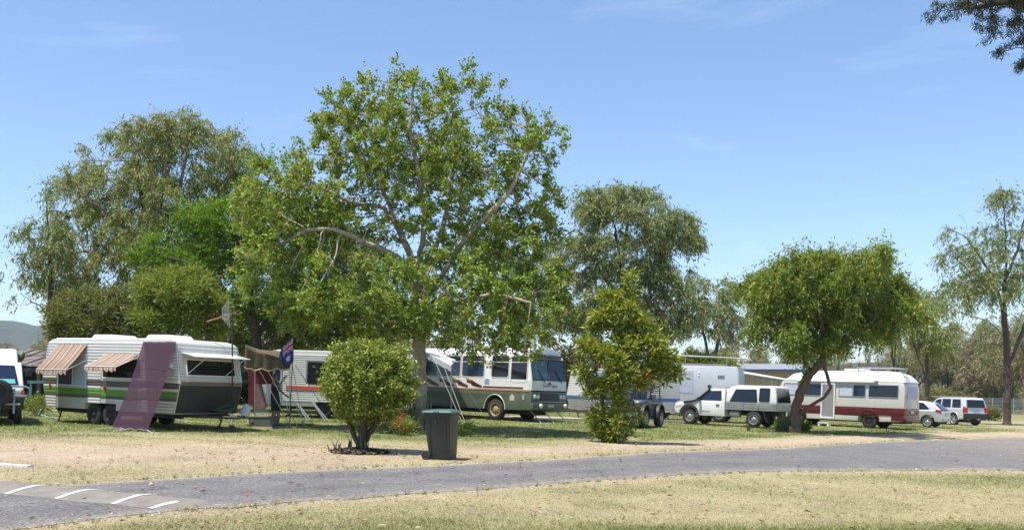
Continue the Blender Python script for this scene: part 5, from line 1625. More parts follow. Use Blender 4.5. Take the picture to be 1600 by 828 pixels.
# concrete block step
q = gp(372 + 8, 30.6)

# frames leaning on the cream caravan
def prop(px0, py0, px1, py1, d, label):
    b = wp(px1, py1, d); b.z = gz(b.x)
    t = wp(px0, py0, d + .45)
    root = empty('support_prop', b, 0, label, 'prop')
    MB().tube([(0, 0, 0), t - b], .03, 6).build('strut', M['grey'], root)
    MB().tube([(.12, 0, 0), t - b + Vector((.03, 0, 0))], .02, 6).build('brace', M['galv'], root)
prop(464, 630, 481, 655, 36.6, 'thin grey prop leaning on the cream caravan near the flagpole')
prop(488, 628, 509, 656, 36.4, 'dark slanted prop leaning on the cream caravan beside the round bush')

# flagpole and Australian flag
def flag():
    d = 30.6
    b = gp(452, d)
    root = empty('flagpole', b, 0, 'thin dark pole with blue Australian flag beside the olive canvas awning', 'flag')
    topw = wp(459, 524, d) - b
    MB().tube([(0, 0, -.05), (topw.x * .6, 0, topw.z * .6), (topw.x, 0, topw.z)], .014, 8).build('pole', M['chassis'], root)
    blue, wh, rd = mat('flag_blue', (.025, .035, .20), .8, var=.1), mat('flag_white', (.52, .51, .54), .8, var=.06), mat('flag_red', (.40, .03, .04), .8, var=.08)
    W_, H_ = 1.1, .78
    n, k = 54, 36
    def star(u, v, cx, cy, R, pts):
        x, y = u - cx, v - cy
        r = math.hypot(x, y)
        a = (math.atan2(x, y) % (2 * math.pi / pts)) / (2 * math.pi / pts)
        return r < R * (1 - 0.55 * (1 - abs(2 * a - 1)) * 1.0) if False else r < R * (.45 + .55 * abs(2 * a - 1) ** 1.3)
    def colour(u, v):
        "u along the fly 0..1.42, v down 0..1"
        if u < .71 and v < .5:
            x, y = u / .71, v / .5
            if abs(x - .5) < .06 or abs(y - .5) < .11: return 2
            if abs(x - .5) < .10 or abs(y - .5) < .19: return 1
            s = min(abs(x - y), abs(x + y - 1))
            return 2 if s < .05 else (1 if s < .15 else 0)
        for cx, cy, R, p_ in ((.355, .755, .17, 7), (1.06, .17, .08, 7), (1.06, .83, .08, 7), (.90, .45, .08, 7), (1.22, .40, .08, 7), (1.13, .55, .05, 5)):
            if star(u, v, cx, cy, R, p_): return 1
        return 0
    vs, fs, ms_ = [], [], []
    hoist = topw.normalized()
    for j in range(k + 1):
        v = j / k
        for i in range(n + 1):
            u = i / n
            # limp cloth: the fly end falls and folds back towards the pole
            fall = u * (1 - .15 * v)
            x = -W_ * .48 * math.sin(min(u, 1) * 1.45) * (1 - .12 * v)
            z = -v * H_ * (1 - .28 * u) - .72 * fall ** 1.15
            y = .10 * math.sin(u * 9 + v * 2) * u + .06 * math.sin(v * 7 + u * 3) * u
            p_ = Vector((topw.x * (1 - v * .06) + x, y, topw.z - .06 + z))
            vs.append(p_)
    b_ = MB()
    for j in range(k):
        for i in range(n):
            a = j * (n + 1) + i
            fs.append((a, a + 1, a + n + 2, a + n + 1)); ms_.append(colour((i + .5) / n * 1.42, (j + .5) / k))
    o = len(b_.v); b_.v += [tuple(v) for v in vs]; b_.f += fs; b_.m += ms_
    b_.build('cloth', [blue, wh, rd], root, angle=180)
flag()

# ================================================================ BUS
def bus():
    root = empty('bus_motorhome', (0, 0, 0), 0, 'old bus motorhome, white over grey-green with maroon flashes', 'bus')
    f = Vector((.74, -.672, 0)); lft = Vector((.672, .74, 0))
    L, W = 10.2, 2.45
    c0 = Vector((.81, 42.0, 0))
    ctr = c0 - f * L / 2 + lft * W / 2; ctr.z = gz(ctr.x)
    stand(root, ctr, f)
    hl, hw = L / 2, W / 2
    wf, wr, R = hl - 2.2, -hl + 2.6, .5
    low = [(hl - .02, .55), (hl, .9), (hl, 1.36), (-hl, 1.36), (-hl, .62), (wr - .68, .5)] + arch(wr, .64, .52)[::-1] + [(wr + .68, .5), (wf - .68, .5)] + arch(wf, .64, .52)[::-1] + [(wf + .68, .5)]
    MB().prism(low, -hw, hw).build('lower_body', M['busgreen'], root, bevel=.03)
    lean = .035
    fn = lambda x, y, z: (x, y * (1 - lean * (z - 1.4)), z)
    MB().prism([(hl - .0, 1.40), (hl - .03, 1.9), (hl - .22, 2.85), (hl - .4, 3.0), (-hl + .12, 3.0), (-hl + .02, 2.5), (-hl, 1.40)], -hw, hw, 0, fn).build('upper_body', M['white'], root, bevel=.05)
    roof = []
    for k in range(11):
        a = math.pi * k / 10
        roof.append((math.cos(a) * (hw * .95), 2.98 + math.sin(a) ** .8 * .34))
    MB().yprism(roof, -hl + .1, hl - .34).build('roof', M['white'], root, bevel=.04)
    MB().span((-hl - .01, -hw - .014, 1.355), (hl - .05, -hw + .02, 1.405)).span((-hl - .01, hw - .02, 1.355), (hl - .05, hw + .014, 1.405)).build('waist_trim', M['orange'], root, smooth=False)
    # lap boards below the windows
    for i in range(4):
        MB().span((-hl + .05, -hw - .006, 1.42 + i * .115), (hl - .12, -hw + .03, 1.527 + i * .115)).build('lap_board', M['white'], root, bevel=.006, seg=1)
    y0 = -hw
    for s in (-1, 1):
        ws = [(hl - 1.25, hl - .32, 1.78), (hl - 2.45, hl - 1.42, 1.96), (hl - 4.35, hl - 2.95, 1.96), (hl - 5.9, hl - 4.5, 1.96), (hl - 7.5, hl - 6.05, 1.96), (hl - 9.1, hl - 7.65, 1.96)]
        for i, (x0, x1, zb) in enumerate(ws):
            w = pane(root, rect(x0, x1, zb, 2.9, .09), s * hw * (1 - .001), s, 'bluegl' if i > 1 else 'glass', .012, lean * hw, 1.4, 'cream', .045)
            MB().prism(rect(x0, x1, 2.62, 2.66), s * hw, s * (hw + .025), 0, lambda x, y, z: (x, y - s * lean * hw * (z - 1.4), z)).build('sash_rail', M['cream'], w, smooth=False)
    # front: two windscreens, grille, lamps, bumper
    def fx(z): return float(np.interp(z, [1.4, 1.9, 2.85], [hl, hl - .03, hl - .22]))
    for ya, yb, k in ((-hw + .10, -.05, 'tealgl'), (.05, hw - .10, 'bluegl')):
        za, zb = 1.88, 2.78
        b = MB()
        pts = [(fx(za) + .008, ya, za), (fx(za) + .008, yb, za), (fx(zb) + .008, yb, zb), (fx(zb) + .008, ya, zb)]
        b.add(pts + [(p[0] + .014, p[1], p[2]) for p in pts], [(0, 3, 2, 1), (4, 5, 6, 7), (0, 1, 5, 4), (1, 2, 6, 5), (2, 3, 7, 6), (3, 0, 4, 7)])
        ws = b.build('windscreen', M[k], root)
        for a, c in ((0, 1), (1, 2), (2, 3), (3, 0)):
            MB().tube([Vector(pts[a]) + Vector((.012, 0, 0)), Vector(pts[c]) + Vector((.012, 0, 0))], .028, 6).build('rubber_seal', M['black'], ws)
        MB().tube([(fx(1.75) + .05, (ya + yb) / 2 + .25, 1.74), (fx(2.3) + .05, (ya + yb) / 2 - .2, 2.35)], .016, 5).build('wiper', M['black'], ws)
    MB().prism(rect(0, 1, 0, 1), 0, 1)
    MB().box((fx(2.88) - .02, 0, 2.92), (.2, 1.9, .16)).build('destination_box', M['glass'], root, bevel=.02)
    MB().span((hl - .01, -.62, .98), (hl + .025, .62, 1.30)).build('grille', M['black'], root, bevel=.01)
    for i in range(5):
        MB().span((hl + .026, -.60, 1.01 + i * .06), (hl + .036, .60, 1.025 + i * .06)).build('grille_bar', M['grey'], root, smooth=False)
    for y in (-1.02, -.80, .80, 1.02):
        lp = MB().lathe([(.001, .05), (.06, .045), (.09, .02), (.10, 0)], (hl + .005, y, 1.14), 'x', 18).build('headlight', M['lamp'], root)
        MB().lathe([(.095, -.01), (.115, .02), (.12, -.01)], (hl + .005, y, 1.14), 'x', 18).build('bezel', M['steel'], lp)
    MB().span((hl - .05, -hw - .02, .58), (hl + .12, hw + .02, .86)).build('bumper', M['busgreen'], root, bevel=.05)
    MB().span((hl + .01, -hw + .1, .905), (hl + .035, hw - .1, .93)).build('chrome_strip', M['steel'], root, smooth=False)
    for y in (-.72, .98):
        MB().lathe([(.001, .07), (.07, .06), (.1, .02), (.1, -.03)], (hl + .14, y, .74), 'x', 18).build('fog_lamp', M['lamp'], root)
    MB().span((hl + .122, -.2, .68), (hl + .132, .2, .80)).build('number_plate', M['plate'], root, smooth=False)
    tx_ = text_part('lettering', 'Fran     Gary', .2, M['decal'], root, (hl + .03, 0, 1.63), (math.radians(90), 0, math.radians(90)), .35)
    tag(tx_, 'dark handwritten names')
    MB().lathe([(.001, .02), (.10, .015), (.11, 0)], (hl + .0, 0, 1.70), 'x', 16).build('badge', M['grey'], root)
    for s in (-1, 1):
        tyre_wheel(root, (wf, s * (hw - .17), R), R, .28, s, 'rust', .62, spokes=8)
        tyre_wheel(root, (wr, s * (hw - .17), R), R, .28, s, 'rust', .62, spokes=8)
        for w_ in (wf, wr):
            a = arch(w_, .655, .52, 14)
            MB().tube([(p[0], s * (hw + .006), p[1]) for p in a], .022, 6).build('arch_trim', M['cream'], root)
        MB().span((hl - .5, s * (hw + .002), .98), (hl - .42, s * (hw + .02), 1.2)).build('side_marker', M['plate'], root)
    MB().span((-hl + .3, -.5, .3), (hl - .6, .5, .55)).span((wf - .1, -hw + .3, .4), (wf + .1, hw - .3, .56)).span((wr - .1, -hw + .3, .4), (wr + .1, hw - .3, .56)).build('chassis', M['chassis'], root, smooth=False)
    # painted flashes along the side
    def flash(pts, k, w=.05):
        b = MB()
        up, dn = [], []
        for i, p in enumerate(pts):
            ww = 1.8 * w * (0.35 + 0.65 * math.sin(math.pi * (i + .6) / (len(pts) + .2)))
            up.append((p[0], y0 - .012, p[1] + ww)); dn.append((p[0], y0 - .012, p[1] - ww))
        b.strip(up, dn).build('painted_flash', M[k], root, smooth=False)
    for x in (hl - 6.3, hl - 5.3, hl - 4.35, hl - 3.45):
        flash([(x - .55, 1.80 - .05), (x - .2, 1.70), (x + .25, 1.52)], 'maroon', .05)
        flash([(x - .25, 1.60), (x + .1, 1.56), (x + .42, 1.50)], 'maroon', .045)
        flash([(x - .62, 1.86), (x - .45, 1.80), (x - .3, 1.76)], 'gold', .035)
    flash([(hl - 9.2, 1.88), (hl - 8.2, 1.84), (hl - 7.2, 1.74)], 'maroon', .035)
    MB().span((hl - 2.95, y0 - .013, 1.46), (hl - .5, y0 - .008, 1.53)).build('painted_line', M['maroon'], root, smooth=False)
    MB().prism([(hl - 1.28, .93), (hl - 1.0, .93), (hl - 1.0, 1.12), (hl - 1.14, 1.23), (hl - 1.28, 1.12)], y0 - .008, y0 + .01).build('fuel_flap', M['plate'], root, smooth=False)
    MB().prism(rect(hl - 2.85, hl - 2.57, 1.62, 1.88), y0 - .016, y0).build('sticker', mat('sticker_blue', (.30, .35, .46), .5, var=.4, scale=30), root, smooth=False)
    # levelling stands under the nose
    for y in (-.9, 0, .9):
        MB().tube([(hl - .3, y, .5), (hl + .25, y + .1, 0)], .02, 6).build('stay', M['galv'], root)
    return root
BUS = bus()
# scalloped white awning off the bus, with poles and ropes
def bus_awning():
    d0, d1 = 45.0, 41.0
    root = empty('side_awning', gp(690, 42), 0, 'small white scalloped awning on poles with guy ropes beside the bus', 'awning')
    o = root.location
    m = mat('awning_white', (.46, .46, .45), .8, var=.1)
    A = [wp(622, 546, 46.0), wp(662, 549, 44.6), wp(705, 571, 41.6)]
    Bq = [wp(650, 548, 47.5), wp(690, 553, 45.8), wp(712, 562, 44.0)]
    n = 30
    t, bb, vv = [], [], []
    for i in range(n + 1):
        h = i / n * 2; a = min(int(h), 1); f = h - a
        p = A[a].lerp(A[a + 1], f) - o; q = Bq[a].lerp(Bq[a + 1], f) - o
        t.append(q); bb.append(p); vv.append(p + Vector((0, -.02, -.22 - .05 * abs(math.sin(i * .8)))))
    MB().strip(t, bb).build('canopy', m, root, solid=.006)
    MB().strip(bb, vv).build('valance', m, root, solid=.005)
    def pole(a, b, r=.015, k='galv', nm='pole'): MB().tube([Vector(a) - o, Vector(b) - o], r, 6).build(nm, M[k], root)
    g1 = gp(705, 41.6); pole(g1, wp(705, 571, 41.6))
    g2 = gp(662, 44.6); pole(g2, wp(662, 549, 44.6), .012)
    for a, b in (((705, 571, 41.6), (762, 657)), ((690, 562, 42.4), (727, 661)), ((676, 556, 43.4), (722, 659))):
        q = at(*b); pole(wp(*a), q, .008, 'rope', 'guy_rope')
bus_awning()

# ================================================================ BLUE-STRIPED CARAVAN
LC, WC, HC = 5.2, 2.2, 2.55
M['bluestripe'] = mat('blue_stripe', (.03, .15, .42), .4)
vc = caravan('caravan', 'white ribbed caravan with blue stripe between the bus nose and yellow-green shrub', LC, WC, HC, dict(
    arch=(-.6, .2), wheels=(-.2,), hatches=(0.4,), stripe_mats=('bluestripe', 'brown'), stripes=[(.98, 1.14, 1)], bulge=1.15, front_stripes=True,
    ribs=[(-9, 9, .68, 3)], flat_stripes=[]))
pc = gp(905, 48.5)
stand(vc, Vector((pc.x + 2.3, pc.y + .9, gz(pc.x + 2))), Vector((-.93, -.36, 0)))
pane(vc, rect(-1.6, -.5, 1.4, 2.1), WC / 2, 1, 'glass', frame='white')
pane(vc, rect(.5, 1.7, 1.4, 2.1), WC / 2, 1, 'glass', frame='white')

# ================================================================ SILVER OPEN FOUR-WHEEL DRIVE with blue gear
def offroader():
    root = empty('four_wheel_drive', (0, 0, 0), 0, 'dark open four-wheel drive with silver bumper and blue gear behind the yellow-green shrub', 'four-wheel drive')
    f = Vector((-.42, -.9, 0))
    base = at(1003, 669)
    L, W = 3.7, 1.68
    hl, hw = L / 2, W / 2
    l_ = Vector((.9, -.42, 0)).normalized()     # left side of the car (towards the open)
    ctr = base - f.normalized() * (hl - .75) - l_ * (hw - .1); ctr.z = gz(ctr.x)
    stand(root, ctr, f)
    R = .40
    wf, wr = hl - .72, -hl + .78
    prof = [(hl - .12, .62), (hl - .1, 1.05), (.55, 1.16), (.5, 1.18), (-hl + .02, 1.14), (-hl, .6)] + arch(wr, .5, .45)[::-1] + [(wr + .52, .5), (wf - .52, .5)] + arch(wf, .5, .45)[::-1]
    MB().prism(prof, -hw + .1, hw - .1).build('body', mat('charcoal_paint', (.06, .062, .07), .4, var=.1, coat=.2), root, bevel=.03)
    for s in (-1, 1):
        for w in (wf, wr):
            a = arch(w, .54, .46, 10, -5, 185)
            b = MB()
            b.strip([(p[0], s * (hw - .12), p[1]) for p in a], [(p[0], s * (hw + .1), p[1]) for p in a]).build('flare', M['black'], root, solid=.03)
            tyre_wheel(root, (w, s * (hw - .03), R), R, .27, s, 'alloy', .56)
        MB().lathe([(.001, .05), (.08, .04), (.09, 0)], (hl - .1, s * .5, .88), 'x', 16).build('headlight', M['lamp'], root)
        MB().span((-hl - .03, s * (hw - .3), .85), (-hl + .01, s * (hw - .12), 1.05)).build('tail_light', M['tail'], root)
    MB().span((hl - .05, -hw + .02, .48), (hl + .14, hw - .02, .68)).build('front_bumper', M['steel'], root, bevel=.04)
    MB().span((-hl - .14, -hw + .05, .48), (-hl + .02, hw - .05, .64)).build('rear_bumper', M['steel'], root, bevel=.03)
    MB().span((hl - .12, -.32, .72), (hl - .08, .32, 1.0)).build('grille', M['black'], root)
    MB().prism([(.45, 1.17), (.5, 1.17), (.3, 1.72), (.26, 1.72)], -hw + .14, hw - .14).build('windscreen', M['bluegl'], root, bevel=.01)
    for x in (-.35, -hl + .15):
        MB().tube([(x, -hw + .18, 1.12), (x, -hw + .24, 1.75), (x, hw - .24, 1.75), (x, hw - .18, 1.12)], .035, 8).build('roll_bar', M['black'], root)
    MB().tube([(.3, -hw + .24, 1.72), (-hl + .15, -hw + .24, 1.76)], .03, 8).tube([(.3, hw - .24, 1.72), (-hl + .15, hw - .24, 1.76)], .03, 8).build('side_rail', M['black'], root)
    for y in (-.38, .38):
        MB().prism([(-.35, 1.15), (.1, 1.15), (.08, 1.25), (-.25, 1.27), (-.38, 1.62), (-.5, 1.6)], y - .25, y + .25).build('seat', M['black'], root, bevel=.04)
    tyre_wheel(root, (hl + .22, .35, 1.0), .34, .2, 1, 'chassis', .55, 'spare_wheel', axis='x')
    MB().span((-1.45, -.55, 1.15), (-.65, .55, 1.42)).build('cargo_tray', M['grey'], root, bevel=.03)
    bl = mat('blue_gear', (.04, .045, .26), .55, var=.2)
    gear = empty('blue_gear_bag', (0, 0, 0), 0, 'lumpy blue gear bag strapped on the dark four-wheel drive', 'bag')
    b = MB()
    for c, d in (((0, 0, .17), (.7, .9, .3)), ((.05, .1, .42), (.5, .6, .2))):
        b.box(c, d)
    b.build('bag', bl, gear, bevel=.09, seg=3)
    MB().tube([(-.2, -.47, .0), (-.2, -.46, .3), (-.2, -.2, .53), (-.2, .42, .53), (-.2, .47, .2)], .015, 5).build('strap', M['black'], gear)
    bpy.context.view_layer.update()
    gear.location = root.matrix_world @ Vector((-1.05, 0, 1.425)); gear.rotation_euler = root.rotation_euler
offroader()

# ================================================================ TRUCK CAMPER with rack
def camper():
    root = empty('truck_camper', (0, 0, 0), 0, 'tall pale grey camper box with a flat white roof rack behind the white utility', 'camper')
    d = 52.0
    f = Vector((-.93, .36, 0))
    c = gp(1152, 50.5)          # rear near corner
    L, W = 5.2, 2.2
    l_ = Vector((-.36, -.93, 0))
    ctr = c + f * L / 2 - l_ * W / 2; ctr.z = gz(ctr.x)
    stand(root, ctr, f)
    hl, hw = L / 2, W / 2
    H = 2.98
    m = mat('camper_grey', (.58, .60, .64), .42, var=.06, scale=1.2, dirt=(.4, .38, .34), dirt_amt=.2)
    prof = [(-hl, .75), (hl - 1.6, .75), (hl - 1.6, 1.85), (hl - .2, 1.95), (hl, 2.3), (hl - .35, H), (-hl + .12, H), (-hl, H - .4)]
    MB().prism(prof, -hw, hw).build('box_body', m, root, bevel=.04)
    MB().prism([(hl - 1.55, .6), (hl - .0, .6), (hl + .15, 1.2), (hl - .15, 1.35), (hl - .55, 1.84), (hl - 1.55, 1.84)], -hw + .2, hw - .2).build('cab', M['white'], root, bevel=.05)
    pane(root, [(hl - 1.35, 1.3), (hl - .45, 1.3), (hl - .72, 1.75), (hl - 1.35, 1.75)], hw - .2, 1, 'glass')
    pane(root, rect(-.2, 1.0, 1.5, 2.7, .03), hw, 1, 'curtain', name='side_door')
    MB().prism(rect(-hl + .75, -hl + 1.1, 2.35, 2.5), hw, hw + .02).build('vent', M['grey'], root)
    for z in (2.2, 2.05):
        MB().lathe([(.001, .03), (.05, .02), (.06, 0)], (-.5, hw, z + .4), 'y', 10).build('outside_lamp', M['lamp'], root)
    MB().prism([(-hl + .6, H + .0), (hl - .8, H), (hl - .9, H + .12), (-hl + .7, H + .12)], -hw + .1, hw - .1).build('roof', M['grey'], root, bevel=.02)
    # rack on posts
    rk = MB().prism([(-hl - .35, H + .42), (-hl - .33, H + .46), (hl + .3, H + .62), (hl + .3, H + .56)], -hw, hw).build('roof_rack', M['white'], root, bevel=.01)
    for x in (-hl + .7, .3, hl - .6):
        for s in (-1, 1):
            zt = H + .42 + (.14 * (x + hl) / L)
            MB().tube([(x, s * (hw - .25), H), (x, s * (hw - .25), zt)], .03, 6).build('rack_post', M['white'], rk)
    for s in (-1, 1):
        for x in (-hl + 1.0, hl - .75):
            tyre_wheel(root, (x, s * (hw - .2), .4), .4, .25, s, 'grey', .55)
    MB().span((-hl + .1, -.5, .45), (hl - .2, .5, .76)).build('chassis', M['chassis'], root, smooth=False)
camper()

# ================================================================ WHITE UTILITY
def ute():
    root = empty('utility_truck', (0, 0, 0), 0, 'white tray-back utility with canopy and black snorkel beside the dome-shaped shade tree', 'utility')
    f = Vector((-.788, .616, 0)); l_ = Vector((-.616, -.788, 0))
    L, W = 5.35, 1.82
    c = gp(1213, 44.2)
    ctr = c + f * L / 2 - l_ * W / 2; ctr.z = gz(ctr.x)
    stand(root, ctr, f)
    hl, hw = L / 2, W / 2
    R = .385
    wf, wr = hl - .88, -hl + 1.15
    xb = hl - 2.72          # back of the cab
    low = [(hl - .1, .55), (hl - .02, .75), (hl - .1, 1.0), (hl - .25, 1.06), (hl - 1.15, 1.17), (hl - 1.3, 1.18), (xb, 1.18), (xb, .46), (wf - .5, .46)] + arch(wf, .47, .46)[::-1] + [(wf + .5, .5)]
    MB().prism(low, -hw + .04, hw - .04).build('body', M['white'], root, bevel=.045)
    fn = lambda x, y, z: (x, y * (1 - .20 * (z - 1.16)), z)
    MB().prism([(hl - 1.22, 1.16), (hl - 1.85, 1.72), (hl - 2.05, 1.78), (xb + .1, 1.78), (xb, 1.72), (xb, 1.16)], -hw + .05, hw - .05, 0, fn).build('cab', M['white'], root, bevel=.04)
    ln = .20 * (hw - .05)
    for s in (-1, 1):
        pane(root, [(hl - 1.38, 1.2), (hl - 1.42, 1.24), (hl - 1.86, 1.66), (hl - 2.5, 1.68), (hl - 2.55, 1.2)], s * (hw - .048), s, 'bluegl', .012, ln, 1.16)
        d = MB().prism([(hl - 1.25, .56), (hl - 1.25, 1.16), (hl - 2.6, 1.16), (hl - 2.6, .52)], s * (hw - .045), s * (hw - .03)).build('door', M['white'], root, bevel=.008)
        MB().span((hl - 2.45, s * (hw - .03), .97), (hl - 2.27, s * (hw + .005), 1.02)).build('handle', M['black'], d, bevel=.01)
        MB().box((hl - 1.42, s * (hw + .1), 1.25), (.12, .2, .17)).build('mirror', M['black'], root, bevel=.03)
        a = arch(wf, .50, .46, 12, -12, 192)
        MB().strip([(p[0], s * (hw - .1), p[1]) for p in a], [(p[0], s * (hw + .05), p[1]) for p in a]).build('flare', M['grey'], root, solid=.05)
        a2 = arch(wf, .50, .46, 12, -12, 192)
        MB().tube([(p[0], s * (hw + .03), p[1]) for p in a2], .04, 6).build('flare_lip', M['black'], root)
        tyre_wheel(root, (wf, s * (hw - .13), R), R, .25, s, 'alloy', .6)
        tyre_wheel(root, (wr, s * (hw - .13), R), R, .25, s, 'alloy', .6)
        MB().prism([(hl - .12, .80), (hl - .05, .82), (hl - .12, .99), (hl - .42, 1.02), (hl - .45, .88)], s * (hw - .10), s * (hw - .025)).build('headlight', M['lamp'], root, bevel=.02)
    # windscreen
    MB().add([(hl - 1.28, -hw + .14, 1.2), (hl - 1.28, hw - .14, 1.2), (hl - 1.82, hw - .2, 1.70), (hl - 1.82, -hw + .2, 1.70)], [(0, 1, 2, 3)]).build('windscreen', M['glass'], root, solid=.012)
    MB().span((hl - .1, -hw + .03, .48), (hl + .1, hw - .03, .78)).build('bull_bar', M['steel'], root, bevel=.05)
    MB().tube([(hl + .05, -.55, .78), (hl + .02, -.5, 1.08), (hl + .02, .5, 1.08), (hl + .05, .55, .78)], .035, 8).build('bull_bar_hoop', M['steel'], root)
    MB().tube([(hl - .9, hw - .02, 1.10), (hl - 1.3, hw - .01, 1.22), (hl - 1.55, hw - .07, 1.44), (hl - 1.83, hw - .12, 1.68), (hl - 1.88, hw - .13, 1.84)], .05, 8).box((hl - 1.86, hw - .13, 1.87), (.14, .12, .13)).tube([(hl - .55, hw - .06, 1.06), (hl - .95, hw - .03, 1.12)], .06, 8).build('snorkel', M['black'], root)
    text_part('lettering', 'NAVARA', .12, M['decal'], root, (hl - 1.75, hw - .026, .66), (math.radians(90), 0, math.radians(180)))
    # tray with drop sides, canopy
    x0, x1 = -hl + .02, xb - .06
    MB().span((x0, -hw, .80), (x1, hw, .88)).build('tray_floor', M['galv'], root, smooth=False)
    for s in (-1, 1):
        n = 4
        for i in range(3):
            MB().span((x0 + .01, s * (hw - .03), .885 + i * .088), (x1 - .01, s * (hw + .004), .968 + i * .088)).build('drop_side_plank', M['steel'], root, bevel=.008, seg=1)
        for k in range(n):
            x = x0 + .12 + (x1 - x0 - .24) * k / (n - 1)
            MB().span((x - .02, s * (hw - .0), .84), (x + .02, s * (hw + .03), 1.12)).build('latch', M['galv'], root, smooth=False)
    for i in range(3):
        MB().span((x0 - .03, -hw + .02, .885 + i * .088), (x0, hw - .02, .968 + i * .088)).build('tailgate_plank', M['steel'], root, bevel=.008, seg=1)
    MB().span((x0 - .035, -.2, .93), (x0 - .045, .2, 1.08)).build('number_plate', M['plate'], root)
    cn = [(x0 + .02, 1.155), (x0 + .06, 1.5), (x0 + .14, 1.92), (x0 + .3, 1.97), (x1 - .55, 1.97), (x1 - .22, 1.88), (x1 - .02, 1.7), (x1, 1.155)]
    fn2 = lambda x, y, z: (x, y * (1 - .12 * (z - 1.15)), z)
    cp = MB().prism(cn, -hw + .02, hw - .02, 0, fn2).build('canopy', M['white'], root, bevel=.04)
    l2 = .12 * (hw - .02)
    for s in (-1, 1):
        pane(cp, [(x1 - .22, 1.2), (x1 - .5, 1.75), (x1 - 1.5, 1.77), (x1 - 1.58, 1.2)], s * (hw - .018), s, 'glass', .012, l2, 1.15, 'black', .02)
        pane(cp, rect(x0 + .38, x0 + .86, 1.24, 1.84, .07), s * (hw - .018), s, 'glass', .012, l2, 1.15, 'black', .02)
    b = MB()
    b.add([(x0 + .005, -hw + .16, 1.2), (x0 + .005, hw - .16, 1.2), (x0 + .10, hw - .22, 1.85), (x0 + .10, -hw + .22, 1.85)], [(0, 1, 2, 3)])
    b.build('rear_window', M['glass'], cp, solid=.015)
    MB().tube([(x1 + .06, -hw + .1, .88), (x1 + .06, -hw + .15, 1.85), (x1 + .06, hw - .15, 1.85), (x1 + .06, hw - .1, .88)], .03, 8).build('headboard', M['steel'], root)
    for s in (-1, 1):
        MB().prism([(wr - .45, .78), (wr - .5, .78), (wr - .64, .28), (wr - .6, .28)], s * (hw - .3), s * (hw - .02)).build('mud_flap', M['black'], root, bevel=.01)
        MB().span((xb - .75, s * (hw - .35), .5), (xb - .25, s * (hw - .05), .74)).build('tool_box', M['grey'], root, bevel=.02)
    MB().span((-hl + .1, -.42, .55), (hl - .7, .42, .8)).span((-hl - .05, -.5, .45), (-hl + .08, .5, .58)).span((wr - .07, -hw + .2, .32), (wr + .07, hw - .2, .46)).build('chassis', M['chassis'], root, smooth=False)
ute()

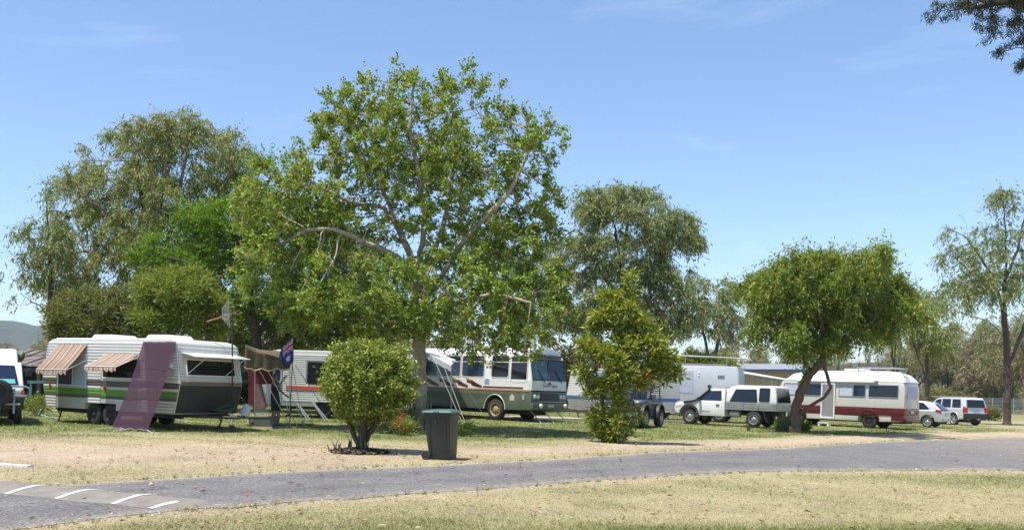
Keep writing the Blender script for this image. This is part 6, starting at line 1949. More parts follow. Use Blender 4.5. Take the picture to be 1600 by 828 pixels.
# ================================================================ CREAM MOTORHOME
def motorhome():
    root = empty('coach_motorhome', (0, 0, 0), 0, 'cream motorhome with maroon skirt band, white lattice screen door and rear ladder', 'motorhome')
    f = Vector((-.731, .682, 0)); l_ = Vector((-.682, -.731, 0))
    L, W = 7.0, 2.05
    c = gp(1411, 47.6)
    ctr = c + f * L / 2 - l_ * W / 2; ctr.z = gz(ctr.x)
    stand(root, ctr, f)
    hl, hw = L / 2, W / 2
    R = .39
    wf, wr = hl - 1.35, -hl + 1.75
    low = [(hl - .02, .45), (hl + .02, .72), (-hl - .02, .72), (-hl + .05, .42)] + [(wr - .52, .37)] + arch(wr, .5, .42)[::-1] + [(wr + .52, .37), (wf - .52, .37)] + arch(wf, .5, .42)[::-1] + [(wf + .52, .37)]
    MB().prism(low, -hw, hw).build('skirt', M['cream'], root, bevel=.03)
    MB().prism([(hl + .02, .725), (-hl - .02, .725), (-hl - .02, 1.06), (hl + .02, 1.06)], -hw - .006, hw + .006).build('maroon_band', M['maroon'], root, bevel=.02)
    MB().span((-hl - .035, -hw - .012, .43), (-hl + .62, hw + .012, .728)).build('rear_corner_panel', M['maroon'], root, bevel=.03)
    fn = lambda x, y, z: (x, y * (1 - .045 * (z - 1.05)), z)
    ln = .045 * hw
    up = [(hl, 1.063), (hl - .04, 1.5), (hl - .42, 2.35), (-hl + .08, 2.42), (-hl - .0, 2.1), (-hl - .02, 1.063)]
    MB().prism(up, -hw, hw, 0, fn).build('body', M['cream'], root, bevel=.05)
    # high-top roof: rounded across and at the tail
    prof = [(hl - .55, 2.38), (hl - .9, 2.72), (hl - 1.5, 2.86)]
    st_x = [(-hl + .02, .0), (-hl + .10, .22), (-hl + .28, .40), (-hl + .6, .52), (-hl + 1.2, .57), (hl - 1.6, .55), (hl - .9, .40), (hl - .5, .0)]
    vs, n = [], 13
    for x, h in st_x:
        for k in range(n):
            a = math.pi * k / (n - 1)
            vs.append((x, math.cos(a) * hw * .95 * (1 if h > 0 else 1), 2.38 + max(.001, h) * math.sin(a) ** .55))
    fs = [(i * n + k, i * n + k + 1, (i + 1) * n + k + 1, (i + 1) * n + k) for i in range(len(st_x) - 1) for k in range(n - 1)]
    roof = MB().add(vs, fs).build('roof', M['white'], root, angle=70)
    MB().span((-1.2, -.4, 2.93), (-.1, .4, 3.05)).build('roof_hatch', M['white'], roof, bevel=.04)
    aw = MB().lathe([(.001, -2.1), (.06, -2.1), (.06, 2.1), (.001, 2.1)], (.1, hw + .02, 2.36), 'x', 10).build('rolled_awning', M['white'], root)
    MB().span((-2.1 - .05, hw - .05, 2.29), (-2.0, hw + .09, 2.43)).build('awning_bracket', M['grey'], aw)
    zb, zt = 1.62, 2.2
    for s in (-1, 1):
        for x0, x1, k in ((-hl + .32, -hl + 1.78, 'glass'), (-hl + 1.98, -hl + 2.6, 'bluegl'), (-hl + 2.65, -hl + 3.35, 'curtain'), (hl - 2.9, hl - 1.75, 'bluegl'), (hl - 1.6, hl - .55, 'curtain')):
            if k == 'curtain':
                w = pane(root, rect(x0, x1, zb, zt, .04), s * hw, s, 'curtain', .010, ln, 1.05, 'steel', .03)
            else:
                pane(root, rect(x0, x1, zb, zt, .04), s * hw, s, k, .012, ln, 1.05, 'steel', .03)
        MB().span((-hl + .05, s * (hw + .003), .70), (hl - .1, s * (hw + .03), .735)).build('rub_rail', M['maroon'], root, smooth=False)
        for w_ in (wf, wr):
            a = arch(w_, .53, .42, 12)
            MB().tube([(p[0], s * (hw + .012), p[1]) for p in a], .03, 6).build('arch_trim', M['maroon'], root)
            tyre_wheel(root, (w_, s * (hw - .15), R), R, .24, s, 'chassis', .55)
        MB().span((-hl - .04, s * (hw - .35), .78), (-hl - .015, s * (hw - .12), .98)).build('tail_light', M['tail'], root)
    # screen door with diamond lattice
    x0, x1, z0, z1 = -hl + 3.55, -hl + 4.32, .44, 2.26
    y = hw + .02
    dr = MB()
    t = .07
    dr.span((x0, y, z0), (x0 + t, y + .03, z1)).span((x1 - t, y, z0), (x1, y + .03, z1)).span((x0 + t, y, z0), (x1 - t, y + .03, z0 + t)).span((x0 + t, y, z1 - t), (x1 - t, y + .03, z1))
    door = dr.build('screen_door', M['white'], root, smooth=False)
    MB().span((x0 + t, y - .008, z0 + t), (x1 - t, y - .002, z1 - t)).build('mesh_backing', mat('fly_screen', (.06, .06, .065), .7, var=.2), door, smooth=False)
    b = MB()
    def diag(sign):
        st = .15
        w_, h_ = x1 - x0 - 2 * t, z1 - z0 - 2 * t
        k = -h_
        while k < w_ + h_:
            pts = []
            a0, a1 = max(0, k), min(w_, k + h_)
            if a1 - a0 > .03:
                za, zz = (a0 - k), (a1 - k)
                if sign < 0: za, zz = h_ - za, h_ - zz
                b.tube([(x0 + t + a0, y + .012, z0 + t + za), (x0 + t + a1, y + .012, z0 + t + zz)], .0095, 4, cap=False)
            k += st
    diag(1); diag(-1)
    o = b.build('lattice', M['white'], door); o['kind'] = 'stuff'
    MB().box((x1 - .04, y + .045, 1.35), (.04, .04, .14)).build('handle', M['steel'], door)
    # rear: window, ladder, lamps, bumper
    rw = MB().add([(-hl - .03, -hw + .3, 1.55), (-hl - .03, hw - .3, 1.55), (-hl - .012, hw - .34, 2.18), (-hl - .012, -hw + .34, 2.18)], [(0, 1, 2, 3)]).build('rear_window', M['curtain'], root, solid=.012)
    MB().span((-hl - .13, -hw + .04, .42), (-hl - .02, hw - .04, .60)).build('rear_bumper', M['maroon'], root, bevel=.04)
    MB().span((-hl - .05, -.2, .82), (-hl - .04, .22, .95)).build('number_plate', M['plate'], root)
    lad = [( -hl - .12, .95), (-hl - .12, 2.1), (-hl - .0, 2.55), (-hl + .35, 3.05), (-hl + .75, 3.12)]
    lb = MB().tube([(p[0], hw - .55, p[1]) for p in lad], .018, 6).tube([(p[0], hw - .22, p[1]) for p in lad], .018, 6).build('ladder', M['steel'], root)
    for i in range(9):
        z = 1.05 + i * .22
        x = float(np.interp(z, [p[1] for p in lad], [p[0] for p in lad]))
        MB().tube([(x, hw - .55, z), (x, hw - .22, z)], .014, 6).build('rung', M['steel'], lb)
    # roof rack
    rk = MB()
    for s in (-1, 1):
        rk.tube([(-hl + .5, s * .7, 3.1), (-hl + 2.6, s * .7, 3.1)], .02, 6)
        for x in (-hl + .6, -hl + 1.5, -hl + 2.5):
            rk.tube([(x, s * .7, 2.85), (x, s * .7, 3.1)], .016, 6)
    for x in (-hl + .5, -hl + 1.0, -hl + 1.5, -hl + 2.0, -hl + 2.6):
        rk.tube([(x, -.7, 3.1), (x, .7, 3.1)], .016, 6)
    rk.build('roof_rack', M['steel'], root)
    MB().span((-hl + .1, -.45, .3), (hl - .4, .45, .5)).build('chassis', M['chassis'], root, smooth=False)
    # front windscreen
    MB().add([(hl - .02, -hw + .14, 1.52), (hl - .02, hw - .14, 1.52), (hl - .36, hw - .2, 2.25), (hl - .36, -hw + .2, 2.25)], [(0, 1, 2, 3)]).build('windscreen', M['glass'], root, solid=.02)
    return root, f, l_, x0, x1, hw
MH, mf, ml, mx0, mx1, mhw = motorhome()
# step below its door
bpy.context.view_layer.update()
q = MH.matrix_world @ Vector(((mx0 + mx1) / 2, mhw + .35, 0)); q.z = gz(q.x)
sp_ = empty('door_step', q, math.atan2(mf.y, mf.x), 'small white plastic step on the grass below the lattice screen door', 'step')
MB().span((-.3, -.16, .17), (.3, .16, .21)).build('tread', M['white'], sp_, bevel=.01)
for x in (-.25, .25):
    MB().prism([(x - .05, 0), (x + .05, 0), (x + .03, .168), (x - .03, .168)], -.15, .15).build('leg', M['white'], sp_, bevel=.008, seg=1)

# ================================================================ HATCHBACK and WAGON
def car(name, label, cat, L, W, H, paint, R, wf, wr, low, top, lean, zbelt, sidewins, rear, extra):
    root = empty(name, (0, 0, 0), 0, label, cat)
    hl, hw = L / 2, W / 2
    MB().prism(low, -hw, hw, 0, lambda x, y, z: (x, y * (1 - .10 * max(0, abs(x) / hl - .6)) * (1 - .12 * max(0, .55 - z)), z)).build('body', paint, root, bevel=.05, seg=3)
    fn = lambda x, y, z: (x, y * (1 - lean * max(0, z - zbelt)), z)
    MB().prism(top, -hw + .05, hw - .05, 0, fn).build('cabin', paint, root, bevel=.06, seg=3)
    ln = lean * (hw - .05)
    for s in (-1, 1):
        for poly in sidewins:
            pane(root, poly, s * (hw - .047), s, 'glass', .012, ln, zbelt)
        for w in (wf, wr):
            tyre_wheel(root, (w, s * (hw - .1), R), R, .2, s, 'alloy', .68, spokes=5)
    b = MB().add([(rear[0][0], -rear[0][2], rear[0][1]), (rear[0][0], rear[0][2], rear[0][1]), (rear[1][0], rear[1][2], rear[1][1]), (rear[1][0], -rear[1][2], rear[1][1])], [(0, 1, 2, 3)])
    b.build('rear_window', M['glass'], root, solid=.014)
    MB().span((-hl + .3, -hw + .25, .2), (hl - .3, hw - .25, .35)).build('underbody', M['chassis'], root, smooth=False)
    extra(root, hl, hw)
    return root
hl = 2.1
def hb_extra(root, hl, hw):
    for s in (-1, 1):
        MB().prism([(-hl + .07, .84), (-hl + .42, .93), (-hl + .40, 1.03), (-hl + .10, .98)], s * (hw - .22), s * (hw + .004)).build('tail_light', M['tail'], root, bevel=.02)
    MB().span((-hl - .03, -hw + .1, .36), (-hl + .16, hw - .1, .62)).build('rear_bumper', M['silver'], root, bevel=.06)
    MB().span((-hl - .035, -.25, .72), (-hl - .0, .25, .84)).build('number_plate', M['plate'], root)
    for s in (-1, 1):
        MB().span((-.4, s * (hw + .0), .82), (-.22, s * (hw + .025), .86)).build('handle', M['silver'], root)
hatchb = car('hatchback_car', 'silver hatchback parked behind the cream motorhome tail', 'car', 4.2, 1.74, 1.47, M['silver'], .31, 1.3, -1.28,
    [(hl - .05, .35), (hl, .6), (hl - .2, .78), (.75, .93), (-hl + .35, .98), (-hl + .05, .92), (-hl, .6), (-hl + .06, .32)] + arch(-1.28, .37, .33)[::-1] + [(-.85, .25), (.85, .25)] + arch(1.3, .37, .33)[::-1],
    [(.95, .92), (.2, 1.38), (-.25, 1.46), (-1.2, 1.44), (-1.55, 1.34), (-1.98, .96)], .38, .92,
    [[(.72, .96), (.22, 1.32), (-.2, 1.38), (-.25, .97)], [(-.32, .97), (-.28, 1.38), (-1.0, 1.37), (-1.35, 1.05), (-1.3, .99)]], [(-2.0, 1.0, .58), (-1.6, 1.34, .50)], hb_extra)
q = at(1449, 667.5)
ff = Vector((-.78, .62, 0)).normalized(); ll_ = Vector((-.62, -.78, 0)).normalized()
cc = q + ff * 1.28 - ll_ * .77; cc.z = gz(cc.x)
stand(hatchb, cc, ff)
hl2 = 2.22
def sv_extra(root, hl, hw):
    for s in (-1, 1):
        MB().prism([(-hl - .02, .82), (-hl + .16, .84), (-hl + .14, 1.18), (-hl + .04, 1.16)], s * (hw - .26), s * (hw - .0)).build('tail_light', M['tail'], root, bevel=.02)
        MB().tube([(1.0, s * .6, 1.76), (-1.6, s * .6, 1.77)], .02, 6).build('roof_rail', M['steel'], root)
        MB().span((-1.9, s * (hw - .03), .30), (1.5, s * (hw + .012), .62)).build('lower_cladding', M['grey'], root, bevel=.03) if False else None
        for w in (1.35, -1.3):
            a = arch(w, .45, .38, 10, -5, 185)
            MB().tube([(p[0], s * (hw + .0), p[1]) for p in a], .035, 6).build('arch_flare', M['silver'], root)
    MB().span((-hl - .10, -hw + .02, .40), (-hl + .14, hw - .02, .76)).build('rear_bumper', M['black'], root, bevel=.05)
    MB().span((-hl - .035, -.26, .88), (-hl - .0, .26, 1.0)).build('number_plate', mat('plate_bluish', (.30, .34, .46), .5), root)
    MB().box((-hl - .14, 0, .42), (.14, .09, .09)).build('tow_ball', M['steel'], root)
wagon = car('four_wheel_drive_wagon', 'silver-white wagon seen from behind before the woodland', 'car', 4.44, 1.80, 1.75, mat('pearl_paint', (.64, .64, .65), .34, .2, var=.06, coat=.3), .36, 1.35, -1.3,
    [(hl2 - .05, .42), (hl2, .7), (hl2 - .2, .95), (.95, 1.06), (-hl2 + .06, 1.1), (-hl2, .75), (-hl2 + .05, .42)] + arch(-1.3, .43, .38)[::-1] + [(-.8, .36), (.85, .36)] + arch(1.35, .43, .38)[::-1],
    [(1.05, 1.05), (.35, 1.62), (.1, 1.70), (-1.9, 1.73), (-2.05, 1.64), (-2.2, 1.08)], .24, 1.06,
    [[(.72, 1.1), (.28, 1.56), (-.1, 1.62), (-.15, 1.1)], [(-.25, 1.1), (-.2, 1.62), (-.9, 1.63), (-1.0, 1.1)], [(-1.12, 1.1), (-1.05, 1.62), (-1.72, 1.62), (-1.85, 1.1)]], [(-2.205, 1.13, .70), (-2.09, 1.60, .62)], sv_extra)
q = at(1491, 664)
ff = Vector((-.30, .954, 0)).normalized(); ll_ = Vector((-.954, -.30, 0)).normalized()
cc = q + ff * 1.3 - ll_ * .8; cc.z = gz(cc.x)
stand(wagon, cc, ff)

# ================================================================ CAMPERVAN at the frame's edge
def campervan():
    root = empty('campervan', (0, 0, 0), 0, 'white high-roof campervan with a black spare wheel on its bull bar', 'campervan')
    f = Vector((.50, -.866, 0)).normalized(); l_ = Vector((.866, .5, 0))
    L, W = 4.7, 1.75
    c = gp(36, 27.2)         # nose corner next to the caravan
    ctr = c - f * L / 2 - l_ * W / 2; ctr.z = gz(ctr.x)
    stand(root, ctr, f)
    hl, hw = L / 2, W / 2
    fn = lambda x, y, z: (x, y * (1 - .09 * max(0, z - 1.0)), z)
    prof = [(hl, .5), (hl + .02, .85), (hl - .02, 1.12), (hl - .45, 1.72), (hl - .6, 1.8), (-hl, 1.8), (-hl, .45)]
    MB().prism(prof, -hw, hw, 0, fn).build('body', M['white'], root, bevel=.05, seg=3)
    MB().prism([(hl - .6, 1.79), (hl - .95, 2.18), (-hl + .2, 2.2), (-hl + .02, 1.79)], -hw + .08, hw - .08, 0, fn).build('high_roof', M['white'], root, bevel=.08, seg=3)
    def fx(z): return float(np.interp(z, [.85, 1.12, 1.72], [hl + .02, hl - .02, hl - .45]))
    za, zb = 1.16, 1.70
    ws = MB().add([(fx(za) + .004, -hw + .14, za), (fx(za) + .004, hw - .14, za), (fx(zb) + .004, hw - .24, zb), (fx(zb) + .004, -hw + .24, zb)], [(0, 1, 2, 3)]).build('windscreen', M['bluegl'], root, solid=.016)
    MB().add([(fx(1.2) + .03, .0, 1.2), (fx(1.2) + .03, hw - .22, 1.2), (fx(1.32) + .03, hw - .24, 1.32), (fx(1.32) + .03, .0, 1.32)], [(0, 1, 2, 3)]).build('sun_shade', mat('shade_teal', (.10, .42, .38), .7), ws, solid=.008)
    MB().tube([(fx(1.16) + .03, -.1, 1.15), (fx(1.2) + .04, .5, 1.19)], .012, 5).build('wiper', M['black'], ws)
    for s in (-1, 1):
        pane(root, [(hl - .25, 1.15), (hl - .6, 1.66), (hl - 1.2, 1.68), (hl - 1.2, 1.15)], s * hw * .992, s, 'glass', .012, .09 * hw, 1.0)
        MB().box((hl - .28, s * (hw + .12), 1.52), (.07, .18, .24)).build('mirror', M['black'], root, bevel=.03)
        lp = MB().span((hl + .0, s * (hw - .36), .86), (hl + .04, s * (hw - .1), 1.02)).build('headlight', M['lamp'], root, bevel=.02)
        MB().span((hl + .0, s * (hw - .08), .86), (hl + .035, s * (hw - .0), 1.02)).build('indicator', M['amber'], lp)
        for x in (hl - .75, -hl + .9):
            tyre_wheel(root, (x, s * (hw - .12), .33), .33, .2, s, 'alloy', .55)
    MB().span((hl - .02, -hw, .46), (hl + .1, hw, .82)).build('front_bumper', M['black'], root, bevel=.04)
    bb = MB()
    for y in (-.62, .62):
        bb.tube([(hl + .18, y, .36), (hl + .2, y, .75), (hl + .17, y, 1.05)], .03, 8)
    bb.tube([(hl + .19, -hw - .05, .86), (hl + .19, hw + .05, .86), (hl + .12, hw + .14, .90), (hl + .12, hw + .14, 1.06), (hl + .18, hw + .02, 1.12), (hl + .18, -hw, 1.12)], .028, 8)
    bb.tube([(hl + .2, -hw, .62), (hl + .2, hw - .1, .62)], .03, 8)
    bb.build('bull_bar', M['galv'], root)
    tyre_wheel(root, (hl + .30, .22, .94), .37, .22, 1, 'black', .55, 'spare_wheel', axis='x')
    MB().span((hl + .205, -.12, .44), (hl + .215, .28, .56)).build('number_plate', M['plate'], root)
    MB().span((-hl + .3, -.5, .25), (hl - .3, .5, .46)).build('chassis', M['chassis'], root, smooth=False)
campervan()

# ================================================================ BUILDINGS, FENCE
def building():
    d = 72.0
    root = empty('cream_building', gp(1195, d), 0, 'long low cream building with dark blue gutter behind the vans', 'building')
    o = root.location
    wallm = mat('cream_wall', (.40, .35, .26), .85, var=.1, bump=.2)
    x0, x1 = wp(1060, 0, d).x - o.x, wp(1262, 0, d).x - o.x
    H = wp(0, 578, d).z - o.z
    MB().span((x0, 0, -.5), (x1, 7, H)).build('wall', wallm, root, smooth=False)
    n = 22
    for i in range(n):
        xa = x0 + (x1 - x0) * i / n
        MB().span((xa + .02, -.03, -.4), (xa + (x1 - x0) / n - .02, -.002, H - .02)).build('wall_panel', wallm, root, bevel=.01, seg=1)
    MB().prism([(0, 0), (1, 0)], 0, 1) if False else None
    rf = MB().yprism([(-.5, H + .0), (3.5, H + .55), (7.5, H), (7.5, H - .08), (3.5, H + .46), (-.5, H - .08)], x0 - .4, x1 + .4).build('roof', mat('roof_sheet', (.36, .37, .38), .5, .4, var=.15), root, smooth=False)
    MB().span((x0 - .4, -.62, H - .12), (x1 + .4, -.5, H + .06)).build('gutter', mat('gutter_blue', (.05, .08, .17), .5), rf, smooth=False)
    for wx in (.25, .62):
        xx = x0 + (x1 - x0) * wx
        w = MB().span((xx, -.06, .9), (xx + 1.3, -.032, 2.1)).build('window', M['glass'], root)
        MB().span((xx - .06, -.075, .82), (xx + 1.36, -.033, .9)).build('sill', M['cream'], w)
building()
# pale pop-out awning roof between camper and shade tree
def side_roof():
    d = 58.0
    root = empty('camp_awning', gp(1190, d), 0, 'flat pale awning roof on thin posts before the cream building', 'awning')
    o = root.location
    A = [wp(1150, 582, 55) - o, wp(1226, 594, 55) - o, wp(1232, 592, 60) - o, wp(1152, 578, 60) - o]
    MB().add(A, [(0, 1, 2, 3)]).build('canopy', mat('awning_pale', (.60, .56, .46), .7, var=.12), root, solid=.05)
    for px, py, dd in ((1206, 590, 55), (1222, 593, 55), (1228, 591, 60)):
        MB().tube([gp(px, dd) - o, wp(px, py, dd) - o], .04, 6).build('post', M['galv'], root)
    MB().tube([A[0], A[1]], .05, 6).build('edge_rail', M['galv'], root)
side_roof()
def shed():
    d = 45.0
    root = empty('dark_shed', gp(20, d), 0, 'dark open shed with layered corrugated roof sheets behind the campervan', 'shed')
    o = root.location
    rm = mat('shed_iron', (.20, .17, .155), .6, .3, var=.5, scale=1.2, dirt=(.30, .14, .07), dirt_amt=.4)
    x0, x1 = wp(-60, 0, d).x - o.x, wp(64, 0, d).x - o.x
    zt, ze = wp(0, 549, d).z - o.z, wp(0, 563, d).z - o.z
    n = 9
    for i in range(n):
        a = x0 + (x1 - x0) * i / n; b = x0 + (x1 - x0) * (i + 1) / n + .1
        za = zt - .35 * (i / n) ** 2 + .04 * math.sin(i * 2.3)
        # corrugated sheet
        A, B_ = [], []
        k = 14
        for j in range(k + 1):
            x = a + (b - a) * j / k
            w = .02 * math.sin(j / k * 14 * math.pi) + .02 * (i % 2)
            A.append((x, -.4 + .1 * math.sin(i * 3), ze - .12 + w - .18 * i / n)); B_.append((x, 3.4, za + w + .25))
        MB().strip(A, B_).build('roof_sheet', rm, root, solid=.012, angle=60)
    for i in range(5):
        x = x0 + (x1 - x0 - .1) * i / 4
        MB().span((x, -.2, -.2), (x + .12, -.08, ze - .42)).build('post', M['timber'], root, smooth=False)
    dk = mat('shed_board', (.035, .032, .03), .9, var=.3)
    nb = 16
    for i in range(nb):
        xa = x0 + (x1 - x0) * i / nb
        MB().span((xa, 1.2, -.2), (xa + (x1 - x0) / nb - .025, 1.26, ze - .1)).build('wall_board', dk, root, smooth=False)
    MB().span((x0, -.16, ze - .5), (x1, -.06, ze - .38)).build('beam', mat('shed_beam', (.16, .09, .07), .8, var=.3), root, smooth=False)
    fr_ = mat('teal_frame', (.16, .30, .30), .6)
    xa, xb = wp(44, 0, d - .6).x - o.x, wp(66, 0, d - .6).x - o.x
    gt = MB().span((xa, -.7, .95), (xb + .6, -.62, 1.08)).span((xa + .1, -.68, 0), (xa + .2, -.64, .95)).span((xb + .2, -.68, 0), (xb + .3, -.64, .95)).build('rail_frame', fr_, root, smooth=False)
shed()
def fence():
    a, b = gp(1535, 100), gp(1690, 92)
    root = empty('wire_fence', a, 0, 'wire mesh fence with grey posts at the woodland edge', 'fence')
    n = 9
    V = lambda t, z: Vector((a.x + (b.x - a.x) * t, a.y + (b.y - a.y) * t, gz(a.x + (b.x - a.x) * t) + z)) - a
    for i in range(n + 1):
        MB().tube([V(i / n, -.1), V(i / n, 1.75)], .045, 6).build('post', M['galv'], root)
    for z in (.1, .55, 1.0, 1.4, 1.7):
        MB().tube([V(i / 20, z - .03 * math.sin(i * 1.4)) for i in range(21)], .014, 4).build('wire', M['galv'], root)
    mb = MB()
    for i in range(110):
        t = i / 110
        mb.tube([V(t, .08), V(min(1, t + .03), 1.7)], .007, 3, cap=False)
        mb.tube([V(min(1, t + .03), .08), V(t, 1.7)], .007, 3, cap=False)
    o = mb.build('mesh', M['galv'], root); o['kind'] = 'stuff'
fence()

# ================================================================ WHEELIE BIN
def bin_():
    q = at(690, 717)
    root = empty('wheelie_bin', q, math.radians(-14), 'dark green wheelie bin with closed lid beside the road', 'bin')
    m = mat('bin_plastic', (.017, .021, .020), .5, var=.2, scale=4, bump=.15, bscale=150, dirt=(.05, .05, .042), dirt_amt=.35)
    ml_ = mat('bin_lid_plastic', (.065, .12, .105), .42, var=.12, scale=3, dirt=(.2, .2, .17), dirt_amt=.25)
    # tapered body: wide at the rim
    def ring(w, d, z, y0=0.0, x0=0.0): return [(x0 - w / 2, y0 - d / 2, z), (x0 + w / 2, y0 - d / 2, z), (x0 + w / 2, y0 + d / 2, z), (x0 - w / 2, y0 + d / 2, z)]
    rs = [ring(.44, .46, .015, 0, .03), ring(.46, .48, .10, 0, .03), ring(.56, .60, .86), ring(.575, .615, .90), ring(.60, .64, .905), ring(.60, .64, .97)]
    vs = [p for r in rs for p in r]
    fs = [(i * 4 + k, i * 4 + (k + 1) % 4, i * 4 + 4 + (k + 1) % 4, i * 4 + 4 + k) for i in range(len(rs) - 1) for k in range(4)] + [(3, 2, 1, 0), (20, 21, 22, 23)]
    MB().add(vs, fs).build('body', m, root, bevel=.02, seg=3)
    lid = MB()
    lr = [ring(.64, .70, .972), ring(.65, .71, 1.0), ring(.56, .62, 1.035), ring(.30, .36, 1.055)]
    vs = [p for r in lr for p in r]
    lid.add(vs, [(i * 4 + k, i * 4 + (k + 1) % 4, i * 4 + 4 + (k + 1) % 4, i * 4 + 4 + k) for i in range(3) for k in range(4)] + [(3, 2, 1, 0), (12, 13, 14, 15)])
    l_ = lid.build('lid', ml_, root, bevel=.012, seg=2)
    MB().tube([(-.36, -.22, 1.0), (-.36, .22, 1.0)], .022, 8).build('handle', ml_, root)
    MB().box((0, -.36, 1.0), (.12, .05, .035)).build('lid_tab', ml_, l_, bevel=.01)
    for y in (-.24, .24):
        w = MB().lathe([(.05, -.03), (.085, -.032), (.10, -.02), (.10, .02), (.085, .032), (.05, .03)], (-.25, y * 1.12, .10), 'y', 22).build('wheel', M['tyre'], root)
        s = -1 if y < 0 else 1
        MB().lathe([(.055, .0), (.06, .025 * s), (.03, .03 * s), (.001, .035 * s)], (-.25, y * 1.12, .10), 'y', 18).build('hub', M['black'], w)
    MB().tube([(-.25, -.25, .10), (-.25, .25, .10)], .014, 8).build('axle', M['steel'], root)
    MB().box((-.03, -.298, .80), (.07, .02, .10)).build('latch_mark', M['black'], root, bevel=.008)
    # moulded ribs on the front and sides, hinge lugs
    for x in (-.17, .17):
        MB().add([(x - .012 + .03 * .8, -.243, .14), (x + .012 + .03 * .8, -.243, .14), (x + .014, -.302, .84), (x - .014, -.302, .84), (x - .012 + .03 * .8, -.25, .14), (x + .012 + .03 * .8, -.25, .14), (x + .014, -.312, .84), (x - .014, -.312, .84)],
                 [(0, 1, 2, 3), (4, 7, 6, 5), (0, 4, 5, 1), (1, 5, 6, 2), (2, 6, 7, 3), (3, 7, 4, 0)]).build('rib', m, root, bevel=.003, seg=1)
    for y in (-.16, .16):
        MB().box((-.325, y, .985), (.07, .05, .05)).build('hinge', ml_, root, bevel=.01)
bin_()

# ================================================================ GARDEN PLANTS
m_rose = leafmat('rose_petal', [(0, (.45, .01, .02)), (1, (.65, .03, .04))], .2)
LEAF['rose'] = m_rose
LEAF['blade'] = leafmat('sword_leaf', [(0, (.055, .075, .03)), (.6, (.12, .14, .06)), (1, (.24, .24, .13))], .15, .5)
def sword_plant(name, base, n, h, spread, label, seed, wid=.05):
    r = np.random.default_rng(seed)
    root = empty(name, base, 0, label, 'plant')
    mb = MB()
    for i in range(n):
        a = r.random() * 6.283; l0 = h * (.6 + .45 * r.random()); ou = spread * (.25 + .9 * r.random()) * l0
        p = Vector((math.cos(a) * .06, math.sin(a) * .06, -.03)) + Vector((r.normal(0, spread * .2), r.normal(0, spread * .2), 0))
        s = Vector((-math.sin(a), math.cos(a), 0)) * wid * (.7 + .6 * r.random())
        L_, R_ = [], []
        for k in range(5):
            t = k / 4
            c = p + Vector((math.cos(a) * ou * t ** 1.8, math.sin(a) * ou * t ** 1.8, l0 * t * (1 - .12 * t * spread)))
            w = s * (1 - t ** 2.2) * (.75 + .5 * t)
            L_.append(c - w); R_.append(c + w)
        L_[-1] = R_[-1] = L_[-1]
        mb.strip(L_, R_)
    mb.build('leaves', LEAF['blade'], root, smooth=True, angle=180)
    return root
sword_plant('sword_leaf_plant', gp(641, 31.4), 34, 1.35, .22, 'clump of tall upright sword-shaped leaves against the pale-limbed tree trunk', 1, .04)
sword_plant('sword_leaf_plant', gp(668, 31.2), 22, 1.1, .22, 'sword-leaved clump between the tree trunk and the bin', 2, .04)
sword_plant('sword_leaf_plant', gp(628, 31.6), 20, .95, .35, 'sword-leaved clump between the red roses and tree trunk', 3, .035)
def leafy(name, base, h, w, label, mk, n, seed, size=.07, flowers=0, cat='plant'):
    e = [(0, 0, h * .6, w, w, h * .42), (w * .4, 0, h * .45, w * .7, w * .7, h * .35), (-w * .4, 0, h * .4, w * .7, w * .7, h * .3)]
    ls = [(mk, n, .06, size, .45, 'out', None)]
    if flowers: ls.append(('rose', flowers, .07, .075, .9, 'broad', lambda C, r: (C[:, 2] > h * .35) & (r.random(len(C)) < .10)))
    return tree(name, base, e, [[(0, 0, 0), (0, 0, h * .25)], [(0, 0, .05), (w * .4, 0, h * .3)], [(0, 0, .05), (-w * .4, 0, h * .3)]], label, cat, None, natt=160, step=.07, infl=.7, kill=.12, tip=.003, rmax=.03, bark='brown', seed=seed, thr=.02, leaves=ls, sides=5)
leafy('rose_bush', gp(611, 29.5), .95, .5, 'red-flowering rose bush between the round bush and tree trunk', 'olive', 1500, 201, .07, 330)
leafy('rose_bush', gp(632, 28.8), .6, .45, 'low garden plant with sparse red flowers behind the bin', 'lime', 1100, 202, .07, 60)
leafy('garden_plant', gp(725, 29.5), .45, .4, 'low dark shrub on the grass beyond the bin lid', 'shade', 800, 203, .08)
leafy('garden_plant', gp(1224, 41.6), .6, .3, 'small leafy plant beside the shade tree trunk, towards the utility', 'shade', 700, 204, .12)
leafy('garden_plant', gp(1258, 41.3), .4, .25, 'small dark plant at the foot of the shade tree beside the motorhome wheel', 'shade', 600, 205, .12)
sword_plant('strappy_plant', gp(1222, 40.9), 22, .95, .6, 'strappy plant at the foot of the shade tree', 4, .03)
sword_plant('strappy_plant', gp(1170, 40.3), 12, .55, .35, 'small strappy seedling alone in the grass before the utility', 5, .025)
sword_plant('strappy_plant', gp(527, 21.6), 9, .36, .8, 'young broad-leaved shoot beside the round bush trunk', 6, .035)
sword_plant('strappy_plant', gp(543, 21.4), 8, .26, .8, 'tiny shoot in the bark mulch of the round bush', 7, .03)
sword_plant('strappy_plant', gp(664 - 95, 21.3), 8, .5, .3, 'thin dark sucker shoots against the round bush trunk', 8, .02)
leafy('garden_plant', gp(58, 33.5), .8, .5, 'weedy yellowish plant at the rear end of the striped caravan', 'lime', 900, 206, .09)
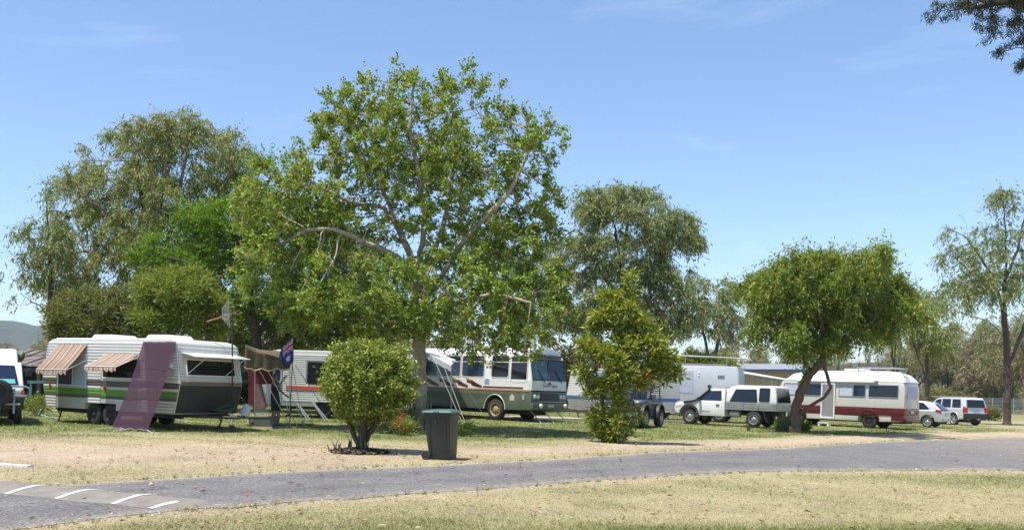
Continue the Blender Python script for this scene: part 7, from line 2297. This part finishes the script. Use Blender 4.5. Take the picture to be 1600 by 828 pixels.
# prickly pear by the shed
def cactus():
    r = np.random.default_rng(9)
    root = empty('prickly_pear_cactus', gp(36, 38.0), 0, 'grey-green prickly pear cactus between the campervan and dark shed', 'cactus')
    m = mat('cactus_skin', (.12, .17, .075), .6, var=.25, scale=8)
    def pad(p, d, s, dep):
        n = d.cross(Vector((r.normal(), r.normal(), 0)).normalized()).normalized()
        sd = d.cross(n)
        ring_f, mb = [], MB()
        k = 12
        c = p + d * s * .55
        vs = [c + n * s * .1, c - n * s * .1] + [c + d * s * .55 * math.sin(2 * math.pi * i / k) + sd * s * .36 * math.cos(2 * math.pi * i / k) for i in range(k)]
        fs = [(0, 2 + i, 2 + (i + 1) % k) for i in range(k)] + [(1, 2 + (i + 1) % k, 2 + i) for i in range(k)]
        mb.add(vs, fs).build('pad', m, root, angle=180)
        if dep < 4:
            for q in range(2):
                nd = (d + sd * r.normal(0, .5) + n * r.normal(0, .3) + Vector((0, 0, .35))).normalized()
                pad(c + d * s * .42 + sd * s * .2 * (q * 2 - 1), nd, s * .9, dep + 1)
    pad(Vector((0, 0, -.05)), Vector((0.1, 0, 1)).normalized(), .62, 0)
cactus()
# bark mulch ring under the round bush
def mulch():
    r = np.random.default_rng(12)
    c = at(563, 706)
    n = 2600
    a = r.random(n) * 6.283; rad = .62 * np.sqrt(r.random(n))
    x = c.x + np.cos(a) * rad * 1.05; y = c.y - .05 + np.sin(a) * rad
    z = g(x) + .10 * np.clip(1 - rad / .66, 0, 1) + .02 * r.random(n)
    s = .025 + .035 * r.random(n); b = r.random(n) * 6.28
    dx, dy = np.cos(b) * s, np.sin(b) * s
    tz = r.normal(0, .5, n) * s
    V = np.stack([np.stack([x - dx, y - dy, z - tz], 1), np.stack([x + dy * .4, y - dx * .4, z], 1), np.stack([x + dx, y + dy, z + tz], 1), np.stack([x - dy * .4, y + dx * .4, z + .012], 1)], 1).reshape(-1, 3)
    o = link('bark_mulch', np_mesh('bark_mulch', V, np.arange(4 * n).reshape(-1, 4)), leafmat('mulch_chip', [(0, (.035, .03, .025)), (.6, (.075, .062, .052)), (1, (.16, .135, .115))], .0))
    tag(o, 'dark bark mulch ring around the round bush trunk', 'mulch', kind='stuff')
mulch()
# hose and pipe lying in the grass by the campervan
def lying(name, pts, r_, m, label, cat):
    P_ = [at(*p) + Vector((0, 0, .03 + r_)) for p in pts]
    tag(MB().tube(P_, r_, 6).build(name, m), label, cat)
lying('garden_hose', [(58, 648), (66, 651), (78, 654), (92, 656)], .02, mat('hose_blue', (.25, .45, .55), .5), 'pale blue hose lying in the grass at the striped caravan rear', 'hose')
lying('white_pipe', [(54, 642), (72, 642.5), (92, 643)], .02, M['rope'], 'thin white pipe lying on the grass beyond the campervan', 'pipe')

# ================================================================ PERSON holding the flagpole
def person():
    d = 31.3
    base = gp(430, d)
    J = {}
    def P(n, x, y, z, r, par=None, ry=None):
        J[n] = ((x, y, z), (r, ry or r), par)
    # local x = towards the flagpole, y = away from the viewer
    P('pelvis', 0, 0, .98, .135, None, .115)
    P('waist', -.01, 0, 1.12, .125, 'pelvis', .10)
    P('chest', -.02, .0, 1.30, .15, 'waist', .115)
    P('neckb', -.015, 0, 1.46, .075, 'chest')
    P('neck', .0, 0, 1.53, .052, 'neckb')
    P('skull', .02, -.0, 1.63, .083, 'neck', .08)
    P('crown', .02, .005, 1.72, .072, 'skull')
    for s, nm in ((-1, 'n'), (1, 'f')):
        P('hip' + nm, .0, s * .09, .92, .098, 'pelvis')
        P('knee' + nm, .03 + s * .05, s * .10, .51, .062, 'hip' + nm)
        P('calf' + nm, .02 + s * .05, s * .10, .36, .058, 'knee' + nm)
        P('ankle' + nm, .0 + s * .06, s * .105, .09, .036, 'calf' + nm)
        P('ball' + nm, .12 + s * .06, s * .115, .035, .034, 'ankle' + nm)
        P('toe' + nm, .19 + s * .06, s * .12, .025, .024, 'ball' + nm)
        P('sh' + nm, -.01, s * .17, 1.43, .062, 'neckb')
    P('eln', .20, -.27, 1.30, .042, 'shn')
    P('wrn', .36, -.22, 1.50, .028, 'eln')
    P('palmn', .40, -.20, 1.56, .034, 'wrn', .018)
    P('elf', .05, .27, 1.18, .042, 'shf')
    P('wrf', .22, .25, 1.04, .028, 'elf')
    P('palmf', .28, .24, 1.00, .034, 'wrf', .018)
    for nm, c, dr in (('n', Vector((.40, -.20, 1.56)), Vector((.25, .3, .75))), ('f', Vector((.28, .24, 1.0)), Vector((.8, -.1, -.45)))):
        dr = dr.normalized()
        sd = dr.cross(Vector((0, 1, .2))).normalized()
        for i in range(4):
            o_ = sd * (.03 - .02 * i)
            l1 = (.045, .052, .048, .038)[i]
            p1 = c + o_ + dr * .05; p2 = p1 + (dr + Vector((.25, .35, 0))).normalized() * l1; p3 = p2 + (dr * .3 + Vector((.2, .8, -.2))).normalized() * l1 * .7
            P('fa%s%d' % (nm, i), *p1, .0105, 'palm' + nm); P('fb%s%d' % (nm, i), *p2, .0095, 'fa%s%d' % (nm, i)); P('fc%s%d' % (nm, i), *p3, .008, 'fb%s%d' % (nm, i))
        t1 = c + sd * .045 + dr * .005; t2 = t1 + (sd * .5 + dr * .5 + Vector((.1, .2, 0))).normalized() * .04
        P('ta' + nm, *t1, .012, 'palm' + nm); P('tb' + nm, *t2, .0095, 'ta' + nm)
    names = list(J)
    me = bpy.data.meshes.new('person')
    me.from_pydata([J[n][0] for n in names], [(names.index(J[n][2]), i) for i, n in enumerate(names) if J[n][2]], [])
    tmp = bpy.data.objects.new('person_tmp', me)
    COL.objects.link(tmp)
    md = tmp.modifiers.new('skin', 'SKIN'); md.use_smooth_shade = True
    sv = me.skin_vertices[0].data
    for i, n in enumerate(names):
        sv[i].radius = J[n][1]; sv[i].use_root = (n == 'pelvis')
    sb = tmp.modifiers.new('sub', 'SUBSURF'); sb.levels = 2; sb.render_levels = 2
    dg = bpy.context.evaluated_depsgraph_get()
    body = bpy.data.meshes.new_from_object(tmp.evaluated_get(dg))
    bpy.data.objects.remove(tmp)
    body.name = 'person'
    skin_m = mat('skin', (.36, .20, .13), .55, var=.1, scale=8)
    body.materials.clear()
    o = link('person', body, skin_m)
    o.location = base + Vector((0, 0, .01))
    o.rotation_euler = (0, 0, math.radians(-8))
    tag(o, 'person in dark singlet and shorts with one arm raised to the flagpole', 'person')
    # clothes: the body's own surface, let out a little
    bm0 = bmesh.new(); bm0.from_mesh(body)
    bmesh.ops.delete(bm0, geom=[v for v in bm0.verts if not v.link_faces], context='VERTS')
    bm0.to_mesh(body); bm0.normal_update()
    def cloth(name, test, off, m):
        bm = bm0.copy()
        bm.normal_update()
        nv = {v: v.normal.copy() for v in bm.verts}
        kill = [f for f in bm.faces if not test(f.calc_center_median())]
        bmesh.ops.delete(bm, geom=kill, context='FACES')
        for v in bm.verts: v.co += nv.get(v, v.normal) * off
        seen, best = set(), []
        for f0 in bm.faces:
            if f0 in seen: continue
            st_, isl = [f0], []
            seen.add(f0)
            while st_:
                f_ = st_.pop(); isl.append(f_)
                for e_ in f_.edges:
                    for q_ in e_.link_faces:
                        if q_ not in seen: seen.add(q_); st_.append(q_)
            if len(isl) > len(best): best = isl
        bb_ = set(best)
        bmesh.ops.delete(bm, geom=[f_ for f_ in bm.faces if f_ not in bb_], context='FACES')
        bmesh.ops.delete(bm, geom=[v for v in bm.verts if not v.link_faces], context='VERTS')
        mm = bpy.data.meshes.new(name); bm.to_mesh(mm); bm.free()
        for p in mm.polygons: p.use_smooth = True
        return link(name, mm, m, o)
    dark = mat('dark_singlet', (.022, .024, .032), .9, var=.2)
    cloth('singlet', lambda c: 1.0 < c.z < 1.47 and abs(c.y) < .175 and c.x < .15 and not (c.z > 1.40 and abs(c.y) < .055), .013, dark)
    cloth('shorts', lambda c: .52 < c.z <= 1.06 and c.x < .15 and abs(c.y) < .20, .022, mat('dark_shorts', (.02, .022, .03), .9, var=.2))
    cloth('hair', lambda c: c.z > 1.60 and abs(c.y) < .14 and (c.z > 1.69 or c.x < .01), .014, mat('hair', (.04, .028, .02), .8, var=.3))
    bm0.free()
    fc = MB()
    fc.lathe([(.001, .03), (.012, .02), (.016, 0)], (.095, 0, 1.625), 'x', 8).build('nose', skin_m, o)
    for s in (-1, 1):
        MB().lathe([(.001, .006), (.008, .004), (.010, 0)], (.092, s * .03, 1.652), 'x', 8).build('eye', M['black'], o)
        MB().box((.02, s * .083, 1.635), (.03, .016, .055)).build('ear', skin_m, o, bevel=.006)
    MB().box((.094, 0, 1.582), (.008, .045, .01)).build('mouth', mat('lips', (.25, .09, .07), .5), o)
person()
